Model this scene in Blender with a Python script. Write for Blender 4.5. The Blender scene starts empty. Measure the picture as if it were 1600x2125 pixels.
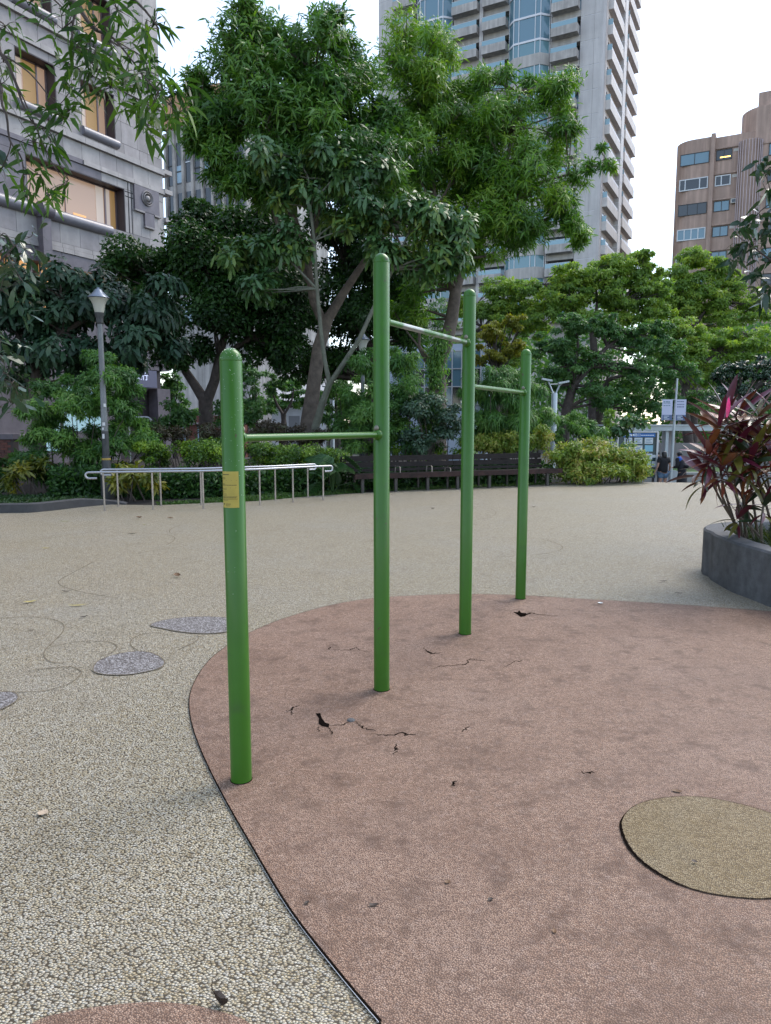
import bpy, bmesh, math, random
import numpy as np
from mathutils import Vector, Matrix

random.seed(7)
RNG = np.random.default_rng(11)
S = bpy.context.scene
COL = S.collection
R = math.radians
PI = math.pi

# ------------------------------------------------------------------ camera
FPX, CAM_H = 1500.0, 1.6
TILT = math.atan((1062.5 - 880) / FPX)
cd = bpy.data.cameras.new("camera")
cam = bpy.data.objects.new("camera", cd)
COL.objects.link(cam)
cam.location = (0, 0, CAM_H)
cam.rotation_euler = (PI / 2 - TILT, 0, 0)
cd.sensor_fit = 'HORIZONTAL'
cd.sensor_width = 36.0
cd.lens = 36.0 * FPX / 1600
cd.clip_start = 0.05
cd.clip_end = 3000
S.camera = cam

# ------------------------------------------------------------------ sky and sun
SUN_EL, SUN_AZ = R(50), R(47)          # azimuth measured from +Y towards +X
world = bpy.data.worlds.new("World")
S.world = world
world.use_nodes = True
wn, wl = world.node_tree.nodes, world.node_tree.links
wn.clear()
wo = wn.new('ShaderNodeOutputWorld')
wb = wn.new('ShaderNodeBackground')
sky = wn.new('ShaderNodeTexSky')
sky.sky_type = 'NISHITA'
sky.sun_disc = False
sky.sun_elevation = SUN_EL
sky.sun_rotation = SUN_AZ
sky.air_density = 1.0
sky.dust_density = 1.0
sky.ozone_density = 1.0
hs = wn.new('ShaderNodeHueSaturation')
hs.inputs['Saturation'].default_value = 0.95
wl.new(sky.outputs[0], hs.inputs['Color'])
veil = wn.new('ShaderNodeMix')                 # thin even cloud veil over the blue
veil.data_type = 'RGBA'
veil.inputs[0].default_value = 0.2
veil.inputs[7].default_value = (5.0, 5.3, 5.5, 1)
wl.new(hs.outputs[0], veil.inputs[6])
wl.new(veil.outputs[2], wb.inputs[0])
wb.inputs[1].default_value = 0.15
wl.new(wb.outputs[0], wo.inputs[0])

sd = bpy.data.lights.new("sun", 'SUN')
sd.energy = 1.1
sd.angle = R(34)
sd.color = (1.0, 0.93, 0.83)
sun = bpy.data.objects.new("sun", sd)
COL.objects.link(sun)
sv = Vector((math.sin(SUN_AZ) * math.cos(SUN_EL), math.cos(SUN_AZ) * math.cos(SUN_EL), math.sin(SUN_EL)))
sun.location = (60, 40, 80)
sun.rotation_euler = (-sv).to_track_quat('-Z', 'Y').to_euler()

S.view_settings.view_transform = 'Standard'
S.view_settings.look = 'None'
S.view_settings.exposure = 1.36
S.view_settings.gamma = 1.0
S.view_settings.use_curve_mapping = False
S.render.engine = 'CYCLES'
S.cycles.use_denoising = True
S.cycles.max_bounces = 8
S.cycles.diffuse_bounces = 3
S.cycles.glossy_bounces = 3
S.cycles.transmission_bounces = 4
S.cycles.transparent_max_bounces = 8

# ------------------------------------------------------------------ survey helpers (photo pixel -> real point)
_fw = np.array([0, math.cos(TILT), -math.sin(TILT)])
_up = np.array([0, math.sin(TILT), math.cos(TILT)])
_rt = np.array([1.0, 0, 0])
_cam = np.array([0, 0, CAM_H])
def ray(u, v): return _fw + _rt * ((u - 800) / FPX) + _up * ((1062.5 - v) / FPX)
def gp(u, v, z=0.0):
    d = ray(u, v)
    return _cam + d * ((z - CAM_H) / d[2])
def at(u, v, Y):
    d = ray(u, v)
    return _cam + d * (Y / d[1])

STREET = -1.05

# ------------------------------------------------------------------ materials
def new_mat(name):
    m = bpy.data.materials.new(name)
    m.use_nodes = True
    n, l = m.node_tree.nodes, m.node_tree.links
    return m, n, l, n['Principled BSDF']

def mat(name, col, rough=0.6, metal=0.0, var=0.0, vscale=3.0, bump=0.0, bscale=40.0, spec=0.5, col2=None,
        emit=None, estr=0.0, streak=0.0, coat=0.0):
    m, n, l, b = new_mat(name)
    b.inputs['Base Color'].default_value = (*col, 1)
    b.inputs['Roughness'].default_value = rough
    b.inputs['Metallic'].default_value = metal
    b.inputs['Specular IOR Level'].default_value = spec
    if coat:
        b.inputs['Coat Weight'].default_value = coat
        b.inputs['Coat Roughness'].default_value = 0.08
    if emit:
        b.inputs['Emission Color'].default_value = (*emit, 1)
        b.inputs['Emission Strength'].default_value = estr
    g = None
    if var or bump or streak or col2:
        g = n.new('ShaderNodeNewGeometry')
    if var or col2 or streak:
        no = n.new('ShaderNodeTexNoise')
        no.inputs['Scale'].default_value = vscale
        no.inputs['Detail'].default_value = 6
        no.inputs['Roughness'].default_value = 0.65
        l.new(g.outputs['Position'], no.inputs['Vector'])
        rp = n.new('ShaderNodeValToRGB')
        rp.color_ramp.elements[0].position = 0.3
        rp.color_ramp.elements[1].position = 0.7
        c2 = col2 if col2 else tuple(min(1, c * (1 + var)) for c in col)
        c1 = col if col2 else tuple(c * (1 - var) for c in col)
        rp.color_ramp.elements[0].color = (*c1, 1)
        rp.color_ramp.elements[1].color = (*c2, 1)
        l.new(no.outputs[0], rp.inputs[0])
        out = rp.outputs[0]
        if streak:
            mp = n.new('ShaderNodeMapping')
            mp.inputs['Scale'].default_value = (1.6, 1.6, 0.12)
            l.new(g.outputs['Position'], mp.inputs['Vector'])
            n2 = n.new('ShaderNodeTexNoise')
            n2.inputs['Scale'].default_value = 1.5
            n2.inputs['Detail'].default_value = 5
            l.new(mp.outputs[0], n2.inputs['Vector'])
            r2 = n.new('ShaderNodeValToRGB')
            r2.color_ramp.elements[0].position = 0.42
            r2.color_ramp.elements[1].position = 0.68
            r2.color_ramp.elements[0].color = (1 - streak,) * 3 + (1,)
            r2.color_ramp.elements[1].color = (1, 1, 1, 1)
            l.new(n2.outputs[0], r2.inputs[0])
            mx = n.new('ShaderNodeMix')
            mx.data_type = 'RGBA'
            mx.blend_type = 'MULTIPLY'
            mx.inputs[0].default_value = 1.0
            l.new(out, mx.inputs[6])
            l.new(r2.outputs[0], mx.inputs[7])
            out = mx.outputs[2]
        l.new(out, b.inputs['Base Color'])
    if bump:
        nb = n.new('ShaderNodeTexNoise')
        nb.inputs['Scale'].default_value = bscale
        nb.inputs['Detail'].default_value = 4
        l.new(g.outputs['Position'], nb.inputs['Vector'])
        bp = n.new('ShaderNodeBump')
        bp.inputs['Strength'].default_value = bump
        bp.inputs['Distance'].default_value = 0.02
        l.new(nb.outputs[0], bp.inputs['Height'])
        l.new(bp.outputs[0], b.inputs['Normal'])
    return m

def leaf_mat(name, cols, rough=0.42, trans=0.3, spec=0.5, ttint=(1.25, 1.35, 0.5)):
    m, n, l, b = new_mat(name)
    a = n.new('ShaderNodeAttribute')
    a.attribute_name = 'tint'
    rp = n.new('ShaderNodeValToRGB')
    cr = rp.color_ramp
    while len(cr.elements) < len(cols): cr.elements.new(0.5)
    for i, c in enumerate(cols):
        cr.elements[i].position = i / (len(cols) - 1)
        cr.elements[i].color = (*c, 1)
    l.new(a.outputs['Fac'], rp.inputs[0])
    l.new(rp.outputs[0], b.inputs['Base Color'])
    b.inputs['Roughness'].default_value = rough
    b.inputs['Specular IOR Level'].default_value = spec
    t = n.new('ShaderNodeBsdfTranslucent')
    mt = n.new('ShaderNodeMix')
    mt.data_type = 'RGBA'
    mt.blend_type = 'MULTIPLY'
    mt.inputs[0].default_value = 1.0
    mt.inputs[7].default_value = (*ttint, 1)
    l.new(rp.outputs[0], mt.inputs[6])
    l.new(mt.outputs[2], t.inputs[0])
    mx = n.new('ShaderNodeMixShader')
    mx.inputs[0].default_value = trans
    l.new(b.outputs[0], mx.inputs[1])
    l.new(t.outputs[0], mx.inputs[2])
    l.new(mx.outputs[0], n['Material Output'].inputs[0])
    return m

def pebble_mat(name, scale, stops, grout, stretch=1.3, bump=0.7, spec=0.4, rough=0.45, gw=0.12, cloud=None):
    """rounded stones set in resin: a cell per stone, a dark joint round each, relief from the cell edge"""
    m, n, l, b = new_mat(name)
    g = n.new('ShaderNodeNewGeometry')
    nz = n.new('ShaderNodeTexNoise')
    nz.inputs['Scale'].default_value = scale * 0.35
    nz.inputs['Detail'].default_value = 1
    l.new(g.outputs['Position'], nz.inputs['Vector'])
    ad = n.new('ShaderNodeVectorMath')
    ad.operation = 'MULTIPLY_ADD'
    ad.inputs[1].default_value = (0.6 / scale,) * 3
    l.new(nz.outputs['Color'], ad.inputs[0])
    l.new(g.outputs['Position'], ad.inputs[2])
    mp = n.new('ShaderNodeMapping')
    mp.inputs['Scale'].default_value = (1, stretch, 1)
    mp.inputs['Rotation'].default_value = (0, 0, 0.5)
    l.new(ad.outputs[0], mp.inputs['Vector'])
    v1 = n.new('ShaderNodeTexVoronoi'); v1.voronoi_dimensions = '2D'
    v2 = n.new('ShaderNodeTexVoronoi'); v2.voronoi_dimensions = '2D'
    v2.feature = 'DISTANCE_TO_EDGE'
    for v in (v1, v2):
        v.inputs['Scale'].default_value = scale
        l.new(mp.outputs[0], v.inputs['Vector'])
    sx = n.new('ShaderNodeSeparateColor')
    l.new(v1.outputs['Color'], sx.inputs[0])
    rp = n.new('ShaderNodeValToRGB')
    cr = rp.color_ramp
    while len(cr.elements) < len(stops): cr.elements.new(0.5)
    for i, c in enumerate(stops):
        cr.elements[i].position = i / (len(stops) - 1)
        cr.elements[i].color = (*c, 1)
    l.new(sx.outputs[0], rp.inputs[0])
    colr = rp.outputs[0]
    def mixin(c, fac, colr, mode='MIX'):
        mx = n.new('ShaderNodeMix'); mx.data_type = 'RGBA'; mx.blend_type = mode
        l.new(fac, mx.inputs[0]); l.new(colr, mx.inputs[6]); mx.inputs[7].default_value = (*c, 1)
        return mx.outputs[2]
    for (c, sc, lo, hi, amt) in (cloud or []):
        nn = n.new('ShaderNodeTexNoise')
        nn.inputs['Scale'].default_value = sc
        nn.inputs['Detail'].default_value = 7
        nn.inputs['Roughness'].default_value = 0.68
        l.new(g.outputs['Position'], nn.inputs['Vector'])
        mr = n.new('ShaderNodeMapRange')
        mr.inputs['From Min'].default_value = lo
        mr.inputs['From Max'].default_value = hi
        mr.inputs['To Max'].default_value = amt
        l.new(nn.outputs[0], mr.inputs[0])
        colr = mixin(c, mr.outputs[0], colr)
    er = n.new('ShaderNodeMapRange')
    er.inputs['From Min'].default_value = 0.0
    er.inputs['From Max'].default_value = gw
    er.inputs['To Min'].default_value = 1.0
    er.inputs['To Max'].default_value = 0.0
    l.new(v2.outputs['Distance'], er.inputs[0])
    cr_ = n.new('ShaderNodeMapRange')
    cr_.interpolation_type = 'SMOOTHSTEP'
    cr_.inputs['From Min'].default_value = 0.40
    cr_.inputs['From Max'].default_value = 0.62
    l.new(v1.outputs['Distance'], cr_.inputs[0])
    mxg = n.new('ShaderNodeMath'); mxg.operation = 'MAXIMUM'
    l.new(er.outputs[0], mxg.inputs[0]); l.new(cr_.outputs[0], mxg.inputs[1])
    colr = mixin(grout, mxg.outputs[0], colr)
    l.new(colr, b.inputs['Base Color'])
    b.inputs['Roughness'].default_value = rough
    b.inputs['Specular IOR Level'].default_value = spec
    hr = n.new('ShaderNodeMapRange')
    hr.interpolation_type = 'SMOOTHSTEP'
    hr.inputs['From Min'].default_value = 0.65
    hr.inputs['From Max'].default_value = 0.05
    l.new(v1.outputs['Distance'], hr.inputs[0])
    bp = n.new('ShaderNodeBump')
    bp.inputs['Strength'].default_value = bump
    bp.inputs['Distance'].default_value = 0.35 / scale
    l.new(hr.outputs[0], bp.inputs['Height'])
    l.new(bp.outputs[0], b.inputs['Normal'])
    return m

# ------------------------------------------------------------------ mesh helpers
class MB:
    def __init__(self): self.v = []; self.f = []; self.m = []; self.mi = 0
    def add(self, vs, fs):
        o = len(self.v)
        self.v += [tuple(map(float, p)) for p in vs]
        self.f += [tuple(i + o for i in f) for f in fs]
        self.m += [self.mi] * len(fs)
    def box(self, x0, x1, y0, y1, z0, z1):
        self.add([(x0, y0, z0), (x1, y0, z0), (x1, y1, z0), (x0, y1, z0), (x0, y0, z1), (x1, y0, z1), (x1, y1, z1), (x0, y1, z1)],
                 [(0, 3, 2, 1), (4, 5, 6, 7), (0, 1, 5, 4), (1, 2, 6, 5), (2, 3, 7, 6), (3, 0, 4, 7)])
    def obox(self, c, ax, ay, az):
        c, ax, ay, az = map(np.array, (c, ax, ay, az))
        vs = [c + sx * ax + sy * ay + sz * az for sz in (-1, 1) for (sx, sy) in ((-1, -1), (1, -1), (1, 1), (-1, 1))]
        self.add(vs, [(0, 3, 2, 1), (4, 5, 6, 7), (0, 1, 5, 4), (1, 2, 6, 5), (2, 3, 7, 6), (3, 0, 4, 7)])
    def tube(self, path, rad, n=8, caps=True):
        path = [np.array(p, float) for p in path]
        k = len(path)
        if not hasattr(rad, '__len__'): rad = [rad] * k
        ref = np.array([0.13, 0.31, 0.94])
        rings, prev = [], None
        for i, p in enumerate(path):
            t = path[min(i + 1, k - 1)] - path[max(i - 1, 0)]
            t = t / (np.linalg.norm(t) + 1e-9)
            if prev is None:
                a = np.cross(t, ref)
                if np.linalg.norm(a) < 0.15: a = np.cross(t, np.array([1.0, 0, 0]))
            else:
                a = prev - t * np.dot(prev, t)
            a /= np.linalg.norm(a) + 1e-9
            prev = a
            bb = np.cross(t, a)
            rings.append([p + rad[i] * (math.cos(2 * PI * j / n) * a + math.sin(2 * PI * j / n) * bb) for j in range(n)])
        vs = [q for r_ in rings for q in r_]
        fs = [(i * n + j, i * n + (j + 1) % n, (i + 1) * n + (j + 1) % n, (i + 1) * n + j) for i in range(k - 1) for j in range(n)]
        if caps:
            fs.append(tuple(range(n))[::-1])
            fs.append(tuple((k - 1) * n + j for j in range(n)))
        self.add(vs, fs)
    def lathe(self, prof, n=24, c=(0, 0, 0)):
        vs = []
        for (r_, z) in prof:
            vs += [(c[0] + r_ * math.cos(2 * PI * j / n), c[1] + r_ * math.sin(2 * PI * j / n), c[2] + z) for j in range(n)]
        k = len(prof)
        fs = [(i * n + j, i * n + (j + 1) % n, (i + 1) * n + (j + 1) % n, (i + 1) * n + j) for i in range(k - 1) for j in range(n)]
        if prof[0][0] > 1e-4: fs.append(tuple(range(n))[::-1])
        if prof[-1][0] > 1e-4: fs.append(tuple((k - 1) * n + j for j in range(n)))
        self.add(vs, fs)
    def prism(self, poly, z0, z1, bottom=True):
        k = len(poly)
        vs = [(p[0], p[1], z0) for p in poly] + [(p[0], p[1], z1) for p in poly]
        fs = [(i, (i + 1) % k, k + (i + 1) % k, k + i) for i in range(k)]
        fs.append(tuple(range(k, 2 * k)))
        if bottom: fs.append(tuple(range(k))[::-1])
        self.add(vs, fs)
    def sheet(self, poly, z):
        self.add([(p[0], p[1], z) for p in poly], [tuple(range(len(poly)))])
    def ribbon(self, pts, w, z):
        pts = [np.array(p[:2], float) for p in pts]
        k = len(pts)
        if not hasattr(w, '__len__'): w = [w] * k
        vs = []
        for i, p in enumerate(pts):
            t = pts[min(i + 1, k - 1)] - pts[max(i - 1, 0)]
            t /= np.linalg.norm(t) + 1e-9
            nn = np.array([-t[1], t[0]])
            vs += [(*(p + nn * w[i] / 2), z), (*(p - nn * w[i] / 2), z)]
        self.add(vs, [(2 * i, 2 * i + 1, 2 * i + 3, 2 * i + 2) for i in range(k - 1)])
    def mesh(self, name, mats, smooth=False, origin=(0, 0, 0)):
        me = bpy.data.meshes.new(name)
        o = np.array(origin, float)
        me.from_pydata([tuple(np.array(p) - o) for p in self.v], [], self.f)
        ms = mats if isinstance(mats, (list, tuple)) else [mats]
        for m_ in ms: me.materials.append(m_)
        if len(ms) > 1: me.polygons.foreach_set('material_index', self.m)
        bm = bmesh.new(); bm.from_mesh(me)
        bmesh.ops.recalc_face_normals(bm, faces=bm.faces)
        if smooth:
            for f in bm.faces: f.smooth = True
            for e in bm.edges:
                if len(e.link_faces) == 2 and e.calc_face_angle(0) > 0.7: e.smooth = False
        bm.to_mesh(me); bm.free()
        return me
    def build(self, name, mats, parent=None, smooth=False, origin=None):
        """link as ONE object; vertices were given in world coordinates when the parent is an unrotated empty"""
        if origin is None: origin = parent.location[:] if (parent is not None and parent.get('_world')) else (0, 0, 0)
        ob = bpy.data.objects.new(name, self.mesh(name, mats, smooth, origin))
        COL.objects.link(ob)
        if parent is not None: ob.parent = parent
        return ob

def tag(o, label=None, cat=None, group=None, kind=None):
    if label: o['label'] = label
    if cat: o['category'] = cat
    if group: o['group'] = group
    if kind: o['kind'] = kind
    return o

def empty(name, loc, label, cat, group=None, rz=0.0, world=True):
    o = bpy.data.objects.new(name, None)
    COL.objects.link(o)
    o.location = tuple(map(float, loc))
    o.rotation_euler = (0, 0, rz)
    o.empty_display_size = 0.2
    if world and rz == 0.0: o['_world'] = 1
    return tag(o, label, cat, group)

def inst(name, me, parent, loc=(0, 0, 0), rot=None, scale=None):
    o = bpy.data.objects.new(name, me)
    COL.objects.link(o)
    o.parent = parent
    o.location = tuple(map(float, loc))
    if rot is not None: o.rotation_euler = rot
    if scale is not None: o.scale = scale
    return o

_bxc = {}
def bx(name, parent, m, x0, x1, y0, y1, z0, z1, bev=0.0):
    d = (round(x1 - x0, 3), round(y1 - y0, 3), round(z1 - z0, 3), m.name, name, bev)
    if d not in _bxc:
        b = MB(); b.box(-d[0] / 2, d[0] / 2, -d[1] / 2, d[1] / 2, -d[2] / 2, d[2] / 2)
        me = b.mesh(name, m)
        if bev:
            bm = bmesh.new(); bm.from_mesh(me)
            bmesh.ops.bevel(bm, geom=bm.edges[:], offset=bev, segments=1, affect='EDGES')
            bm.to_mesh(me); bm.free()
        _bxc[d] = me
    return inst(name, _bxc[d], parent, ((x0 + x1) / 2, (y0 + y1) / 2, (z0 + z1) / 2))

def spline(pts, n=6, closed=False):
    P = [np.array(p, float) for p in pts]
    k = len(P)
    out = []
    rng = range(k) if closed else range(k - 1)
    for i in rng:
        p0 = P[(i - 1) % k] if closed or i > 0 else P[0]
        p1 = P[i]; p2 = P[(i + 1) % k]
        p3 = P[(i + 2) % k] if closed or i + 2 < k else P[-1]
        for j in range(n):
            t = j / n
            out.append(0.5 * ((2 * p1) + (-p0 + p2) * t + (2 * p0 - 5 * p1 + 4 * p2 - p3) * t * t + (-p0 + 3 * p1 - 3 * p2 + p3) * t ** 3))
    if not closed: out.append(P[-1])
    return out

def text_mesh(s, size, m, name='lettering'):
    cu = bpy.data.curves.new(name, 'FONT')
    cu.body = s; cu.size = size; cu.align_x = 'CENTER'; cu.align_y = 'CENTER'
    cu.extrude = 0.004
    o = bpy.data.objects.new(name, cu)
    COL.objects.link(o)
    dg = bpy.context.evaluated_depsgraph_get()
    me = bpy.data.meshes.new_from_object(o.evaluated_get(dg))
    bpy.data.objects.remove(o)
    me.name = name
    me.materials.clear(); me.materials.append(m)
    return me

# ------------------------------------------------------------------ foliage helpers
def unit(a): return a / (np.linalg.norm(a, axis=-1, keepdims=True) + 1e-9)

def leaf_object(name, P, D, N, L, W, tint, m, parent, kind='lance', droop=0.25, fold=0.12, origin=(0, 0, 0)):
    """P base, D axis, N blade normal: arrays (n,3); every leaf its own small island of faces"""
    n = len(P)
    D = unit(D); Sd = unit(np.cross(D, N)); N = unit(np.cross(Sd, D))
    L = L[:, None]; W = W[:, None]
    dz = np.array([[0, 0, -1.0]])
    def pt(t, w, up=0.0): return P + D * L * t + Sd * W * w * 0.5 + N * W * up + dz * L * droop * t * t
    if kind == 'lance':
        V = np.stack([pt(0, 0), pt(.33, 1, fold), pt(.33, -1, fold), pt(.7, .72, fold), pt(.7, -.72, fold), pt(1, 0)], 1)
        F = np.array([[0, 1, 2], [1, 3, 2], [2, 3, 4], [3, 5, 4]])
    elif kind == 'obov':
        V = np.stack([pt(0, 0), pt(.4, .75, fold), pt(.4, -.75, fold), pt(.78, 1, fold), pt(.78, -1, fold), pt(1, 0)], 1)
        F = np.array([[0, 1, 2], [1, 3, 2], [2, 3, 4], [3, 5, 4]])
    else:
        V = np.stack([pt(0, 0), pt(.45, 1, fold), pt(1, 0), pt(.45, -1, fold)], 1)
        F = np.array([[0, 1, 2], [0, 2, 3]])
    k = V.shape[1]
    V = V.reshape(-1, 3) - np.array(origin, float)
    T = (F[None] + (np.arange(n) * k)[:, None, None]).reshape(-1)
    nt = len(T) // 3
    me = bpy.data.meshes.new(name)
    me.vertices.add(len(V)); me.vertices.foreach_set('co', V.astype(np.float32).ravel())
    me.loops.add(len(T)); me.loops.foreach_set('vertex_index', T.astype(np.int32))
    me.polygons.add(nt)
    me.polygons.foreach_set('loop_start', np.arange(0, nt * 3, 3, dtype=np.int32))
    me.polygons.foreach_set('loop_total', np.full(nt, 3, dtype=np.int32))
    at_ = me.attributes.new('tint', 'FLOAT', 'POINT')
    at_.data.foreach_set('value', np.repeat(np.clip(tint, 0, 1), k).astype(np.float32))
    me.materials.append(m)
    me.update(calc_edges=True)
    o = bpy.data.objects.new(name, me)
    COL.objects.link(o)
    if parent is not None: o.parent = parent
    return o

def clump_points(blobs, rng, fine=1.0, squash=0.8):
    """blobs: (centre, radii, n sub-clumps, n sprays per sub-clump) -> spray points, outward axes, clump tint"""
    Ps, As, Ts, subs = [], [], [], []
    for (c, r, ns, nc) in blobs:
        c = np.array(c, float); r = np.array(r, float)
        d = unit(rng.normal(size=(ns, 3)))
        rad = rng.uniform(0.25, 0.86, (ns, 1))
        sc = c + d * r * rad
        sr = r.mean() * rng.uniform(0.26, 0.46, ns) * fine
        for i in range(ns):
            m = int(nc * rng.uniform(0.7, 1.3))
            dd = unit(rng.normal(size=(m, 3)) + np.array([0, 0, 0.25]))
            rr = sr[i] * rng.uniform(0.35, 1.05, (m, 1)) ** 0.7
            p = sc[i] + dd * rr * np.array([1.15, 1.15, squash])
            Ps.append(p)
            As.append(unit(dd + np.array([0, 0, 0.45]) + d[i] * 0.4))
            Ts.append(np.full(m, rng.uniform(0, 1)))
            subs.append((sc[i], sr[i]))
    return np.concatenate(Ps), np.concatenate(As), np.concatenate(Ts), subs

def whorl(P, A, T, K, rng, spread=75, sj=22, L=0.25, lj=0.3, W=0.06, tj=0.25):
    n = len(P)
    ref = np.where(np.abs(A[:, 2:3]) > 0.9, np.array([[1.0, 0, 0]]), np.array([[0, 0, 1.0]]))
    X = unit(np.cross(A, ref)); Y = np.cross(A, X)
    ph = rng.uniform(0, 2 * PI, n)
    oP, oD, oN, oT = [], [], [], []
    for k in range(K):
        a = ph + 2 * PI * k / K + rng.normal(0, 0.3, n)
        s = np.radians(spread + rng.normal(0, sj, n))
        rad = X * np.cos(a)[:, None] + Y * np.sin(a)[:, None]
        D = rad * np.sin(s)[:, None] + A * np.cos(s)[:, None]
        N = A * np.sin(s)[:, None] - rad * np.cos(s)[:, None] + rng.normal(0, 0.25, (n, 3))
        oP.append(P + D * 0.02 * L); oD.append(D); oN.append(N); oT.append(T)
    P, D, N, T = map(np.concatenate, (oP, oD, oN, oT))
    if K > 2:                                   # sprays lose leaves unevenly
        P = P + np.tile(A, (K, 1)) * (L * rng.uniform(-0.75, 0.35, (len(P), 1))) + rng.normal(0, 0.12 * L, P.shape)
        keep = rng.uniform(0, 1, len(P)) > 0.3
        P, D, N, T = P[keep], D[keep], N[keep], T[keep]
    m = len(P)
    lj = max(lj, 0.42) if K > 2 else lj
    Ls = L * rng.uniform(1 - lj, 1 + lj, m)
    Ws = W * (Ls / L) * rng.uniform(0.85, 1.15, m)
    return P, D, N, Ls, Ws, np.clip(T * 0.6 + rng.uniform(0, 0.4, m) + rng.normal(0, tj * 0.3, m), 0, 1)

def branch(b, p0, p1, r0, r1, rng, n=6, sag=0.12, seg=5):
    p0, p1 = np.array(p0, float), np.array(p1, float)
    l = np.linalg.norm(p1 - p0)
    mid = (p0 + p1) / 2 + rng.normal(0, sag, 3) * l * 0.5 + np.array([0, 0, 0.08 * l])
    pts, rs = [], []
    for i in range(seg + 1):
        t = i / seg
        pts.append((1 - t) ** 2 * p0 + 2 * t * (1 - t) * mid + t * t * p1)
        rs.append(r0 + (r1 - r0) * t)
    b.tube(pts, rs, n)

def make_tree(name, label, cat, base, trunk, limbs, blobs, bark, leaf, K=6, L=0.25, W=0.06, spread=75, sj=30, kind='lance',
              droop=0.25, group=None, seed=1, twig=0.02, crown='crown', twigs=True, dens=1.0, fine=1.0, squash=0.8):
    rng = np.random.default_rng(seed)
    e = empty(name, base, label, cat, group)
    org = e.location[:]
    b = MB()
    b.tube([p for p, r in trunk], [r for p, r in trunk], 12)
    nodes = [(np.array(p, float), r) for p, r in trunk[len(trunk) // 2:]]
    for lm in limbs:
        b.tube([p for p, r in lm], [r for p, r in lm], 9)
        nodes += [(np.array(p, float), r) for p, r in lm[1:]]
    P, A, T, subs = clump_points([(c, r, int(ns / fine ** 2), nc * dens * fine ** 2) for (c, r, ns, nc) in blobs], rng, fine, squash)
    if twigs:
        for (c, r) in subs:
            if fine < 1 and rng.random() > 0.3: continue
            q = c - np.array([0, 0, 0.3 * r])
            d = [np.linalg.norm(nd[0] - q) + max(0, nd[0][2] - q[2]) * 0.8 for nd in nodes]
            i = int(np.argmin(d))
            r0 = min(nodes[i][1] * 0.6, twig * 2.4)
            branch(b, nodes[i][0], q, r0, twig * 0.5, rng, 5, 0.16)
            for _ in range(3):
                branch(b, q - (q - nodes[i][0]) * 0.15, c + unit(rng.normal(size=3)) * r * 0.9, twig * 0.5, twig * 0.15, rng, 4, 0.15, 3)
    b.build('trunk', bark, e, smooth=True)
    a = whorl(P, A, T, K, rng, spread, sj, L, 0.3, W)
    leaf_object(crown, *a, leaf, e, kind=kind, droop=droop, origin=org)
    return e

def PB(u, v, ru, rv, Y, rd, ns, nc):
    """an ellipsoid of foliage surveyed from the photo: centre and half sizes in pixels at depth Y, depth half size in metres"""
    s = Y / FPX
    return (at(u, v, Y), (ru * s, rd, rv * s), ns, nc)

# ================================================================== GROUND
cream = [(0.25, 0.185, 0.10), (0.43, 0.35, 0.215), (0.525, 0.44, 0.285), (0.46, 0.44, 0.375), (0.60, 0.52, 0.36), (0.66, 0.61, 0.485)]
M_PEB = pebble_mat('resin_bound_pebbles', 90, cream, (0.06, 0.046, 0.028), 1.4, 1.0, gw=0.14, rough=0.4,
                   cloud=[((0.44, 0.35, 0.21), 0.9, 0.45, 0.75, 0.35), ((0.50, 0.49, 0.45), 0.6, 0.47, 0.68, 0.4), ((0.17, 0.13, 0.08), 38.0, 0.49, 0.64, 0.6), ((0.72, 0.68, 0.60), 55.0, 0.50, 0.66, 0.7), ((0.20, 0.16, 0.10), 17.0, 0.50, 0.66, 0.5), ((0.70, 0.66, 0.58), 24.0, 0.52, 0.66, 0.5), ((0.20, 0.16, 0.10), 3.2, 0.52, 0.72, 0.3)])
M_PINK = pebble_mat('dusty_pink_granules', 150, [(0.20, 0.118, 0.078), (0.325, 0.20, 0.136), (0.405, 0.262, 0.185), (0.50, 0.352, 0.26)],
                    (0.11, 0.066, 0.048), 1.1, 0.9, gw=0.16, rough=0.6, spec=0.3,
                    cloud=[((0.15, 0.082, 0.05), 1.7, 0.49, 0.66, 0.5), ((0.42, 0.30, 0.235), 0.7, 0.46, 0.66, 0.5), ((0.15, 0.082, 0.05), 0.55, 0.52, 0.66, 0.35),
                           ((0.075, 0.040, 0.025), 6.0, 0.51, 0.66, 0.68), ((0.34, 0.215, 0.15), 2.6, 0.52, 0.68, 0.3), ((0.10, 0.055, 0.04), 16.0, 0.55, 0.72, 0.5), ((0.44, 0.33, 0.27), 42.0, 0.52, 0.70, 0.45), ((0.11, 0.065, 0.045), 60.0, 0.52, 0.66, 0.55), ((0.13, 0.075, 0.052), 28.0, 0.52, 0.66, 0.5), ((0.48, 0.36, 0.30), 22.0, 0.54, 0.68, 0.4)])
M_OCH = pebble_mat('ochre_granules', 150, [(0.14, 0.095, 0.045), (0.25, 0.18, 0.09), (0.32, 0.24, 0.135), (0.42, 0.335, 0.21)],
                   (0.085, 0.058, 0.028), 1.1, 0.9, gw=0.16, rough=0.6, spec=0.3,
                   cloud=[((0.20, 0.14, 0.055), 2.0, 0.5, 0.75, 0.55), ((0.30, 0.27, 0.2), 1.6, 0.5, 0.75, 0.5)])
M_GREY = pebble_mat('grey_pebbles', 80, [(0.10, 0.085, 0.08), (0.22, 0.20, 0.19), (0.38, 0.36, 0.36), (0.54, 0.52, 0.52)],
                    (0.06, 0.05, 0.045), 1.35, 0.8)
M_JOINT = mat('dark_joint', (0.008, 0.006, 0.005), 0.95, spec=0.0)
M_JOINT2 = mat('thin_joint', (0.19, 0.16, 0.115), 0.9, spec=0.1)
M_TRIM = mat('edging_metal', (0.55, 0.55, 0.55), 0.3, 0.9)
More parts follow.
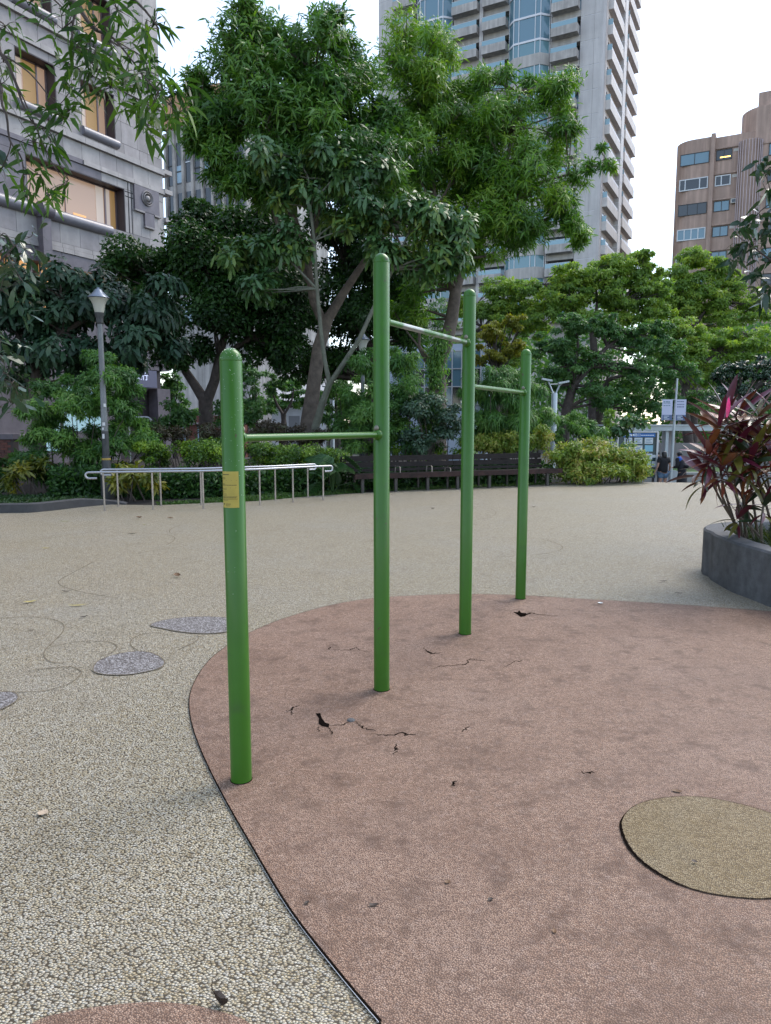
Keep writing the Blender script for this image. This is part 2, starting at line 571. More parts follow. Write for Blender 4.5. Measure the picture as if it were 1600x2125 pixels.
M_STREET = mat('asphalt', (0.055, 0.055, 0.057), 0.85, var=0.3, vscale=0.8, bump=0.3, bscale=60)
M_SOIL = mat('bed_soil', (0.014, 0.010, 0.007), 0.95, var=0.4, vscale=6, bump=0.8, bscale=30)
M_KERB = mat('kerb_stone', (0.045, 0.045, 0.048), 0.7, var=0.3, vscale=5, bump=0.3, bscale=60)

b = MB(); b.box(-900, 900, -300, 1500, STREET - 2, STREET)
tag(b.build('ground', M_STREET), kind='structure')

# plaza slab: far edge surveyed along kerb, hedge, bench and the drop to the street
far_px = [(0, 1065), (110, 1058), (220, 1047), (330, 1048.5), (450, 1043), (540, 1039.5), (640, 1030), (760, 1022), (880, 1016), (1000, 1011),
          (1170, 1004), (1345, 1000.5), (1480, 1002), (1600, 1005)]
far = [gp(u, v)[:2] for u, v in far_px]
poly = [(-16, -6), (16, -6), (16, 17.0), (12.5, 18.8)] + [tuple(p) for p in far[::-1]] + [(-10, 12.6), (-16, 12.4)]
b = MB(); b.prism(poly, STREET - 0.5, 0.0)
tag(b.build('plaza_floor', M_PEB), kind='structure')

# planting bed behind it (grass and soil, a step lower than the kerb)
b = MB()
fb = [tuple(np.array(p) + np.array([0, 0.02])) for p in far[:12]]
b.prism([(-40, 12.3), (-16, 12.42), (-10, 12.62)] + fb + [(6.9, 24), (2, 33), (-4, 34), (-40, 34)], STREET - 0.4, -0.02)
bed = tag(b.build('planting_bed', M_SOIL), kind='structure')

# grass bank left of the rails
def blades(name, pts, h, w, m, parent=None, rng=RNG, lean=0.5):
    n = len(pts)
    D = unit(rng.normal(0, lean, (n, 3)) + np.array([0, 0, 1.0]))
    N = unit(rng.normal(size=(n, 3)) * np.array([1, 1, 0.2]))
    L = h * rng.uniform(0.5, 1.4, n)
    return leaf_object(name, pts, D, N, L, w * rng.uniform(0.7, 1.3, n), rng.uniform(0, 1, n), m, parent, droop=0.35)

M_GRASS = leaf_mat('grass_blades', [(0.02, 0.05, 0.008), (0.045, 0.11, 0.018), (0.09, 0.17, 0.03)], 0.5)
def scatter_strip(pa, pb, depth, n, z, rng=RNG):
    pa, pb = np.array(pa[:2]), np.array(pb[:2])
    t = rng.uniform(0, 1, n)[:, None]
    d = (pb - pa) / np.linalg.norm(pb - pa)
    nn = np.array([-d[1], d[0]])
    q = pa + (pb - pa) * t + nn * (rng.uniform(0.02, 1, n)[:, None] * depth)
    return np.c_[q, np.full(n, z)]
pts = np.concatenate([scatter_strip(gp(430, 1044), gp(540, 1039.5), 0.8, 2500, -0.02), scatter_strip(gp(540, 1039.5), gp(640, 1030), 0.9, 3500, -0.02),
                      scatter_strip(gp(640, 1030), gp(760, 1022), 0.7, 3500, -0.02), scatter_strip(gp(330, 1048), gp(440, 1043.5), 0.4, 900, -0.02),
                      scatter_strip(gp(800, 1020), gp(1150, 1005), 0.6, 1500, -0.02)])
tag(blades('grass', pts, 0.10, 0.02, M_GRASS), kind='stuff')
pts = np.concatenate([scatter_strip((-12, 13.2), gp(0, 1050), 2.2, 3500, 0.02), scatter_strip(gp(0, 1052), gp(215, 1043), 2.0, 4000, 0.02)])
tag(blades('ground_cover', pts, 0.09, 0.035, leaf_mat('ground_cover_leaf', [(0.015, 0.04, 0.012), (0.03, 0.075, 0.02), (0.07, 0.13, 0.04)], 0.45), lean=1.2), kind='stuff')

# curved kerb of the bed at the left
kerb_px = [(-260, 1080), (-130, 1073), (0, 1065), (60, 1064), (115, 1059), (170, 1052.5), (225, 1047.5), (262, 1046.5)]
kp = spline([gp(u, v)[:2] + np.array([0, 0.0]) for u, v in kerb_px], 6)
b = MB()
top, w = 0.165, 0.16
n_ = len(kp)
rows = []
for i, p in enumerate(kp):
    t = kp[min(i + 1, n_ - 1)] - kp[max(i - 1, 0)]; t /= np.linalg.norm(t)
    q = p + np.array([-t[1], t[0]]) * w
    h = top * min(1, (n_ - 1 - i) / 13 + 0.12)
    rows.append([(*(p - 0.004 * np.array([-t[1], t[0]])), -0.2), (*p, h - 0.015), (*(p + 0.02 * np.array([-t[1], t[0]])), h), (*q, h), (*q, -0.2)])
vs = [q for r_ in rows for q in r_]
b.add(vs, [(5 * i + j, 5 * i + j + 1, 5 * i + j + 6, 5 * i + j + 5) for i in range(n_ - 1) for j in range(4)] + [(0, 1, 2, 3, 4), tuple(5 * (n_ - 1) + j for j in range(5))])
tag(b.build('kerb', M_KERB, smooth=True), kind='structure')

# pink play surface with its edging
pink_px = [(790, 2125), (700, 2018), (600, 1888), (520, 1755), (455, 1640), (413, 1550), (395, 1490), (394, 1445), (410, 1405), (440, 1366), (488, 1331), (540, 1304),
           (600, 1281), (690, 1256), (780, 1242), (880, 1236), (980, 1234), (1090, 1237), (1210, 1244), (1400, 1255), (1600, 1270)]
pe = spline([gp(u, v)[:2] for u, v in pink_px], 8)
tail = [(4.4, 5.4), (5.4, 4.0), (5.6, 1.5), (4.4, -0.8), (2.2, -1.2), (0.7, -0.2), (0.25, 1.1)]
b = MB(); b.sheet(list(pe) + tail, 0.006)
pink = tag(b.build('rubber_surface', M_PINK), kind='structure')
b = MB()
k = len(pe)
wd = [0.007 * max(0.2, 1 - i / 70) + 0.002 for i in range(k)]
b.ribbon(pe, wd, 0.0085)
b.build('joint', M_JOINT, pink)
b = MB()
off = []
for i, p in enumerate(pe[:52]):
    t = pe[i + 1] - pe[max(i - 1, 0)]; t /= np.linalg.norm(t)
    off.append(p + np.array([-t[1], t[0]]) * 0.0065)
b.ribbon(off, [0.0022 * max(0.25, 1 - i / 52) for i in range(52)], 0.0098)
b.build('edging_strip', M_TRIM, pink)

och_px = [(1289, 1726), (1292, 1702), (1318, 1676), (1370, 1661), (1440, 1657), (1510, 1667), (1600, 1692), (1690, 1735), (1730, 1790), (1690, 1850), (1600, 1869),
          (1530, 1867), (1460, 1856), (1398, 1835), (1340, 1800), (1305, 1764)]
oc = spline([gp(u, v)[:2] for u, v in och_px], 8, True)
b = MB(); b.sheet(oc, 0.0098)
och = tag(b.build('ochre_patch', M_OCH), kind='structure')
b = MB()
sel = [oc[(i) % len(oc)] for i in range(8 * 13 - 4, 8 * 16 + 12)]
kk = len(sel)
b.ribbon(sel, [0.0015 + 0.011 * math.sin(PI * i / (kk - 1)) ** 0.8 * (1 + 0.25 * math.sin(i * 2.3)) for i in range(kk)], 0.0118)
sel = [oc[i % len(oc)] for i in range(0, len(oc) + 1)]
b.ribbon(sel, 0.0018, 0.0108)
b.build('joint', M_JOINT, och)

b = MB(); b.sheet(spline([gp(u, v)[:2] for u, v in [(70, 2125), (150, 2101), (250, 2087), (330, 2083), (420, 2093), (515, 2125), (560, 2190), (470, 2260), (280, 2290), (100, 2250), (30, 2180)]], 8, True), 0.005)
tag(b.build('pink_patch', M_PINK), kind='structure')

for pxs in ([(312, 1298), (340, 1288), (400, 1281), (470, 1283), (505, 1296), (475, 1311), (430, 1316), (380, 1313), (335, 1305)],
            [(193, 1391), (207, 1371), (255, 1356), (305, 1354), (338, 1369), (336, 1385), (300, 1396), (255, 1402), (210, 1400)],
            [(-70, 1470), (-30, 1445), (10, 1437), (33, 1440), (37, 1452), (20, 1465), (-10, 1478), (-45, 1482)]):
    pl = spline([gp(u, v)[:2] for u, v in pxs], 7, True)
    b = MB(); b.sheet(pl, 0.005)
    g_ = tag(b.build('grey_patch', M_GREY), kind='structure')
    b = MB(); b.ribbon(pl + [pl[0]], 0.007, 0.0065); b.build('joint', M_JOINT2, g_)

seams = [[(0, 140), (170, 130), (300, 140), (400, 165), (425, 200), (410, 240), (340, 310), (295, 360), (300, 400), (340, 430), (430, 440)],
         [(180, 490), (330, 470), (470, 462), (530, 485), (540, 505), (500, 550), (420, 590), (300, 620), (150, 630), (80, 628)],
         [(340, 330), (450, 305), (600, 292), (720, 298), (770, 320), (770, 345), (730, 375), (680, 390)],
         [(1080, 232), (950, 245), (885, 275), (865, 305), (885, 335), (920, 355)], [(1180, 350), (1290, 300), (1320, 270), (1310, 255)]]
seams = [[(u / 3.2, 1240 + v / 3.2) for u, v in s] for s in seams]
s2 = [[(0, 270), (250, 235), (600, 190), (800, 185), (1000, 188), (1120, 198), (1190, 210), (1210, 225), (1190, 250), (1150, 270)],
      [(1300, 115), (1200, 150), (1172, 175), (1190, 195), (1230, 200)], [(1300, 275), (1150, 297), (940, 330)],
      [(640, 390), (500, 465), (420, 510), (405, 535), (440, 560), (580, 600), (820, 640)]]
seams += [[(u / 3.333, 1050 + v / 3.333) for u, v in s] for s in s2]
seams += [[(880, 1048), (990, 1052), (1028, 1062), (1010, 1076), (930, 1086), (880, 1092)], [(1020, 1116), (1110, 1118), (1160, 1130), (1162, 1142), (1110, 1152), (1030, 1156)],
          [(520, 1105), (620, 1098), (760, 1100), (790, 1110), (770, 1124)]]
b = MB()
for s in seams: b.ribbon(spline([gp(u, v)[:2] for u, v in s], 8), 0.0075, 0.0045)
tag(b.build('seam_lines', M_JOINT2), kind='structure')

# cracks in the pink surface (each a child of the surface)
def cpx(p): return gp(550 + p[0] / 2.2857, 1220 + p[1] / 2.2857)[:2]
rngc = np.random.default_rng(5)
def crack(pts, w0, w1=0.003):
    P = [cpx(p) for p in pts]
    out = []
    for i in range(len(P) - 1):
        for t in np.linspace(0, 1, 7)[:-1]:
            out.append(P[i] * (1 - t) + P[i + 1] * t + rngc.normal(0, 0.006, 2) * (1 if out else 0))
    out.append(P[-1])
    n = len(out)
    b_ = MB(); b_.ribbon(out, [(w0 * (1 - abs(2 * i / (n - 1) - 1)) + w1) * rngc.uniform(0.5, 1.5) for i in range(n)], 0.0075)
    return b_.build('crack', M_JOINT, pink)
crack([(1165, 118), (1200, 125), (1240, 133), (1262, 121), (1300, 130), (1390, 137)], 0.012)
crack([(755, 288), (770, 305), (790, 316), (840, 312)], 0.014)
crack([(295, 300), (310, 285), (305, 298), (400, 300), (430, 288), (470, 306), (500, 307)], 0.005, 0.002)
crack([(800, 388), (830, 375), (950, 368), (975, 340), (1005, 345)], 0.006, 0.002)
crack([(975, 345), (1070, 350)], 0.004, 0.002)
crack([(1130, 385), (1190, 350), (1215, 355), (1210, 345)], 0.004, 0.002)
crack([(100, 590), (125, 585), (130, 570), (165, 563)], 0.007, 0.002)
crack([(125, 588), (125, 610)], 0.005, 0.002)
crack([(305, 660), (370, 655), (395, 642)], 0.006, 0.002)
crack([(430, 640), (460, 665), (525, 685)], 0.007, 0.002)
crack([(500, 700), (580, 705), (655, 690), (670, 703), (715, 700)], 0.009, 0.003)
crack([(620, 740), (615, 770), (630, 770)], 0.006, 0.002)
crack([(622, 770), (615, 797)], 0.006, 0.002)
crack([(880, 950), (900, 930), (912, 924)], 0.007, 0.002)
crack([(930, 690), (970, 663)], 0.004, 0.002)
crack([(250, 665), (250, 690)], 0.004, 0.002)
crack([(300, 668), (316, 690), (312, 705)], 0.005, 0.002)
crack([(1500, 880), (1540, 885), (1545, 875)], 0.008, 0.002)
for hole in ([(240, 602), (262, 600), (270, 625), (285, 645), (306, 653), (302, 668), (270, 662), (254, 650), (256, 625)],
             [(1178, 118), (1198, 120), (1205, 110), (1215, 122), (1240, 124), (1236, 138), (1212, 142), (1196, 130)]):
    b = MB(); b.sheet([cpx(p) for p in hole], 0.0082)
    b.build('hole', M_JOINT, pink)
b = MB(); c_ = cpx((408, 634)); b.lathe([(0.001, 0.0), (0.024, 0.002), (0.018, 0.008), (0.001, 0.010)], 7, (c_[0], c_[1], 0.006))
tag(b.build('surface_chip', mat('grey_chip', (0.08, 0.08, 0.083), 0.7)), 'loose grey chip lying at a crack in the pink surface', 'debris')

# ================================================================== PULL-UP STATION
M_GREEN = mat('green_gloss_paint', (0.034, 0.128, 0.008), 0.34, var=0.12, vscale=2.0, coat=0.08, spec=0.4, bump=0.04, bscale=9)
def chip_paint(m):
    n, l = m.node_tree.nodes, m.node_tree.links
    b_ = n['Principled BSDF']
    src = b_.inputs['Base Color'].links[0].from_socket
    g = n.new('ShaderNodeNewGeometry')
    for sc, lo, hi, c in ((26.0, 0.70, 0.73, (0.07, 0.045, 0.025)), (9.0, 0.60, 0.75, (0.04, 0.10, 0.02)), (3.0, 0.60, 0.8, (0.05, 0.15, 0.03))):
        no = n.new('ShaderNodeTexNoise'); no.inputs['Scale'].default_value = sc; no.inputs['Detail'].default_value = 3
        l.new(g.outputs['Position'], no.inputs['Vector'])
        mr = n.new('ShaderNodeMapRange'); mr.inputs['From Min'].default_value = lo; mr.inputs['From Max'].default_value = hi; mr.inputs['To Max'].default_value = 0.8
        l.new(no.outputs[0], mr.inputs[0])
        mx = n.new('ShaderNodeMix'); mx.data_type = 'RGBA'
        l.new(mr.outputs[0], mx.inputs[0]); l.new(src, mx.inputs[6]); mx.inputs[7].default_value = (*c, 1)
        src = mx.outputs[2]
    l.new(src, b_.inputs['Base Color'])
chip_paint(M_GREEN)
M_BOLT = mat('weathered_bolt', (0.22, 0.21, 0.17), 0.55, 0.6)
def worn_mat():
    m, n, l, bb = new_mat('worn_green_bar')
    g = n.new('ShaderNodeNewGeometry')
    no = n.new('ShaderNodeTexNoise'); no.inputs['Scale'].default_value = 4.5; no.inputs['Detail'].default_value = 5
    l.new(g.outputs['Position'], no.inputs['Vector'])
    rp = n.new('ShaderNodeValToRGB')
    rp.color_ramp.elements[0].position = 0.44; rp.color_ramp.elements[1].position = 0.56
    rp.color_ramp.elements[0].color = (0.045, 0.16, 0.03, 1); rp.color_ramp.elements[1].color = (0.30, 0.32, 0.31, 1)
    l.new(no.outputs[0], rp.inputs[0]); l.new(rp.outputs[0], bb.inputs['Base Color'])
    mr = n.new('ShaderNodeMapRange'); mr.inputs['From Min'].default_value = 0.44; mr.inputs['From Max'].default_value = 0.58; mr.inputs['To Max'].default_value = 0.75
    l.new(no.outputs[0], mr.inputs[0]); l.new(mr.outputs[0], bb.inputs['Metallic'])
    bb.inputs['Roughness'].default_value = 0.3
    return m
M_WORN = worn_mat()
M_DROP = mat('rain_drop', (0.75, 0.8, 0.75), 0.05, spec=0.8)
M_PLATE = mat('yellow_plate', (0.42, 0.33, 0.06), 0.4, var=0.12, vscale=8)
M_PRINT = mat('black_print', (0.03, 0.025, 0.01), 0.6)

bases = [gp(501, 1620), gp(792, 1432), gp(965, 1316), gp(1080, 1243)]
tops_v = [728, 530, 603, 727]
tops_u = [480, 788, 969, 1089]
PR = 0.047
st = empty('pull_up_station', bases[0], 'four green pull-up posts joined by three stepped crossbars', 'exercise bars')
tz = []
for p, u, v in zip(bases, tops_u, tops_v):
    z = at(u, v, p[1])[2] + 0.012
    tz.append(z)
    prof = [(PR, -0.1), (PR, z - 0.056), (PR - 0.0008, z - 0.055), (PR + 0.0004, z - 0.053)]
    prof += [(max(PR * math.cos(a), 0.0002), z - 0.05 + 0.05 * math.sin(a)) for a in np.linspace(0, PI / 2, 9)]
    b = MB(); b.lathe(prof, 36, (p[0], p[1], 0))
    post = b.build('post', M_GREEN, st, smooth=True)
    b = MB()
    for r0, mm in ((PR + 0.004, 0.003), ):
        b.lathe([(PR + 0.0005, 0.005), (PR + 0.0025, 0.006), (PR + 0.0025, 0.008), (PR + 0.0005, 0.009)], 30, (p[0], p[1], 0))
    b.build('base_gap', M_JOINT, post, origin=st.location[:])
bar_px = [((509, 908), (780, 903)), ((806, 667), (960, 710)), ((982, 803), (1082, 813))]
bar_z = []
for i in range(3):
    (u0, v0), (u1, v1) = bar_px[i]
    z0 = at(u0, v0, bases[i][1])[2]; z1 = at(u1, v1, bases[i + 1][1])[2]
    zz = (z0 + z1) / 2
    d = (bases[i + 1] - bases[i]); L_ = np.linalg.norm(d); d /= L_
    a0 = bases[i] + d * (PR - 0.004); a1 = bases[i + 1] - d * (PR - 0.004)
    a0[2] = a1[2] = zz
    b = MB(); b.tube([a0, a1], 0.0172, 20)
    bar = b.build('crossbar', M_WORN if i == 1 else M_GREEN, st, smooth=True)
    if i == 1: bar['label'] = 'highest crossbar, paint worn to bare grey metal'
    for e_, s_ in ((a0, 1), (a1, -1)):
        b = MB(); b.tube([e_ + d * s_ * 0.0, e_ + d * s_ * 0.014, e_ + d * s_ * 0.02, e_ + d * s_ * 0.03], [0.031, 0.031, 0.027, 0.019], 18)
        b.build('flange', M_GREEN, bar, smooth=True, origin=st.location[:])
        c = e_ + d * s_ * 0.016
        b = MB(); b.lathe([(0.009, 0.0), (0.014, 0.006), (0.0155, 0.014), (0.012, 0.023), (0.006, 0.028), (0.0002, 0.03)], 14, (c[0], c[1], zz + 0.024))
        b.build('bolt', M_BOLT, bar, smooth=True, origin=st.location[:])
# rain drops standing on the nearest post and its bar
rd_ = np.random.default_rng(3)
b = MB()
for i, p in ((0, bases[0]), ):
    va = math.atan2(-p[1], -p[0])
    for _ in range(70):
        a = va + rd_.uniform(-1.0, 1.25); z = tz[i] - 0.055 - abs(rd_.normal(0, 0.35))
        if z < 0.3: continue
        r_ = rd_.uniform(0.0005, 0.0012)
        c = np.array([p[0] + PR * math.cos(a), p[1] + PR * math.sin(a), z])
        b.lathe([(0.0001, -r_), (r_ * 0.8, -r_ * 0.5), (r_, 0), (r_ * 0.7, r_ * 0.7), (0.0001, r_)], 5, c)
    for _ in range(80):
        a = rd_.uniform(0, 2 * PI); el = rd_.uniform(0.1, 1.4); r_ = rd_.uniform(0.0008, 0.0018)
        c = np.array([p[0] + PR * math.cos(a) * math.cos(el), p[1] + PR * math.sin(a) * math.cos(el), tz[i] - 0.05 + 0.05 * math.sin(el)])
        b.lathe([(0.0001, -r_), (r_, 0), (0.0001, r_)], 5, c)
o = b.build('rain_drops', M_DROP, st); o['kind'] = 'stuff'
# yellow information plate wrapped round the nearest post
p = bases[0]; va = math.atan2(-p[1], -p[0])
pz1, pz0 = at(480, 978, p[1] - 0.03)[2], at(480, 1053, p[1] - 0.03)[2]
def patch(bm_, a0, a1, z0, z1, r_, th=0.0012, n=10):
    vs = []
    for i in range(n + 1):
        a = a0 + (a1 - a0) * i / n
        for rr in (r_, r_ + th):
            vs += [(p[0] + rr * math.cos(a), p[1] + rr * math.sin(a), z0), (p[0] + rr * math.cos(a), p[1] + rr * math.sin(a), z1)]
    fs = []
    for i in range(n):
        o_ = 4 * i
        fs += [(o_ + 2, o_ + 6, o_ + 7, o_ + 3), (o_, o_ + 1, o_ + 5, o_ + 4), (o_ + 1, o_ + 3, o_ + 7, o_ + 5), (o_, o_ + 4, o_ + 6, o_ + 2)]
    fs += [(0, 2, 3, 1), (4 * n, 4 * n + 1, 4 * n + 3, 4 * n + 2)]
    bm_.add(vs, fs)
A0, A1 = va - 1.25, va + 0.43
b = MB(); patch(b, A0, A1, pz0, pz1, PR + 0.0003)
plate = b.build('label_plate', M_PLATE, st, smooth=True)
b = MB()
H_ = pz1 - pz0
lines = [(0.06, 0.50, 0.085, 0.020, 5), (0.05, 0.28, 0.175, 0.011, 3), (0.05, 0.28, 0.205, 0.011, 3), (0.04, 0.90, 0.245, 0.005, 1), (0.04, 0.22, 0.345, 0.011, 3), (0.04, 0.90, 0.375, 0.015, 6),
         (0.03, 0.84, 0.45, 0.006, 1), (0.03, 0.36, 0.485, 0.012, 4), (0.03, 0.17, 0.55, 0.010, 2), (0.03, 0.15, 0.58, 0.010, 2), (0.03, 0.34, 0.62, 0.010, 3), (0.03, 0.34, 0.655, 0.011, 3),
         (0.04, 0.92, 0.695, 0.011, 11), (0.04, 0.86, 0.722, 0.013, 10), (0.04, 0.93, 0.76, 0.009, 12), (0.04, 0.42, 0.79, 0.010, 5), (0.06, 0.2, 0.90, 0.030, 2), (0.26, 0.56, 0.89, 0.010, 4),
         (0.26, 0.56, 0.915, 0.010, 4), (0.26, 0.5, 0.945, 0.009, 3)]
for (s0, s1, t, th, nw) in lines:
    cuts = np.linspace(s0, s1, nw + 1)
    for i in range(nw):
        e0, e1 = cuts[i], cuts[i + 1] - (0.012 if nw > 1 else 0)
        z = pz1 - t * H_
        patch(b, A0 + (A1 - A0) * e0, A0 + (A1 - A0) * e1, z - th * H_ / 2, z + th * H_ / 2, PR + 0.0014, 0.0005, 3)
b.build('lettering', M_PRINT, plate, origin=st.location[:])

# ================================================================== HANDRAILS
M_STEEL = mat('brushed_stainless', (0.42, 0.43, 0.46), 0.34, 1.0)
M_STEELP = mat('dull_stainless_post', (0.36, 0.32, 0.29), 0.42, 0.85, var=0.25, vscale=4)
def handrail(label, base_px, top_v, left_u, right_u, hook_in):
    bp = [gp(u, v) for u, v in base_px]
    zt = np.mean([at(u, tv, q[1])[2] for (u, v), tv, q in zip(base_px, top_v, bp)])
    e = empty('handrail', bp[0], label, 'handrail', 'low steel handrails')
    ps = [np.array([q[0], q[1], zt]) for q in bp]
    d0 = (ps[0] - ps[1]); d0 /= np.linalg.norm(d0)
    d1 = (ps[-1] - ps[-2]); d1 /= np.linalg.norm(d1)
    x0, x1 = 0.25, 0.18
    def hook(pp, dd, ext):
        dn = np.array([0, 0, -1.0])
        en = pp + dd * ext
        r_ = 0.055
        pts = [en + dd * r_ * math.sin(a) + dn * (r_ - r_ * math.cos(a)) for a in np.linspace(0, PI, 9)]
        pts.append(pts[-1] - dd * 0.14)
        return pts
    path = hook(ps[0], d0, x0)[::-1] + ps + hook(ps[-1], d1, x1)
    b_ = MB(); b_.tube(path, 0.021, 12)
    b_.build('rail', M_STEEL, e, smooth=True)
    for q in bp:
        b_ = MB(); b_.tube([(q[0], q[1], -0.05), (q[0], q[1], zt - 0.018)], 0.0175, 10)
        b_.build('rail_post', M_STEELP, e, smooth=True)
        b_ = MB(); b_.lathe([(0.034, 0), (0.034, 0.008), (0.019, 0.012)], 12, (q[0], q[1], 0))
        b_.build('foot_ring', M_STEELP, e, smooth=True)
handrail('stainless handrail of the pair, the one nearer the open plaza', [(217.5, 1060), (318, 1057.5), (422.5, 1055.4), (539.7, 1048.6), (608.3, 1042.4), (670.9, 1037.7)],
         [980, 979, 976.5, 973.6, 970, 968], 190, 690, 1)
handrail('stainless handrail of the pair, running close along the hedge', [(246, 1050.5), (334.5, 1049.3), (418, 1047.5), (571.6, 1038.5), (639, 1032.5)],
         [976, 974, 972, 966, 964], 222, 657, 1)

# ================================================================== LONG BENCH
M_WOOD = mat('dark_stained_wood', (0.012, 0.0075, 0.007), 0.55, spec=0.3, var=0.45, vscale=7, bump=0.25, bscale=35)
M_WOODR = mat('worn_red_brown_wood', (0.032, 0.014, 0.012), 0.6, spec=0.3, var=0.6, vscale=6, bump=0.25, bscale=35)
M_LEG = mat('grey_bench_leg', (0.06, 0.055, 0.053), 0.5, 0.4, var=0.3)
A = gp(752, 1023); B_ = gp(1135, 1008)
bd = B_ - A; bl = np.linalg.norm(bd); bd /= bl
bn = np.array([-bd[1], bd[0], 0])                     # towards the back
be = empty('bench', A, 'long dark brown slatted bench in front of the shrubs', 'bench')
def bpl(name, m, s0, s1, y, z, hy, hz, tilt=0.0):
    ay = bn * math.cos(tilt) + np.array([0, 0, 1]) * math.sin(tilt)
    az = np.array([0, 0, 1]) * math.cos(tilt) - bn * math.sin(tilt)
    b_ = MB(); b_.obox(A + bd * (s0 + s1) / 2 + bn * y + np.array([0, 0, z]), bd * (s1 - s0) / 2, ay * hy, az * hz)
    o_ = b_.build(name, m, be)
    return o_
s_l, s_r = -0.22, bl + 0.42
cuts_ = [s_l, (s_l + s_r) / 2 - 0.05, s_r]
for i in range(2):
    a_, c_ = cuts_[i] + 0.006, cuts_[i + 1] - 0.006
    bpl('seat_apron', M_WOODR, a_, c_, -0.075, 0.385, 0.018, 0.055)
    for j in range(4): bpl('seat_slat', M_WOOD, a_, c_, -0.045 + 0.11 * j + 0.052, 0.43 - 0.004 * j, 0.05, 0.016)
    for j, (y, z, hz) in enumerate(((0.44, 0.50, 0.035), (0.465, 0.625, 0.062), (0.495, 0.775, 0.066))):
        bpl('back_slat', M_WOOD, a_ - (0.15 if i == 0 else -0.0) + (0.0), c_ - (0.30 if i == 1 else 0), y, z, 0.016, hz, -0.0)
for u in (752, 821, 887, 949, 1015, 1075, 1135):
    q = gp(u, 1023 - (u - 752) * 15 / 383)
    s = np.dot(q - A, bd)
    b_ = MB(); b_.obox(A + bd * s + np.array([0, 0, 0.16]), bd * 0.035, bn * 0.03, np.array([0, 0, 0.16]))
    lg = b_.build('leg', M_LEG, be)
    b_ = MB(); b_.obox(A + bd * s + bn * 0.535 + np.array([0, 0, 0.39]), bd * 0.025, bn * 0.02, np.array([0, 0, 0.41]))
    b_.build('back_support', M_LEG, be)
for u in (823, 888, 926):
    q = gp(u, 1021 - (u - 752) * 15 / 383); s = np.dot(q - A, bd)
    c = A + bd * s
    hh = 0.14 if u != 926 else 0.08
    pts = [c + bn * 0.02 + np.array([0, 0, 0.43]), c + bn * 0.02 + np.array([0, 0, 0.43 + hh]), c + bn * 0.06 + np.array([0, 0, 0.45 + hh]), c + bn * 0.3 + np.array([0, 0, 0.45 + hh]),
           c + bn * 0.33 + np.array([0, 0, 0.43])]
    b_ = MB(); b_.tube(pts, 0.014, 8); b_.build('armrest', M_STEELP, be, smooth=True)

# ================================================================== STONE PLANTER AND RED CORDYLINES
M_PLANTER = mat('dark_terrazzo', (0.105, 0.108, 0.115), 0.75, var=0.35, vscale=9, bump=0.35, bscale=90, streak=0.3)
front = [(1459, 1197), (1464, 1203.5), (1483, 1215.5), (1507, 1229), (1537, 1240.5), (1566, 1252), (1600, 1265)]
fr = [gp(u, v)[:2] for u, v in front]
out_poly = spline([(5.2, 3.6), (4.2, 4.2), (3.62, 5.1)] + [tuple(q) for q in fr[::-1]] + [(3.36, 7.66), (3.52, 7.98), (3.9, 8.25), (4.8, 8.6), (6.2, 8.3), (7.2, 6.8), (6.8, 4.6)], 7, True)
out_poly = [q + np.array([0.055, 0.0]) for q in out_poly]
PH = 0.485
pc = np.array([5.1, 6.2])
b = MB()
k = len(out_poly)
def inset(d):
    res = []
    for i in range(k):
        t = out_poly[(i + 1) % k] - out_poly[i - 1]; t /= np.linalg.norm(t)
        n1 = np.array([-t[1], t[0]])
        if np.dot(n1, pc - out_poly[i]) < 0: n1 = -n1
        res.append(out_poly[i] + n1 * d)
    return res
rings = [[(*q, -0.03) for q in out_poly], [(*q, PH - 0.02) for q in out_poly], [(*q, PH) for q in inset(0.02)], [(*q, PH) for q in inset(0.21)], [(*q, PH - 0.015) for q in inset(0.22)], [(*q, PH - 0.13) for q in inset(0.22)]]
vs = [q for r_ in rings for q in r_]
b.add(vs, [(i * k + j, i * k + (j + 1) % k, (i + 1) * k + (j + 1) % k, (i + 1) * k + j) for i in range(5) for j in range(k)])
pe_ = empty('planter', (3.35, 7.2, 0), 'curved dark grey stone planter holding the red-leaved plants', 'planter')
b.build('planter_wall', M_PLANTER, pe_, smooth=True)
b = MB(); b.sheet(inset(0.2), PH - 0.1); b.build('soil', M_SOIL, pe_)

M_CL = [mat('cordyline_' + n_, c, 0.32, var=0.35, vscale=9, spec=0.6) for n_, c in (('burgundy', (0.085, 0.012, 0.022)), ('bronze', (0.16, 0.055, 0.016)), ('olive', (0.11, 0.10, 0.016)),
        ('plum', (0.10, 0.012, 0.03)), ('rust', (0.19, 0.036, 0.018)), ('pink', (0.80, 0.012, 0.15)), ('deep_green', (0.025, 0.045, 0.018)))]
M_CANE = mat('plant_cane', (0.10, 0.075, 0.055), 0.7, var=0.3, vscale=20)
def blade_mesh(name, L, W, bend, m, fold=0.25):
    n = 7; b_ = MB(); vs = []
    for i in range(n + 1):
        t = i / n
        w = W * 0.5 * (math.sin(PI * min(1, t * 0.93 + 0.07)) ** 0.75) * (1 if t < 1 else 0) + (0.006 if t == 0 else 0)
        x = L * (t - 0.12 * bend * t * t); z = -L * bend * t * t * 0.5
        vs += [(x, w, z + fold * w), (x, 0, z), (x, -w, z + fold * w)]
    b_.add(vs, [f for i in range(n) for f in ((3 * i, 3 * i + 1, 3 * i + 4, 3 * i + 3), (3 * i + 1, 3 * i + 2, 3 * i + 5, 3 * i + 4))])
    return b_.mesh(name, m, smooth=True)
CLM = {}
for j, m in enumerate(M_CL):
    for bnd in (0.25, 0.6, 1.1): CLM[(j, bnd)] = blade_mesh('leaf', 1.0, 0.18, bnd, m)
rng = np.random.default_rng(21)
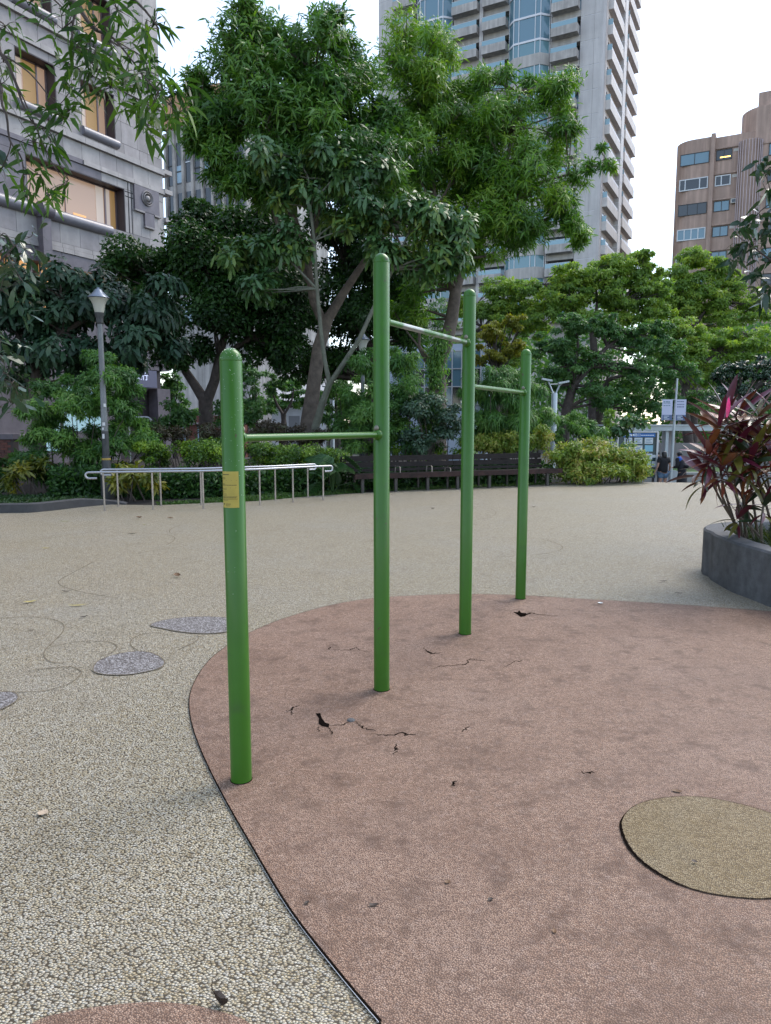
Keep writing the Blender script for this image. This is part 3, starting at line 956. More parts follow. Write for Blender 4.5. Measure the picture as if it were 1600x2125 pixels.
def cordyline(label, base, tips, weights, nl=(17, 23), pink=False, Lr=(0.24, 0.42)):
    e = empty('cordyline_plant', base, label, 'plant', 'red-leaved plants in the planter')
    for ti, tp in enumerate(tips):
        q0 = np.array(base) + np.array([rng.normal(0, 0.06), rng.normal(0, 0.06), 0]); tp = np.array(tp)
        mid = q0 * 0.45 + tp * 0.55 + rng.normal(0, 0.03, 3)
        pts = spline([q0, mid, tp], 5)
        b_ = MB(); b_.tube(pts, [0.014 - 0.004 * i / (len(pts) - 1) for i in range(len(pts))], 7)
        b_.build('stem', M_CANE, e, smooth=True)
        n = rng.integers(*nl)
        lean = tp - q0; lean[2] = 0; lean = lean / (np.linalg.norm(lean) + 0.2)
        for i in range(n):
            az = i * 2.4 + rng.normal(0, 0.2); el = R(66 - 100 * (i / n) ** 0.8 + rng.normal(0, 11))
            L_ = rng.uniform(*Lr) * (0.7 + 0.5 * math.sin(PI * min(1, i / n + 0.25)))
            j = rng.choice(len(weights), p=np.array(weights) / sum(weights))
            
            bnd = (0.25, 0.6, 1.1)[min(2, int(2.99 * i / n))]
            d = np.array([math.cos(az) * math.cos(el), math.sin(az) * math.cos(el), math.sin(el)])
            Mx = Matrix.Rotation(az, 4, 'Z') @ Matrix.Rotation(-el, 4, 'Y') @ Matrix.Rotation(rng.normal(0, 0.35), 4, 'X')
            lo = inst('leaf', CLM[(int(j), bnd)], e, tp - np.array([0, 0, 0.012 * i]) - np.array(e.location), Mx.to_euler(), (L_, L_ * rng.uniform(0.85, 1.15), L_))
    return e
Yc = 7.15
zs = PH - 0.1
W_RED = [5, 3.6, 1.4, 2.5, 3.2, 0, 0.8]
W_OLV = [3, 2.2, 2.6, 2, 1, 0, 2.5]
cordyline('red-leaved plant leaning out over the planter rim, with bronze upright tips', (3.62, 7.2, zs), [at(1492, 880, 7.0), at(1470, 925, 6.95), at(1500, 960, 6.85), at(1462, 968, 7.3), at(1515, 905, 7.3)], W_RED)
cordyline('red-leaved plant with the single bright pink young leaf', (3.72, 7.3, zs), [at(1507, 860, 7.3), at(1535, 850, 7.5), at(1528, 925, 7.0), at(1545, 895, 7.1)], W_RED)
cordyline('red-leaved plant with olive blades at the frame edge of the planter', (3.95, 7.1, zs), [at(1575, 860, 7.2), at(1560, 935, 6.9), at(1590, 900, 7.0), at(1605, 945, 6.9), at(1570, 965, 7.1), at(1620, 860, 7.4)], W_OLV)
pk = bpy.data.objects['cordyline_plant.001']
pp_ = at(1508, 866, 6.75)
inst('leaf', CLM[(5, 0.25)], pk, pp_ - np.array(pk.location), (R(60), R(-80), R(30)), (0.20, 0.22, 0.2))['label'] = 'bright pink young leaf'
cordyline('low dark-leaved sprout among the grassy tufts of the planter', (3.68, 7.05, zs), [at(1532, 1070, 7.0), at(1585, 1045, 6.9), at(1548, 1040, 7.2)], [3, 0.3, 0.6, 1, 0, 0, 4], nl=(9, 12), Lr=(0.22, 0.34))
M_TUFT = leaf_mat('tuft_blades', [(0.012, 0.022, 0.008), (0.03, 0.05, 0.015), (0.07, 0.09, 0.03)], 0.4)
pts = np.c_[RNG.uniform(3.55, 4.6, 2600), RNG.uniform(6.1, 8.0, 2600), np.full(2600, zs)]
cen = RNG.integers(0, 60, 2600); cc = np.c_[RNG.uniform(3.58, 4.6, 60), RNG.uniform(6.2, 7.95, 60)]
pts[:, :2] = cc[cen] + RNG.normal(0, 0.03, (2600, 2))
tag(blades('planter_grass', pts, 0.2, 0.011, M_TUFT, lean=0.75), kind='stuff')

# ================================================================== BUILDINGS (one street grid, turned 28 degrees)
GA = R(-28)
LX = np.array([math.cos(GA), math.sin(GA), 0]); LY = np.array([-math.sin(GA), math.cos(GA), 0])
def onplane(O, nrm, tan, u, v):
    d = ray(u, v); k_ = np.dot(O - _cam, nrm) / np.dot(d, nrm); p_ = _cam + d * k_
    return np.dot(p_ - O, tan), p_[2]

M_GLASSD = mat('dark_window_glass', (0.03, 0.035, 0.04), 0.08, spec=0.7)
M_GLASSB = mat('blue_window_glass', (0.12, 0.22, 0.28), 0.08, spec=0.8)
M_GLASST = mat('teal_window_glass', (0.13, 0.25, 0.29), 0.1, spec=0.8)
M_ALU = mat('pale_window_frame', (0.55, 0.56, 0.57), 0.45, 0.3)
M_DARKF = mat('dark_window_frame', (0.03, 0.03, 0.032), 0.5)

# ---------------------------------------------------------------- bank building at the left
K = at(333, 240, 36); K[2] = 0
bank = empty('bank_building', K, 'grey granite bank building at the left with lit windows and round stone medallion', 'building', rz=GA, world=False)
M_GRAN = [mat('pale_granite_%s' % n_, c, 0.55, var=0.14, vscale=2.5, streak=0.14, bump=0.05, bscale=60) for n_, c in
          (('cool', (0.315, 0.285, 0.285)), ('grey', (0.265, 0.242, 0.24)), ('light', (0.375, 0.345, 0.335)))]
M_GRAND = mat('dark_granite', (0.15, 0.13, 0.15), 0.45, var=0.2, vscale=2.5, streak=0.15)
M_REV = mat('dark_reveal', (0.045, 0.035, 0.042), 0.5)
M_STONEW = mat('pale_stone_band', (0.42, 0.385, 0.37), 0.6, var=0.12, vscale=3, streak=0.2)
M_LIT = mat('lit_room_wall', (0.30, 0.20, 0.145), 0.2, emit=(1.0, 0.66, 0.45), estr=0.10, spec=0.6)
M_LITB = mat('lit_blind', (0.34, 0.21, 0.08), 0.5, emit=(1.0, 0.55, 0.2), estr=0.06)
M_LITC = mat('pale_curtain', (0.50, 0.42, 0.36), 0.7, emit=(1.0, 0.8, 0.66), estr=0.10)
M_LITO = mat('orange_lit_window', (0.5, 0.26, 0.10), 0.4, emit=(1.0, 0.52, 0.2), estr=0.28)
M_WINF = mat('mauve_window_frame', (0.20, 0.15, 0.155), 0.4, 0.3)
M_DARKGAP = mat('open_joint', (0.02, 0.018, 0.02), 0.9)
# body behind the cladding, with the long side running towards the viewer, outside the frame included
bx('wall', bank, M_REV, -16, -0.62, -34, 0, STREET, 26)
bx('wall', bank, M_GRAN[1], -0.62, 0.0, -34, -10.6, STREET, 26)
GAP = 0.014
def course(z0, z1, widths, mats, y0=-10.6, y1=0.0, holes=(), proud=0.0, name='cladding_panel', depth=0.60):
    """a row of separate stone panels; holes are (ya, yb) window openings"""
    ys = [y1]
    i = 0
    while ys[-1] > y0 + 0.2:
        ys.append(max(y0, ys[-1] - widths[i % len(widths)])); i += 1
    segs = []
    for a, c in zip(ys[1:], ys[:-1]):
        parts = [(a, c)]
        for (ha, hb) in holes:
            nxt = []
            for (p0, p1) in parts:
                if hb <= p0 or ha >= p1: nxt.append((p0, p1)); continue
                if ha > p0: nxt.append((p0, ha))
                if hb < p1: nxt.append((hb, p1))
            parts = nxt
        segs += parts
    for (a, c) in segs:
        if c - a < 0.06: continue
        bx(name, bank, random.choice(mats) if isinstance(mats, list) else mats, -depth, proud, a + GAP / 2, c - GAP / 2, z0 + GAP / 2, z1 - GAP / 2)
W1, W2 = (-7.5, -5.72), (-4.53, -2.75)
wd = [0.95, 0.55, 0.95, 0.95, 0.9]
# ground floor: plain dark stone, entrance recess near the corner under the sign
course(STREET, 3.3, [0.85, 2.4, 3.6, 3.6], M_GRAND, holes=[(-3.25, -0.86)])
course(3.3, 4.15, [3.25, 3.6, 3.6], M_GRAND, holes=[(-3.25, -0.02)])
course(4.15, 6.0, wd, M_GRAND)
course(6.0, 8.05, wd, [M_STONEW], holes=[(-10.6, -2.95)])
course(8.05, 8.62, [2.9, 1.2, 1.2], M_GRAND, y1=-2.95)
course(8.05, 8.62, wd, [M_STONEW], y0=-2.95)
course(8.62, 8.82, wd, [M_STONEW], proud=0.05, name='stone_band')
course(8.82, 9.0, wd, [M_STONEW], proud=0.02, name='stone_band')
course(9.0, 9.86, [0.98], M_GRAN)
course(9.86, 10.2, [0.98], M_GRAN)
BIG = (-7.3, -2.38)
course(10.2, 12.06, [0.42, 0.52, 0.52, 0.46, 0.46], [M_STONEW, M_GRAN[2]], holes=[BIG], y0=-7.3)
course(10.2, 12.06, [1.6], [M_GRAND], y1=-7.3)
course(12.06, 12.42, [0.42, 0.52, 0.52, 0.46, 0.86, 0.86], [M_GRAN[2]], y0=-3.64)
course(12.06, 12.42, [1.8], [M_GRAND], y1=-3.64)
course(12.42, 12.62, [0.93], [M_STONEW], y0=-4.6, proud=0.10, name='stone_band')
course(12.42, 12.62, [1.9], [M_GRAND], y1=-4.6, proud=0.06, name='stone_band')
course(12.62, 13.28, [0.92], M_GRAN)
course(13.28, 13.52, [1.5], [M_GRAN[2]], proud=0.14, name='stone_band')
course(13.52, 14.0, [0.9, 0.5, 0.9], M_GRAN)
course(14.0, 14.9, [0.9, 0.62, 0.9], M_GRAN, holes=[W1, W2])
course(14.9, 15.88, [0.9, 0.62, 0.9], M_GRAN, holes=[W1, W2])
course(15.88, 16.2, [1.2], M_GRAN)
course(16.2, 16.42, [1.6], [M_GRAN[2]], proud=0.10, name='stone_band')
course(16.42, 17.08, [0.92], M_GRAN)
course(17.08, 17.3, [1.5], [M_GRAN[2]], proud=0.14, name='stone_band')
course(17.3, 17.75, [0.9, 0.5, 0.9], M_GRAN)
for dz in (3.75, 7.5):
    course(14.0 + dz, 14.9 + dz, [0.9, 0.62, 0.9], M_GRAN, holes=[W1, W2])
    course(14.9 + dz, 15.88 + dz, [0.9, 0.62, 0.9], M_GRAN, holes=[W1, W2])
    course(15.88 + dz, 17.75 + dz, [0.9], M_GRAN)
def bank_window(ya, yb, z0, z1, big=False):
    w_ = empty('window', (0, 0, 0), None, None, world=False)
    w_.parent = bank; w_.location = (0, (ya + yb) / 2, z0)
    ya -= (ya + yb) / 2 - 0; h = z1 - z0
    half = (yb - (w_.location.y)); ya, yb = -half, half
    bx('pane', w_, M_LIT, -0.56, -0.545, ya, yb, 0, h)
    bx('reveal', w_, M_REV, -0.6, -0.01, yb - 0.03, yb + 0.004, 0, h)
    bx('reveal', w_, M_REV, -0.6, -0.01, ya - 0.004, ya + 0.03, 0, h)
    bx('soffit', w_, M_REV, -0.6, -0.01, ya, yb, h - 0.03, h + 0.003)
    fr_ = [(ya, ya + 0.05), (yb - 0.09, yb - 0.03)]
    if big:
        bx('curtain', w_, M_LITC, -0.54, -0.53, yb - 1.15, yb - 0.75, 0.02, h - 0.03)
        bx('blind', w_, M_LITB, -0.54, -0.53, yb - 0.36, yb - 0.1, 0.02, h - 0.03)
        bx('curtain', w_, M_LITC, -0.54, -0.532, yb - 0.62, yb - 0.40, 0.02, h - 0.03)
        fr_ += [(yb - 0.70, yb - 0.62), (ya + 0.35, ya + 0.42), ((ya + yb) / 2 - 0.3, (ya + yb) / 2 - 0.285)]
        bx('desk', w_, M_LITC, -0.54, -0.53, -0.9, -0.5, 0.02, 0.3)
        bx('desk', w_, M_LITO, -0.54, -0.53, 0.1, 0.75, 0.02, 0.34)
    else:
        bx('curtain', w_, M_LITC, -0.54, -0.53, ya + 0.05, ya + 0.62, 0.02, h - 0.03)
        bx('blind', w_, M_LITB, -0.54, -0.53, ya + 0.70, yb - 0.45, 0.28, h - 0.03)
        fr_ += [(yb - 0.52, yb - 0.45)]
    for (a, c) in fr_: bx('mullion', w_, M_WINF, -0.55, -0.50, a, c, 0, h)
    bx('frame_rail', w_, M_WINF, -0.549, -0.50, ya, yb, 0, 0.05)
    bx('frame_rail', w_, M_WINF, -0.549, -0.50, ya, yb, h - 0.09, h - 0.03)
    return w_
def bank_sill(ya, yb, z, r_, m):
    b_ = MB()
    b_.tube([(0.02, ya, 0), (0.02, yb, 0)], r_, 16)
    o_ = inst('sill', b_.mesh('sill', m, True), bank, (0, 0, z))
    return o_
M_SILL = mat('dark_rounded_sill', (0.20, 0.19, 0.215), 0.35, var=0.12, vscale=3)
for dz in (0, 3.75, 7.5):
    for W_ in (W1, W2):
        bank_window(*W_, 14.0 + dz, 15.88 + dz)
        bank_sill(W_[0] - 0.03, W_[1] + 0.08, 13.82 + dz, 0.19, M_SILL)
bank_window(*BIG, 10.2, 12.06, True)
bank_sill(-34, -3.3, 10.02, 0.24, M_SILL)
# orange lit band of the storey below
for i, (ya, yb) in enumerate(((-10.6, -8.2), (-8.1, -6.95), (-6.6, -5.0), (-4.9, -3.75), (-3.65, -2.95))):
    w_ = empty('window', (0, (ya + yb) / 2, 6.0), None, None, world=False); w_.parent = bank
    hh = (yb - ya) / 2
    bx('pane', w_, M_LITO if i != 4 else M_LITB, -0.5, -0.48, -hh, hh, 0, 2.05)
    for y in (-hh, hh - 0.06): bx('mullion', w_, M_WINF, -0.48, -0.42, y, y + 0.06, 0, 2.05)
# pilaster with a round cap
b = MB(); b.box(0.0, 0.34, -0.2, 0.2, 8.1, 9.75); b.add([], [])
inst('pilaster', b.mesh('pilaster', M_GRAND), bank, (0, -6.75, 0))
b = MB(); b.tube([(0.28, -0.26, 0), (0.28, 0.26, 0)], 0.30, 18)
inst('pilaster_cap', b.mesh('pilaster_cap', M_GRAND, True), bank, (0, -6.75, 10.02))
# medallion block
bx('relief_block', bank, M_GRAND, 0.002, 0.10, -1.88, -0.38, 11.34, 12.41)
bx('relief_block', bank, M_GRAND, 0.002, 0.10, -1.30, -0.72, 10.72, 11.32)
bx('relief_step', bank, M_GRAN[0], 0.002, 0.13, -1.9, -1.32, 11.26, 11.33)
bx('relief_step', bank, M_GRAN[0], 0.002, 0.13, -0.70, -0.3, 11.26, 11.33)
bx('relief_step', bank, M_GRAN[0], 0.002, 0.13, -1.32, -0.70, 10.64, 10.71)
for y in (-2.2, -2.02): bx('groove', bank, M_DARKGAP, 0.001, 0.006, y, y + 0.05, 10.2, 12.4)
for z in (11.75, 11.95): bx('groove', bank, M_DARKGAP, 0.002, 0.007, -2.36, -1.9, z, z + 0.04)
md = empty('medallion', (0.10, -1.14, 11.95), None, None, world=False); md.parent = bank
def disc(prof, n_, m):
    b_ = MB(); b_.lathe(prof, 28)
    o_ = inst(n_, b_.mesh(n_, m, True), md, (0, 0, 0), (0, PI / 2, 0)); return o_
disc([(0.33, 0.0), (0.34, 0.05), (0.31, 0.08), (0.28, 0.05), (0.28, 0.0)], 'outer_ring', M_GRAN[1])
disc([(0.24, 0.0), (0.25, 0.06), (0.215, 0.09), (0.19, 0.06), (0.18, 0.0)], 'inner_ring', M_GRAN[1])
disc([(0.13, 0.0), (0.13, 0.03), (0.11, 0.09), (0.06, 0.13), (0.001, 0.14)], 'boss', M_GRAN[2])
# far return beyond the corner (narrow pale slivers with projecting bands)
for z in (6.5, 9.3, 11.2, 12.5, 13.4): bx('stone_band', bank, M_STONEW, -0.5, 0.12, 0.002, 0.5, z, z + 0.2)
# sign over the entrance
sg = empty('sign_box', (0, -2.0, 3.72), None, None, world=False); sg.parent = bank
M_SIGNB = mat('grey_blue_sign', (0.13, 0.13, 0.20), 0.4)
M_SIGNT = mat('lit_sign_letter', (0.5, 0.55, 0.75), 0.5, emit=(0.65, 0.75, 1.0), estr=0.35)
bx('sign_board', sg, M_SIGNB, -0.5, 0.05, -1.2, 1.1, -0.4, 0.4)
tm = text_mesh('\u9280\u884c', 0.40, M_SIGNT)
inst('lettering', tm, sg, (0.056, 0.15, 0.08), (PI / 2, 0, PI / 2))
bx('ledge', bank, M_GRAN[1], -0.6, 0.12, -34, -7.2, 0.98, 1.22)
# lit shop glass low on the bank front, pale blue
M_CYAN = mat('pale_blue_shopfront', (0.30, 0.50, 0.56), 0.15, emit=(0.55, 0.85, 0.95), estr=0.08, spec=0.7)
for (ya, yb, z0, z1) in ((-6.2, -4.1, 1.3, 3.2), (-7.3, -6.4, 0.5, 2.0)):
    bx('shop_window', bank, M_CYAN, 0.005, 0.03, ya, yb, z0, z1)

# brick wall at the far left, brick by brick where it shows
M_BRICK = [mat('brick_%s' % n_, c, 0.8, var=0.25, vscale=8) for n_, c in (('dull', (0.13, 0.055, 0.045)), ('brown', (0.10, 0.045, 0.04)), ('red', (0.16, 0.06, 0.045)))]
M_MORT = mat('mortar', (0.07, 0.055, 0.05), 0.9)
bw0 = at(-60, 950, 24.2); bw0[2] = STREET
bwall = empty('brick_wall', bw0, 'low red brick wall with dark coping under the bank ledge, far left', 'wall', rz=R(-6), world=False)
bx('wall', bwall, M_MORT, -8, 1.52, 0.012, 0.3, 0, 2.15)
bx('coping', bwall, M_GRAND, -8, 1.56, -0.05, 0.34, 2.15, 2.32)
bme = {}
for r_ in range(24):
    for c in range(9):
        x = -0.55 + c * 0.235 + (0.117 if r_ % 2 else 0)
        if x + 0.22 > 1.52: continue
        z = 0.03 + r_ * 0.088
        if z + 0.075 > 2.15: continue
        mm = random.choice(M_BRICK)
        bx('brick', bwall, mm, x, x + 0.222, -0.006 * random.choice((0, 1)), 0.012, z, z + 0.075)

# ---------------------------------------------------------------- apartment tower
C = at(1252, 200, 98); C[2] = STREET
tower = empty('apartment_tower', C, 'tall grey concrete apartment tower with stacked balconies behind the trees', 'building', rz=GA, world=False)
M_CON = mat('grey_concrete', (0.49, 0.455, 0.425), 0.75, var=0.14, vscale=0.5, streak=0.2)
M_CONL = mat('pale_tile_panel', (0.54, 0.505, 0.49), 0.6, var=0.10, vscale=0.4, streak=0.12)
M_CONS = mat('weathered_spandrel', (0.50, 0.46, 0.43), 0.8, var=0.2, vscale=0.8, streak=0.3)
M_SUNWALL = mat('sunlit_side_wall', (0.66, 0.57, 0.52), 0.7, var=0.1, vscale=0.5, streak=0.12)  # side wall colour lightened to paint in the sun on this face
M_SUNBALC = mat('sunlit_side_balcony', (0.62, 0.57, 0.54), 0.7, var=0.1, vscale=0.8, streak=0.15)  # brighter copy of the balcony concrete, sunlight put into the colour
M_JPALE = mat('pale_joint_line', (0.68, 0.67, 0.70), 0.7)
M_RAILG = mat('blue_glass_rail', (0.22, 0.36, 0.42), 0.1, spec=0.8)
M_YEL = mat('pale_green_blind', (0.50, 0.60, 0.28), 0.6)
TD, TWD, TH, FH = 20.6, 32.6, 68.0, 3.0
bx('wall', tower, M_CON, -TWD, -0.02, 1.3, TD, 0, TH)
bx('wall', tower, M_CON, -TWD, -0.02, 0.0, 1.3, 0, 13.0)
z0_ = 54.22 - STREET - 13 * FH                # a slab underside level read from the photo
floors = [z0_ + FH * i for i in range(0, 18)]
bays = {'bal1': (-6.85, -3.2), 'bay1': (-12.65, -7.05), 'bal2': (-16.3, -12.75), 'bal3': (-20.75, -16.85), 'bay2': (-26.3, -20.85), 'bal4': (-29.9, -26.4)}
def multi(name, boxes, m, parent, loc, bm=None):
    key = ('multi', name, m.name, tuple(boxes))
    if key not in _bxc:
        b_ = MB()
        for q in boxes: b_.box(*q)
        _bxc[key] = b_.mesh(name, m)
    return inst(name, _bxc[key], parent, loc)
def balcony(parent, x0, x1, z, side=False, glass=None, plain_depth=1.15):
    """parapet tray in front of a glazed recess; z is its underside"""
    w_ = x1 - x0
    th = 0.12
    dp = plain_depth
    parts = [(0.1, w_ - 0.1, -dp, 0.0, 0, 0.15), (0.1, w_ - 0.1, -dp, -dp + th, 0.15, 1.05), (0.1, 0.1 + th, -dp + th, 0, 0.15, 1.05), (w_ - 0.1 - th, w_ - 0.1, -dp + th, 0, 0.15, 1.05)]
    rail = [(0.14, w_ - 0.14, -dp + 0.03, -dp + 0.06, 1.05, 1.62)]
    bal = multi('balcony', parts, M_CONS, parent, (x0, 0, z)) if not side else None
    return bal, rail, w_
rt_ = random.Random(4)
for nm, (x0, x1) in bays.items():
    for fi, z in enumerate(floors):
        if z < 12: continue
        w_ = x1 - x0
        if nm.startswith('bal'):
            bal, rail, _ = balcony(tower, x0, x1, z)
            big = (nm == 'bal2' and fi in (12, 13)) or (nm == 'bal3' and fi in (13,))
            r_ = multi('glass_rail', rail, M_RAILG, bal, (0, 0, 0))
            multi('rail_bar', [(0.12, w_ - 0.12, -1.13, -1.08, 1.62, 1.66)], M_ALU, bal, (0, 0, 0))
            bx('spandrel', tower, M_CON, x0, x1, 0.02, 1.3, z - 0.75, z - 0.004)
            gm = rt_.choice([M_GLASSD, M_GLASSD, M_GLASSB, M_GLASST])
            wn_ = bx('window', tower, gm, x0 + 0.02, x1 - 0.02, 1.18, 1.295, z + 0.0, z + FH - 0.76)
            hz = (FH - 0.76) / 2
            for f_ in (-0.5, -0.17, 0.17, 0.5):
                bx('mullion', wn_, M_ALU if rt_.random() < 0.6 else M_DARKF, f_ * (w_ - 0.2) - 0.04, f_ * (w_ - 0.2) + 0.04, -0.11, -0.06, -hz, hz)
            if (nm == 'bal2' and fi == 12):
                bx('blind', wn_, M_YEL, -w_ / 2 + 0.1, w_ / 2 - 0.1, -0.125, -0.115, -0.3, 0.5)
            if (nm == 'bal3' and fi == 12): pass
        else:
            ch, dp = 1.0, 1.3
            glazed = (nm == 'bay1' and z > 51.5) or (nm == 'bay2' and z > 49)
            def ring(zA, zB, ins):
                poly = [(ins, 0.3), (ins, -dp + ch + ins * 0.4), (ch + ins * 0.4, -dp + ins), (w_ - ch - ins * 0.4, -dp + ins), (w_ - ins, -dp + ch + ins * 0.4), (w_ - ins, 0.3)]
                b_ = MB(); b_.prism(poly, zA, zB); return b_
            key = ('bayband', nm, glazed)
            if key not in _bxc:
                h0 = 1.45 if not glazed else 0.25
                _bxc[key] = (ring(0, h0, 0).mesh('bay_window', M_CON if not glazed else M_JPALE), ring(h0, FH - 0.002, 0.1).mesh('pane', M_GLASSB if glazed else M_GLASST), h0)
            me1, me2, h0 = _bxc[key]
            bw_ = inst('bay_window', me1, tower, (x0, 0, z))
            inst('pane', me2, bw_)
            mb_ = MB()
            for (px_, py_) in [(0.08, -dp + ch + 0.1), (ch, -dp + 0.06), (w_ - ch, -dp + 0.06), (w_ - 0.08, -dp + ch + 0.1), (ch + 0.7, -dp + 0.06), (w_ - ch - 0.7, -dp + 0.06)]:
                mb_.box(px_ - 0.05, px_ + 0.05, py_ - 0.05, py_ + 0.05, h0, FH)
            km = ('baymul', nm, glazed)
            if km not in _bxc: _bxc[km] = mb_.mesh('mullions', M_ALU)
            inst('mullions', _bxc[km], bw_)['kind'] = 'stuff'
# piers: separate storey-high panels with pale joints
piers = [(-3.15, -1.42, 0.0), (-1.40, -0.66, 0.0), (-7.03, -6.87, -0.1), (-12.73, -12.67, 0.1), (-16.83, -16.32, -0.35), (-20.83, -20.77, 0.1), (-26.38, -26.32, 0.1), (-32.6, -29.95, 0.0)]
for (x0, x1, y) in piers:
    for z in floors:
        if z < 12: continue
        bx('cladding_panel', tower, M_CONL, x0, x1, y, 1.29, z - 0.95 + 0.05, z - 0.95 + FH - 0.03)
        bx('joint', tower, M_JPALE, x0, x1, y + 0.04, 1.28, z - 0.95 - 0.03, z - 0.95 + 0.05)
# chamfered corner and sunlit side
b = MB(); b.prism([(-0.66, 0.0), (-0.30, 0.0), (-0.02, 0.35), (-0.02, 1.3), (-0.66, 1.3)], 12, TH)
inst('corner_pier', b.mesh('corner_pier', M_CONL), tower)
bx('side_wall', tower, M_SUNWALL, -0.018, 0.10, 0.4, TD, 0, TH)
for (y0, y1) in ((8.7, 10.6),):
    bx('side_pier', tower, M_CONL, 0.10, 0.75, y0, y1, 0, TH)
    for z in floors: bx('joint', tower, M_JPALE, 0.12, 0.77, y0 - 0.02, y1 + 0.02, z - 0.95 - 0.03, z - 0.95 + 0.05)
for (y0, y1) in ((0.9, 8.4), (11.8, 20.2)):
    for z in floors:
        if z < 8: continue
        d_ = 0.75
        w_ = y1 - y0
        bal = multi('balcony', [(0.10, d_, 0, w_, 0, 0.16), (d_ - 0.14, d_, 0, w_, 0.16, 1.15), (0.10, d_ - 0.14, 0, 0.14, 0.16, 1.15), (0.10, d_ - 0.14, w_ - 0.14, w_, 0.16, 1.15)], M_SUNBALC, tower, (0, y0, z - 0.4))
        multi('glass_rail', [(0.12, d_ - 0.04, 0.04, 0.07, 1.15, 1.85)], M_RAILG, bal, (0, 0, 0))
        multi('glass_rail', [(d_ - 0.09, d_ - 0.06, 0.07, w_ - 0.05, 1.15, 1.5)], M_JPALE, bal, (0, 0, 0))
        bx('window', tower, M_GLASSD, 0.101, 0.13, y0 + 0.3, y1 - 0.3, z - 0.2, z + 1.9)

# ---------------------------------------------------------------- brown office building at the right
BO = at(1400, 330, 100); BO[2] = STREET
brown = empty('office_building', BO, 'brown tiled office building with rounded corner, far right', 'building', rz=GA, world=False)
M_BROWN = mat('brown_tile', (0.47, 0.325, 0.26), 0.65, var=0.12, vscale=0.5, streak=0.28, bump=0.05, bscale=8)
M_BROWND = mat('brown_tile_rib', (0.44, 0.305, 0.245), 0.65, var=0.12, vscale=0.6, streak=0.25)  # tile of ribs and shaft, slightly darker than the wall tile
def bh(u, v): a_, z_ = onplane(BO, LY, LX, u, v); return a_, z_ - STREET
zt1 = 39.3
# plan: rounded left corner
arc = [(2.2 - 2.2 * math.cos(a) - 0.0, 2.2 - 2.2 * math.sin(a)) for a in np.linspace(0, PI / 2, 8)]
b = MB(); b.prism(arc + [(4.35, 0), (4.35, -0.0), (4.35, 12), (0, 12)], 0, zt1)
inst('wall', b.mesh('wall', M_BROWN), brown)
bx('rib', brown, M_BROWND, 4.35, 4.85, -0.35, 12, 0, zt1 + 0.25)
bx('wall', brown, M_BROWN, 4.85, 9.4, 0.25, 12, 0, zt1 - 0.15)
bx('wall', brown, M_BROWN, 9.4, 26, 0.0, 12, 0, zt1 + 2.6)
# upper drum and block
drum = [(10.6 - 3.0 * math.cos(a), 3.3 - 3.0 * math.sin(a)) for a in np.linspace(0, PI / 2, 9)]
b = MB(); b.prism(drum + [(26, 0.3), (26, 10), (7.6, 10)], zt1 - 0.2, zt1 + 2.8)
inst('drum', b.mesh('drum', M_BROWN), brown)
bx('roof_block', brown, M_BROWN, 9.5, 26, 0.9, 9.5, zt1 + 2.8, zt1 + 4.6)
# fluted shaft
dr2 = [(8.9 - 1.35 * math.cos(a), 0.2 - 1.25 * math.sin(a)) for a in np.linspace(0, PI, 13)]
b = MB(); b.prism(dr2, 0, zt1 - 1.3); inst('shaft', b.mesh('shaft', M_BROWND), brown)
M_FIN = mat('pale_metal_fin', (0.45, 0.36, 0.36), 0.5, 0.2)
for a in np.linspace(0.5, PI - 0.1, 11):
    x_, y_ = 8.9 - 1.43 * math.cos(a), 0.2 - 1.33 * math.sin(a)
    bx('fin', brown, M_FIN, x_ - 0.045, x_ + 0.045, y_ - 0.07, y_ + 0.07, 4, zt1 - 1.4)
def bwin(x0, x1, z0, z1, yf, frame, pane, splits, lit=False):
    w_ = x1 - x0; h = z1 - z0
    g_ = bx('window', brown, pane, x0, x1, yf - 0.03, yf + 0.06, z0, z1)
    t = 0.07 if frame is M_DARKF else 0.12
    for (a, c, p, q) in ((-w_ / 2, w_ / 2, -h / 2, -h / 2 + t), (-w_ / 2, w_ / 2, h / 2 - t, h / 2)):
        bx('frame', g_, frame, a, c, -0.10, -0.05, p, q)
    for s in [0] + list(splits) + [1]:
        c = -w_ / 2 + s * (w_ - t) + t / 2
        bx('frame', g_, frame, c - t / 2, c + t / 2, -0.098, -0.048, -h / 2 + t, h / 2 - t)
    return g_
FHB = 3.15
styles = [(M_DARKF, M_GLASSB, (0.5,), M_DARKF, M_GLASSD, (0.5,)), (M_ALU, M_GLASSD, (0.2, 0.72), M_ALU, M_GLASSD, (0.4,)),
          (M_DARKF, M_GLASSD, (0.33, 0.68), M_DARKF, M_GLASSB, (0.5,)), (M_ALU, M_GLASSB, (0.25, 0.5, 0.75), M_DARKF, M_GLASSB, (0.5,)),
          (M_ALU, M_GLASSD, (0.5,), M_DARKF, M_GLASSB, (0.5,)), (M_DARKF, M_GLASSB, (0.5,), M_ALU, M_GLASSD, (0.4,))]
zw = 36.15
M_LAMPW = mat('warm_ceiling_lamp', (1, 0.7, 0.2), 0.5, emit=(1.0, 0.62, 0.15), estr=1.5)
M_AC = mat('air_conditioner_case', (0.5, 0.48, 0.44), 0.6)
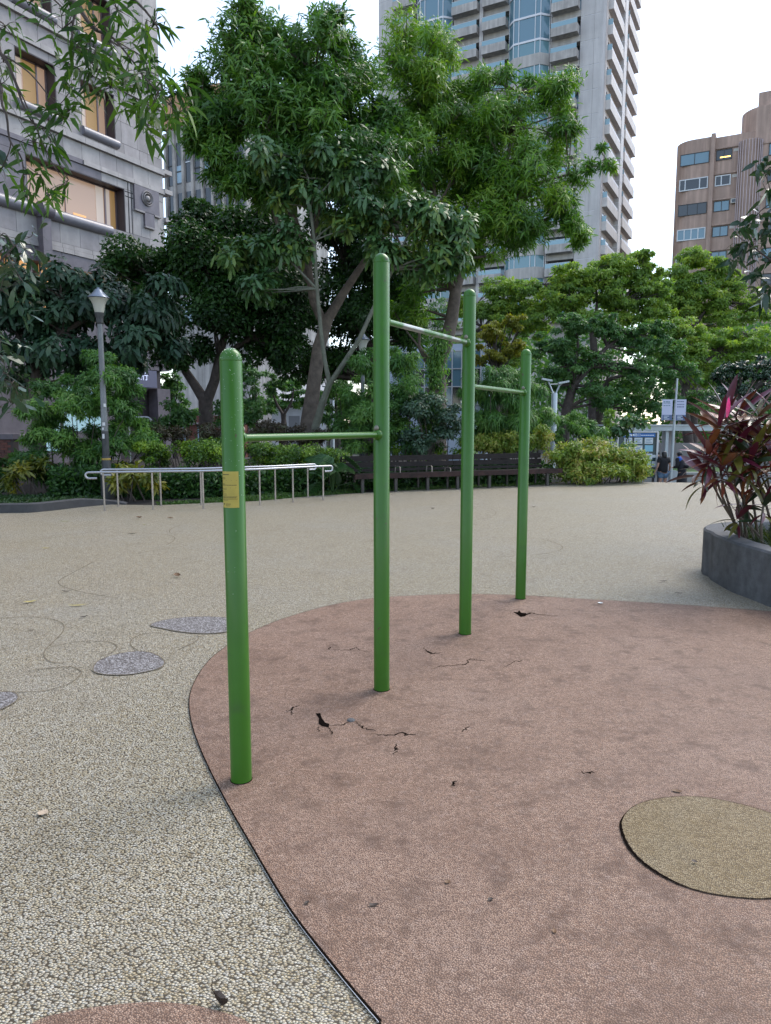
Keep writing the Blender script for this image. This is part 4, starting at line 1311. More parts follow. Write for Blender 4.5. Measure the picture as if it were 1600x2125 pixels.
for i, (f1, p1, s1, f2, p2, s2_) in enumerate(styles):
    z = zw - i * FHB
    bwin(0.72, 4.2, z, z + 1.45, 0.0, f1, p1, s1)
    g_ = bwin(5.0, 6.85, z + 0.1, z + 1.4, 0.25, f2, p2, s2_)
    if i == 0: bx('ceiling_lamp', g_, M_LAMPW, -0.45, 0.75, -0.06, -0.035, -0.35, -0.22)
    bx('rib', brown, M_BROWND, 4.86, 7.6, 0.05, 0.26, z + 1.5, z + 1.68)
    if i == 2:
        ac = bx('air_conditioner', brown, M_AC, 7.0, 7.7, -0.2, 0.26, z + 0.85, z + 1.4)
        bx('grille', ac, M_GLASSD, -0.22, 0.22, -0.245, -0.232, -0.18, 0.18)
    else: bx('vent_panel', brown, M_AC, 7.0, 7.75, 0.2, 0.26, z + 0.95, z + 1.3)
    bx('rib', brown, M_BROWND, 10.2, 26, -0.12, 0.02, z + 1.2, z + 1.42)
    for x in (11.0, 14.5, 18):
        bwin(x, x + 2.6, z - 0.3, z + 1.15, 0.0, M_DARKF, M_GLASSB if i % 2 == 0 else M_GLASSD, (0.5,))

# ---------------------------------------------------------------- weathered concave block behind the bank
OB = at(346, 330, 62); OB[2] = STREET
old = empty('old_building', OB, 'weathered grey block with curved front and tall slit windows between bank and big tree', 'building', rz=GA, world=False)
M_OLD = mat('stained_render', (0.55, 0.52, 0.49), 0.8, var=0.2, vscale=0.7, streak=0.4)
M_RUST = mat('rust_stained_fin', (0.55, 0.50, 0.45), 0.8, var=0.3, vscale=1.0, streak=0.4)
nC = 8
def cpos(i): return (i * 0.98, 0.018 * (i * 0.98) ** 2 - 0.1 * i)
pl = [cpos(i) for i in range(nC + 1)]
b = MB(); b.prism(pl + [(pl[-1][0], 12), (0, 12)], 0, 26.2); inst('wall', b.mesh('wall', M_OLD), old)
b = MB(); b.prism([(x, y - 0.35) for x, y in pl] + [(x, y - 0.01) for x, y in pl[::-1]], 26.2, 28.6); inst('parapet', b.mesh('parapet', mat('orange_cladding', (0.45, 0.24, 0.13), 0.7, var=0.2, vscale=1)), old)
M_CURT = mat('pale_blue_curtain_window', (0.33, 0.46, 0.55), 0.4)
for i in range(nC):
    (xa, ya), (xb, yb) = pl[i], pl[i + 1]
    ang = math.atan2(yb - ya, xb - xa)
    bay = empty('facade_bay', (xa, ya, 0), None, None, world=False); bay.parent = old; bay.rotation_euler = (0, 0, ang)
    bx('fin', bay, M_RUST, -0.12, 0.12, -0.2, 0.05, 17.4, 26.0)
    for z in (21.9, 18.0):
        bx('pane', bay, M_GLASSD, 0.2, 0.8, -0.03, 0.02, z, z + 3.2)
        bx('frame', bay, M_ALU if i % 3 == 2 else M_DARKF, 0.18, 0.82, -0.07, -0.031, z + (0.9 if i % 2 else 1.5), z + (1.0 if i % 2 else 1.58))
        if i % 3 == 1 and z > 20: bx('pane', bay, M_CURT, 0.22, 0.78, -0.05, -0.032, z + 0.1, z + 1.4)
    bx('ledge', bay, M_RUST, 0, 0.98, -0.4, 0.02, 16.9, 17.4)
    for z in (14.4, 11.0):
        bx('pane', bay, M_CURT if i % 5 != 3 else M_GLASSD, 0.05, 0.93, -0.05, 0.02, z, z + 1.6)
        bx('frame', bay, M_DARKF, 0.44, 0.50, -0.09, -0.051, z, z + 1.6)
        bx('frame', bay, M_DARKF, 0.04, 0.94, -0.09, -0.051, z + 1.05, z + 1.11)

# ---------------------------------------------------------------- low buildings glimpsed between the trunks
gb = at(905, 760, 46); gb[2] = STREET
gl = empty('glass_pavilion', gb, 'blue glass building with pale grid glimpsed behind the right tree trunk', 'building', rz=R(-20), world=False)
bx('wall', gl, mat('pale_blue_wall', (0.45, 0.52, 0.62), 0.5), -4, 3, 0.3, 6, 0, 7.6)
for i in range(9):
    for j in range(3):
        bx('pane', gl, M_GLASSB if (i + j) % 3 else M_GLASSD, -2.6 + i * 0.6 + 0.03, -2.6 + (i + 1) * 0.6 - 0.03, 0.2, 0.26, 3.9 + j * 1.1, 3.9 + (j + 1) * 1.1 - 0.06)
for i in range(10): bx('mullion', gl, M_ALU, -2.6 + i * 0.6 - 0.03, -2.6 + i * 0.6 + 0.03, 0.12, 0.295, 3.8, 7.3)
for j in range(4): bx('mullion', gl, M_ALU, -2.6, 2.8, 0.14, 0.29, 3.84 + j * 1.1, 3.9 + j * 1.1)
wb_ = at(622, 865, 50); wb_[2] = STREET
wh = empty('white_kiosk', wb_, 'low white building with sloping roof seen between two tree trunks', 'building', rz=R(8), world=False)
M_WHITE = mat('white_wall', (0.62, 0.62, 0.63), 0.6, var=0.1)
bx('wall', wh, M_WHITE, -1.9, 1.8, 0, 5, 0, 3.9)
b = MB(); b.add([(-2.1, -0.9, 3.9), (2.0, -0.9, 4.3), (2.0, 5.2, 5.6), (-2.1, 5.2, 5.2), (-2.1, -0.9, 4.05), (2.0, -0.9, 4.45), (2.0, 5.2, 5.75), (-2.1, 5.2, 5.35)],
                [(0, 3, 2, 1), (4, 5, 6, 7), (0, 1, 5, 4), (1, 2, 6, 5), (2, 3, 7, 6), (3, 0, 4, 7)])
inst('roof', b.mesh('roof', mat('grey_roof', (0.42, 0.42, 0.43), 0.6)), wh)
bx('door', wh, mat('grey_door', (0.25, 0.25, 0.26), 0.6), -0.75, 0.0, -0.04, 0.02, 0, 3.2)
for x in (0.25, 0.85, 1.35): bx('panel', wh, mat('pale_panel', (0.7, 0.7, 0.7), 0.5), x, x + 0.4, -0.05, 0.02, 0.2, 3.4)
# red brick frontage low between trunks
rb = at(400, 880, 58); rb[2] = STREET
rbd = empty('brick_house', rb, 'red brick frontage low behind the hedge left of the nearest post', 'building', rz=R(-5), world=False)
bx('wall', rbd, M_BRICK[2], -5.5, 4.2, 0, 5, 0, 3.3)
for x in (-3.6, -1.7, 0.4, 2.3): bx('window', rbd, M_CURT, x, x + 1.1, -0.05, 0.02, 1.3, 2.5)
bx('ledge', rbd, M_STONEW, -5.6, 4.3, -0.3, 0.02, 2.62, 2.76)

# ================================================================== TREES AND SHRUBS
M_BARK = mat('grey_brown_bark', (0.12, 0.095, 0.075), 0.9, var=0.4, vscale=5, bump=0.8, bscale=18)
M_BARKD = mat('dark_bark', (0.07, 0.055, 0.048), 0.9, var=0.4, vscale=5, bump=0.8, bscale=18)
M_BARKG = mat('greenish_bark', (0.13, 0.135, 0.10), 0.85, var=0.3, vscale=4, bump=0.5, bscale=20)
LM_MANGO = leaf_mat('lance_leaf', [(0.03, 0.09, 0.018), (0.058, 0.155, 0.027), (0.10, 0.225, 0.034), (0.18, 0.31, 0.04)], 0.38, 0.38)
LM_MANGO2 = leaf_mat('lance_leaf_bright', [(0.036, 0.10, 0.015), (0.075, 0.185, 0.022), (0.14, 0.28, 0.028), (0.23, 0.34, 0.04)], 0.4, 0.4)
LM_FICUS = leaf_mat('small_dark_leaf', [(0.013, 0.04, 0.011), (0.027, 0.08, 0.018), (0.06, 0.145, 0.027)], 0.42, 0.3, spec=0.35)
LM_UMB = leaf_mat('umbrella_leaf', [(0.03, 0.08, 0.03), (0.06, 0.135, 0.05), (0.10, 0.20, 0.06), (0.20, 0.25, 0.03)], 0.33, 0.28)
LM_MAG = leaf_mat('broad_dark_leaf', [(0.013, 0.036, 0.02), (0.026, 0.065, 0.034), (0.045, 0.10, 0.045)], 0.42, 0.2, spec=0.35)
LM_NEAR = leaf_mat('overhead_leaf', [(0.016, 0.045, 0.011), (0.03, 0.08, 0.015), (0.06, 0.135, 0.02), (0.12, 0.21, 0.025)], 0.45, 0.4, spec=0.3)
LM_FEATH = leaf_mat('feathery_leaf', [(0.026, 0.085, 0.02), (0.06, 0.16, 0.035), (0.115, 0.25, 0.05), (0.18, 0.32, 0.055)], 0.45, 0.38)
LM_HEDGE = leaf_mat('hedge_leaf', [(0.02, 0.06, 0.012), (0.06, 0.14, 0.018), (0.16, 0.28, 0.026), (0.28, 0.39, 0.035)], 0.42, 0.3)
LM_NAND = leaf_mat('golden_shrub_leaf', [(0.07, 0.14, 0.02), (0.16, 0.25, 0.03), (0.28, 0.32, 0.05), (0.38, 0.27, 0.09)], 0.5, 0.35)
LM_FLAME = leaf_mat('yellow_green_leaf', [(0.085, 0.16, 0.03), (0.16, 0.275, 0.05), (0.25, 0.37, 0.06), (0.36, 0.43, 0.05)], 0.5, 0.45)
LM_FARD = leaf_mat('far_green_leaf', [(0.035, 0.10, 0.03), (0.075, 0.18, 0.05), (0.13, 0.26, 0.065)], 0.45, 0.38)
LM_CROT = leaf_mat('croton_leaf', [(0.03, 0.06, 0.012), (0.16, 0.18, 0.02), (0.32, 0.27, 0.03)], 0.35, 0.25)
LM_GLOSSY = leaf_mat('glossy_dark_leaf', [(0.010, 0.032, 0.014), (0.02, 0.055, 0.022), (0.035, 0.085, 0.03)], 0.27, 0.15, spec=0.7)
LM_MAROON = leaf_mat('maroon_leaf', [(0.03, 0.028, 0.016), (0.06, 0.04, 0.022), (0.05, 0.07, 0.02)], 0.5, 0.2)

def TP(Y, *pts): return [(at(u, v, Y), r) for (u, v, r) in pts]
def base_at(u, Y, z=-0.02):
    p_ = at(u, 880, Y); return np.array([p_[0], Y, z])

# big central tree
Y = 22.0
b0 = base_at(640, Y, -0.1)
make_tree('broadleaf_tree', 'big spreading tree with pale leaning forked trunk behind the nearest post', 'tree', b0,
          [(b0 + np.array([0, 0, -0.3]), 0.32)] + TP(Y, (640, 880, 0.25), (651, 800, 0.21), (662, 720, 0.19), (682, 655, 0.165)),
          [TP(Y, (682, 660, 0.155), (712, 610, 0.125), (748, 555, 0.10), (800, 480, 0.08), (820, 400, 0.05)),
           TP(Y, (675, 680, 0.15), (650, 625, 0.13), (640, 560, 0.11), (610, 450, 0.09), (580, 330, 0.06), (560, 220, 0.04)),
           TP(Y, (645, 590, 0.10), (590, 500, 0.09), (555, 400, 0.07), (500, 330, 0.05), (450, 290, 0.035)),
           TP(Y, (640, 560, 0.10), (660, 430, 0.08), (670, 300, 0.06), (660, 160, 0.035))],
          [PB(510, 130, 105, 95, Y, 2.0, 13, 48), PB(640, 120, 120, 85, Y, 2.2, 14, 50), PB(570, 235, 160, 90, Y, 2.4, 22, 52), PB(720, 235, 100, 110, Y, 2.2, 16, 50),
           PB(450, 250, 70, 80, Y, 1.4, 8, 40), PB(620, 340, 130, 70, Y, 2.2, 14, 45), PB(770, 350, 80, 90, Y, 1.8, 12, 45), PB(470, 345, 70, 55, Y, 1.4, 9, 42), PB(530, 60, 80, 48, Y, 1.4, 9, 42), PB(690, 70, 60, 40, Y, 1.2, 7, 40), PB(410, 180, 34, 60, Y, 0.9, 6, 36), PB(780, 260, 60, 90, Y + 1, 1.6, 11, 48), PB(560, 390, 110, 40, Y, 1.6, 10, 40), PB(745, 160, 50, 60, Y + 1, 1.4, 8, 42), PB(780, 430, 60, 50, Y + 1, 1.2, 6, 36), PB(420, 290, 40, 60, Y, 1.0, 6, 36)],
          M_BARK, LM_MANGO, K=8, L=0.215, W=0.045, droop=0.3, seed=2, twig=0.03, dens=1.75)

# right-hand tree with brighter young leaves
Y = 24.5
b0 = base_at(905, Y, -0.1)
make_tree('broadleaf_tree', 'tall bright green tree behind the middle posts, crown overlapping the tower', 'tree', b0,
          [(b0 + np.array([0, 0, -0.3]), 0.40)] + TP(Y, (905, 880, 0.35), (908, 800, 0.30), (905, 760, 0.27), (925, 715, 0.24), (938, 660, 0.21), (946, 600, 0.19)),
          [TP(Y, (945, 610, 0.17), (962, 540, 0.14), (985, 470, 0.12), (1040, 370, 0.09), (1070, 270, 0.06), (1080, 190, 0.04)),
           TP(Y, (944, 620, 0.13), (925, 540, 0.11), (905, 440, 0.09), (890, 300, 0.06), (860, 180, 0.04)),
           TP(Y, (985, 470, 0.10), (1060, 420, 0.08), (1130, 375, 0.05), (1180, 362, 0.03), (1225, 348, 0.018), (1255, 330, 0.010)),
           TP(Y, (975, 500, 0.09), (1050, 470, 0.07), (1120, 460, 0.05), (1170, 440, 0.03)),
           TP(Y, (908, 770, 0.15), (885, 745, 0.12), (870, 720, 0.06))],
          [PB(855, 120, 85, 70, Y, 2.0, 12, 50), PB(900, 230, 95, 80, Y, 2.2, 16, 52), PB(860, 330, 70, 80, Y, 2.0, 12, 48), PB(1040, 255, 105, 75, Y, 2.2, 17, 54), PB(1130, 190, 62, 45, Y, 1.4, 7, 40),
           PB(1160, 280, 45, 70, Y, 1.2, 7, 42), PB(1080, 360, 120, 70, Y, 2.2, 17, 52), PB(970, 350, 90, 90, Y, 2.2, 16, 50), PB(1160, 430, 52, 60, Y, 1.4, 8, 44), PB(1060, 450, 110, 60, Y, 2.0, 14, 50),
           PB(960, 480, 90, 60, Y, 1.6, 10, 40), PB(1265, 345, 22, 20, Y, 0.4, 3, 14), PB(940, 570, 60, 45, Y, 1.0, 6, 24), PB(1225, 345, 20, 16, Y, 0.4, 3, 10), PB(1205, 375, 24, 22, Y, 0.5, 3, 14), PB(1250, 305, 14, 12, Y, 0.3, 2, 9), PB(830, 420, 70, 60, Y, 1.6, 10, 46), PB(1000, 180, 60, 40, Y, 1.2, 7, 42), PB(1190, 480, 36, 40, Y, 1.0, 5, 40), PB(880, 560, 60, 60, Y + 1, 1.0, 7, 34), PB(860, 640, 50, 50, Y + 1, 0.9, 5, 30), PB(1000, 540, 60, 40, Y, 1.0, 6, 34)],
          M_BARK, LM_MANGO2, K=8, L=0.205, W=0.038, droop=0.34, seed=3, twig=0.028, dens=1.85)
# ivy climbing on its lower trunk stays with the tree's look as a thing of its own
rng = np.random.default_rng(31)
n = 1500
tt = rng.uniform(0, 1, n); pth = np.array([at(903, 800, 24.4), at(898, 740, 24.4), at(915, 700, 24.4)])
pp = np.array([pth[0] * (1 - t) ** 2 + 2 * t * (1 - t) * pth[1] + t * t * pth[2] for t in tt]) + rng.normal(0, 0.17, (n, 3)) * np.array([1, 0.6, 1]) + np.array([0, -0.25, 0])
ivy = leaf_object('ivy', pp, unit(rng.normal(size=(n, 3)) + np.array([0, -0.3, -0.8])), rng.normal(size=(n, 3)) + np.array([0, -1.5, 0.3]), rng.uniform(0.08, 0.17, n), rng.uniform(0.03, 0.06, n), rng.uniform(0.3, 1, n), LM_FEATH, None)
tag(ivy, 'light green creeper climbing the trunk behind the middle posts', 'climbing plant')

# umbrella-leaved tree in front of the big tree: thin green stems, large hand-shaped leaves
Y = 20.3
b0 = base_at(660, Y, -0.1)
make_tree('umbrella_tree', 'slender two-stemmed umbrella tree with large hand-shaped leaves in front of the big trunk', 'tree', b0,
          [(b0 + np.array([0, 0, -0.2]), 0.13)] + TP(Y, (655, 885, 0.115), (668, 840, 0.10), (684, 795, 0.085)),
          [TP(Y, (684, 797, 0.07), (674, 750, 0.062), (666, 690, 0.058), (658, 600, 0.05), (652, 500, 0.045), (644, 430, 0.04), (640, 370, 0.03), (620, 330, 0.02)),
           TP(Y, (684, 797, 0.075), (712, 755, 0.068), (745, 705, 0.06), (775, 640, 0.055), (815, 560, 0.045), (850, 480, 0.035), (880, 430, 0.025)),
           TP(Y, (658, 600, 0.035), (600, 540, 0.03), (540, 510, 0.02), (480, 520, 0.015)), TP(Y, (640, 430, 0.03), (720, 340, 0.025), (770, 320, 0.018))],
          [PB(580, 325, 80, 48, Y, 1.1, 9, 17), PB(680, 330, 80, 60, Y, 1.2, 10, 18), PB(770, 350, 70, 50, Y, 1.0, 8, 17), PB(620, 390, 70, 40, Y, 0.9, 6, 15), PB(500, 520, 78, 36, Y, 0.9, 8, 17),
           PB(600, 510, 70, 40, Y, 0.9, 8, 16), PB(800, 430, 90, 55, Y, 1.1, 10, 17), PB(900, 460, 90, 58, Y, 1.1, 11, 18), PB(960, 470, 45, 50, Y, 0.8, 5, 15), PB(850, 530, 80, 45, Y, 0.9, 7, 15), PB(930, 530, 60, 50, Y, 0.9, 7, 15), PB(740, 450, 70, 50, Y, 0.9, 7, 15), PB(790, 520, 50, 40, Y, 0.8, 5, 14), PB(570, 590, 80, 40, Y, 0.8, 5, 14)],
          M_BARKG, LM_UMB, K=8, L=0.25, W=0.078, dens=1.5, spread=82, sj=14, kind='obov', droop=0.32, seed=5, twig=0.016)

# dark fine-leaved fig at the left
Y = 26.5
b0 = base_at(432, Y, -0.1)
make_tree('fig_tree', 'dense dark fine-leaved tree with black forked trunk left of the nearest post', 'tree', b0,
          [(b0 + np.array([0, 0, -0.3]), 0.36)] + TP(Y, (430, 905, 0.30), (428, 860, 0.27), (426, 825, 0.25)),
          [TP(Y, (424, 830, 0.20), (405, 800, 0.17), (385, 770, 0.15), (365, 700, 0.11), (340, 600, 0.07)), TP(Y, (430, 830, 0.20), (445, 790, 0.18), (455, 740, 0.15), (480, 640, 0.11), (470, 520, 0.07)),
           TP(Y, (452, 750, 0.12), (520, 700, 0.1), (600, 660, 0.07))],
          [PB(290, 570, 60, 70, Y, 2.0, 14, 480), PB(380, 510, 60, 55, Y, 1.8, 12, 460), PB(430, 560, 90, 80, Y, 2.4, 22, 520), PB(530, 540, 90, 80, Y, 2.4, 22, 520), PB(320, 650, 90, 60, Y, 2.2, 18, 500),
           PB(460, 650, 100, 65, Y, 2.4, 22, 520), PB(590, 620, 80, 80, Y, 2.2, 20, 520), PB(560, 715, 70, 45, Y, 1.8, 12, 460), PB(418, 440, 28, 34, Y, 0.9, 5, 300), PB(380, 730, 70, 32, Y, 1.6, 9, 400), PB(470, 470, 60, 50, Y, 1.6, 10, 420), PB(560, 460, 70, 50, Y, 1.6, 10, 420)],
          M_BARKD, LM_FICUS, K=1, L=0.165, W=0.085, spread=60, sj=30, kind='diamond', droop=0.2, seed=6, twig=0.03)
# second dark tree behind the right fork
Y = 29.0
b0 = base_at(770, Y, -0.2)
make_tree('fig_tree', 'dark leafy tree filling the gap behind the second post', 'tree', b0,
          [(b0 + np.array([0, 0, -0.8]), 0.3)] + TP(Y, (770, 880, 0.26), (775, 800, 0.22), (770, 720, 0.18)), [TP(Y, (770, 720, 0.14), (730, 640, 0.1), (720, 560, 0.06)), TP(Y, (770, 720, 0.14), (830, 640, 0.1), (850, 560, 0.06))],
          [PB(740, 540, 90, 80, Y, 2.4, 20, 480), PB(720, 650, 90, 70, Y, 2.4, 20, 480), PB(830, 590, 80, 80, Y, 2.4, 18, 460), PB(830, 680, 70, 50, Y, 2.0, 12, 420), PB(700, 740, 60, 40, Y, 1.6, 9, 380), PB(780, 450, 70, 50, Y, 1.8, 10, 400), PB(670, 470, 70, 60, Y, 1.8, 12, 420), PB(690, 390, 60, 50, Y, 1.6, 8, 360), PB(640, 760, 60, 40, Y, 1.6, 8, 360)],
          M_BARKD, LM_FICUS, K=1, L=0.17, W=0.085, spread=60, sj=30, kind='diamond', droop=0.2, seed=16, twig=0.03, group=None)

# broad dark-leaved tree at the left behind the lamp
Y = 19.5
b0 = base_at(75, Y, 0.0)
make_tree('magnolia_tree', 'blue-green tree with broad drooping leaves around and behind the street lamp', 'tree', b0,
          [(b0 + np.array([0, 0, -0.2]), 0.2)] + TP(Y, (80, 860, 0.17), (70, 800, 0.15), (85, 740, 0.12)),
          [TP(Y, (85, 745, 0.1), (130, 690, 0.08), (200, 650, 0.06), (290, 640, 0.04)), TP(Y, (75, 780, 0.1), (40, 700, 0.08), (30, 620, 0.05)), TP(Y, (120, 700, 0.07), (130, 620, 0.05), (120, 580, 0.03))],
          [PB(60, 580, 80, 45, Y, 1.2, 8, 24), PB(40, 650, 75, 55, Y, 1.3, 9, 25), PB(130, 640, 80, 50, Y, 1.3, 10, 26), PB(150, 580, 70, 36, Y, 1.1, 6, 22), PB(230, 640, 70, 50, Y, 1.2, 9, 25), PB(310, 640, 62, 45, Y, 1.1, 8, 24),
           PB(120, 730, 90, 50, Y, 1.3, 10, 24), PB(260, 700, 90, 40, Y, 1.2, 8, 23), PB(370, 700, 40, 36, Y, 0.8, 4, 19), PB(30, 740, 60, 50, Y, 1.1, 6, 22), PB(340, 590, 45, 24, Y, 0.8, 4, 18), PB(180, 760, 60, 30, Y + 1, 0.9, 6, 22), PB(60, 775, 50, 30, Y + 1, 0.9, 5, 20), PB(250, 750, 50, 26, Y + 1, 0.8, 5, 20), PB(180, 600, 80, 40, Y + 0.6, 1.0, 6, 22)],
          M_BARKD, LM_MAG, K=7, L=0.22, W=0.082, dens=1.3, spread=88, sj=18, kind='obov', droop=0.45, seed=7, twig=0.018)

# large feathery shrub under it
def shrub(name, label, u, Y, blobs, leaf, L, W, K=1, kind='lance', seed=1, droop=0.25, spread=70, sj=25, stems=7, group=None, z=-0.02, cat='shrub', bark=None, sr=0.018):
    rng = np.random.default_rng(seed)
    if leaf is LM_FEATH:
        L, W, blobs = L * 0.74, W * 0.62, [(c, r, ns, nc * 1.5) for (c, r, ns, nc) in blobs]
    b0 = base_at(u, Y, z)
    e = empty(name, b0, label, cat, group)
    org = e.location[:]
    P, A, T, subs = clump_points([(c, r, int(ns * 1.8), nc * 0.58) for (c, r, ns, nc) in blobs], rng, 0.8, 0.7)
    ok = P[:, 2] > z + 0.02
    P, A, T = P[ok], A[ok], T[ok]
    b_ = MB()
    order = rng.permutation(len(subs))[:stems * 2]
    for i, j in enumerate(order):
        c, r = subs[j]
        q = b0 + np.array([(c[0] - b0[0]) * 0.55 + rng.normal(0, 0.12), (c[1] - b0[1]) * 0.4, 0])
        branch(b_, q, c, sr, sr * 0.35, rng, 5, 0.12)
    b_.build('stem', bark or M_BARKD, e, smooth=True)
    a = whorl(P, A, T, K, rng, spread, sj, L, 0.3, W)
    leaf_object('foliage', *a, leaf, e, kind=kind, droop=droop, origin=org)
    return e
Y = 16.6
shrub('feathery_shrub', 'large feathery green shrub left of the street lamp, filling the bed behind the kerb', 140, Y,
      [PB(90, 870, 70, 50, Y, 0.9, 8, 120), PB(160, 830, 70, 50, Y, 0.9, 8, 120), PB(225, 790, 50, 45, Y - 0.3, 0.7, 6, 110), PB(210, 745, 38, 26, Y + 0.6, 0.5, 5, 90), PB(190, 790, 60, 40, Y + 0.5, 0.6, 6, 100), PB(265, 800, 36, 40, Y + 0.2, 0.5, 5, 100), PB(110, 820, 50, 36, Y + 0.5, 0.6, 5, 100), PB(250, 840, 60, 50, Y, 0.8, 7, 115), PB(80, 940, 60, 50, Y, 0.8, 7, 115),
       PB(160, 920, 70, 60, Y, 0.9, 9, 120), PB(240, 920, 60, 50, Y, 0.8, 7, 110), PB(120, 985, 70, 30, Y, 0.6, 5, 90), PB(290, 900, 40, 45, Y + 0.4, 0.6, 5, 95), PB(175, 985, 50, 30, Y - 0.4, 0.5, 4, 80)],
      LM_FEATH, 0.15, 0.042, K=5, seed=9, droop=0.35, stems=9)
Y = 15.9
shrub('croton_shrub', 'small croton with yellow-tipped leaves at the far left behind the kerb', 60, Y, [PB(60, 970, 48, 30, Y, 0.4, 5, 26), PB(25, 1000, 30, 25, Y, 0.3, 3, 20)], LM_CROT, 0.15, 0.045, K=6, seed=12, group='croton plants', stems=4)
shrub('croton_shrub', 'croton with yellow leaf tips beside the foot of the street lamp', 268, 15.2, [PB(265, 985, 52, 26, 15.2, 0.35, 6, 26), PB(310, 990, 30, 30, 15.2, 0.3, 3, 20), PB(240, 1000, 30, 22, 15.2, 0.3, 3, 18)], LM_CROT, 0.15, 0.042, K=6, seed=13, group='croton plants', stems=4)
shrub('dark_shrub', 'dark low shrub at the left picture edge behind the kerb', 10, 17.5, [PB(0, 990, 50, 40, 17.5, 0.6, 6, 120), PB(-40, 960, 50, 60, 17.5, 0.6, 6, 120)], LM_FICUS, 0.1, 0.045, K=2, seed=14, stems=4)

# hedges behind the rails, clipped mounds
def hedge(label, u, Y, blobs, seed, leaf=LM_HEDGE, L=0.06, W=0.032, K=3, group='clipped hedge mounds'):
    return shrub('hedge', label, u, Y, blobs, leaf, L, W, K=K, kind='diamond', seed=seed, droop=0.1, spread=65, stems=10, group=group, cat='hedge')
Y = 16.9
hedge('clipped yellow-green hedge mound just right of the lamp', 320, Y, [PB(320, 935, 42, 32, Y, 0.7, 9, 190), PB(325, 985, 50, 45, Y, 0.7, 9, 170)], 41)
hedge('clipped yellow-green hedge behind the nearest post', 440, Y + 0.3, [PB(410, 935, 62, 36, Y, 0.8, 12, 200), PB(460, 930, 50, 34, Y, 0.8, 10, 200), PB(420, 990, 70, 42, Y, 0.8, 11, 170), PB(500, 985, 50, 42, Y, 0.7, 9, 160)], 42)
Y = 17.6
hedge('clipped hedge beneath the lowest crossbar', 620, Y, [PB(560, 940, 60, 34, Y, 0.8, 11, 200), PB(640, 945, 60, 34, Y, 0.8, 11, 200), PB(700, 950, 40, 34, Y, 0.7, 7, 180), PB(570, 990, 70, 36, Y, 0.8, 10, 150), PB(650, 985, 60, 36, Y, 0.8, 9, 150)], 43)
hedge('dull maroon hedge top behind the clipped mounds', 420, 19.0, [PB(340, 905, 60, 24, 19.0, 0.8, 8, 150), PB(460, 898, 60, 22, 19.0, 0.8, 8, 150), PB(560, 895, 70, 20, 19.0, 0.8, 8, 150), PB(640, 905, 60, 25, 19.0, 0.7, 7, 140)], 44, LM_MAROON, 0.08, 0.035, group=None)

# shrubs behind the bench
Y = 19.4
shrub('feathery_shrub', 'tall feathery bush behind the second post and left half of the bench', 790, Y,
      [PB(770, 760, 45, 50, Y, 0.8, 7, 110), PB(830, 750, 50, 55, Y + 0.6, 0.9, 7, 110), PB(760, 840, 70, 60, Y, 1.0, 10, 120), PB(840, 830, 60, 55, Y, 1.0, 9, 120), PB(740, 900, 60, 40, Y, 0.8, 7, 110), PB(830, 905, 70, 40, Y, 0.9, 8, 110), PB(890, 860, 50, 55, Y, 0.8, 8, 115)],
      LM_FEATH, 0.16, 0.042, K=5, seed=51, droop=0.4, stems=8)
shrub('bluish_shrub', 'rounded blue-green bush behind the bench between second and third posts', 900, 18.9,
      [PB(880, 850, 60, 40, 18.9, 0.8, 8, 150), PB(930, 880, 50, 50, 18.9, 0.8, 7, 140), PB(870, 920, 60, 35, 18.9, 0.7, 7, 120)], leaf_mat('bluish_leaf', [(0.02, 0.05, 0.03), (0.04, 0.085, 0.05), (0.07, 0.13, 0.065)], 0.42, 0.2), 0.085, 0.04, K=4, seed=52, stems=6)
Y = 20.6
shrub('weeping_shrub', 'weeping light green bush behind the third and fourth posts', 1040, Y,
      [PB(1020, 800, 55, 45, Y, 0.9, 8, 120), PB(1080, 810, 50, 45, Y, 0.9, 8, 120), PB(1030, 870, 60, 50, Y, 0.9, 9, 120), PB(1090, 870, 45, 50, Y, 0.8, 7, 110), PB(980, 800, 30, 30, Y, 0.6, 3, 80), PB(990, 890, 40, 40, Y, 0.7, 5, 90), PB(1130, 860, 30, 36, Y + 0.5, 0.5, 4, 80)],
      LM_FEATH, 0.19, 0.04, K=5, seed=53, droop=0.75, stems=8)
Y = 19.2
shrub('low_shrub', 'low bright green shrub right behind the bench back', 880, Y, [PB(800, 935, 60, 22, Y, 0.5, 6, 120), PB(880, 930, 60, 22, Y, 0.5, 6, 120), PB(960, 935, 50, 20, Y, 0.5, 5, 100)], LM_HEDGE, 0.08, 0.04, K=3, seed=54, kind='diamond')
Y = 20.1
shrub('golden_shrub', 'golden-orange low shrub along the right half of the bench back', 1050, Y, [PB(1000, 918, 52, 22, Y, 0.5, 22, 70), PB(1070, 915, 56, 22, Y, 0.5, 24, 70), PB(1120, 908, 40, 25, Y, 0.5, 18, 70), PB(1035, 925, 60, 18, Y, 0.5, 18, 70)], LM_NAND, 0.075, 0.028, K=4, seed=55, group='golden shrubs')
Y = 19.9
shrub('golden_shrub', 'broad golden-green shrub at the right end of the bench', 1250, Y, [PB(1180, 948, 50, 36, Y - 0.4, 0.7, 30, 95), PB(1240, 945, 56, 38, Y - 0.1, 0.8, 36, 95), PB(1300, 958, 46, 38, Y + 0.1, 0.8, 30, 95), PB(1220, 978, 90, 24, Y - 0.5, 0.7, 30, 90), PB(1325, 975, 26, 25, Y, 0.5, 14, 70)], LM_NAND, 0.09, 0.034, K=3, seed=56, group='golden shrubs', stems=10)
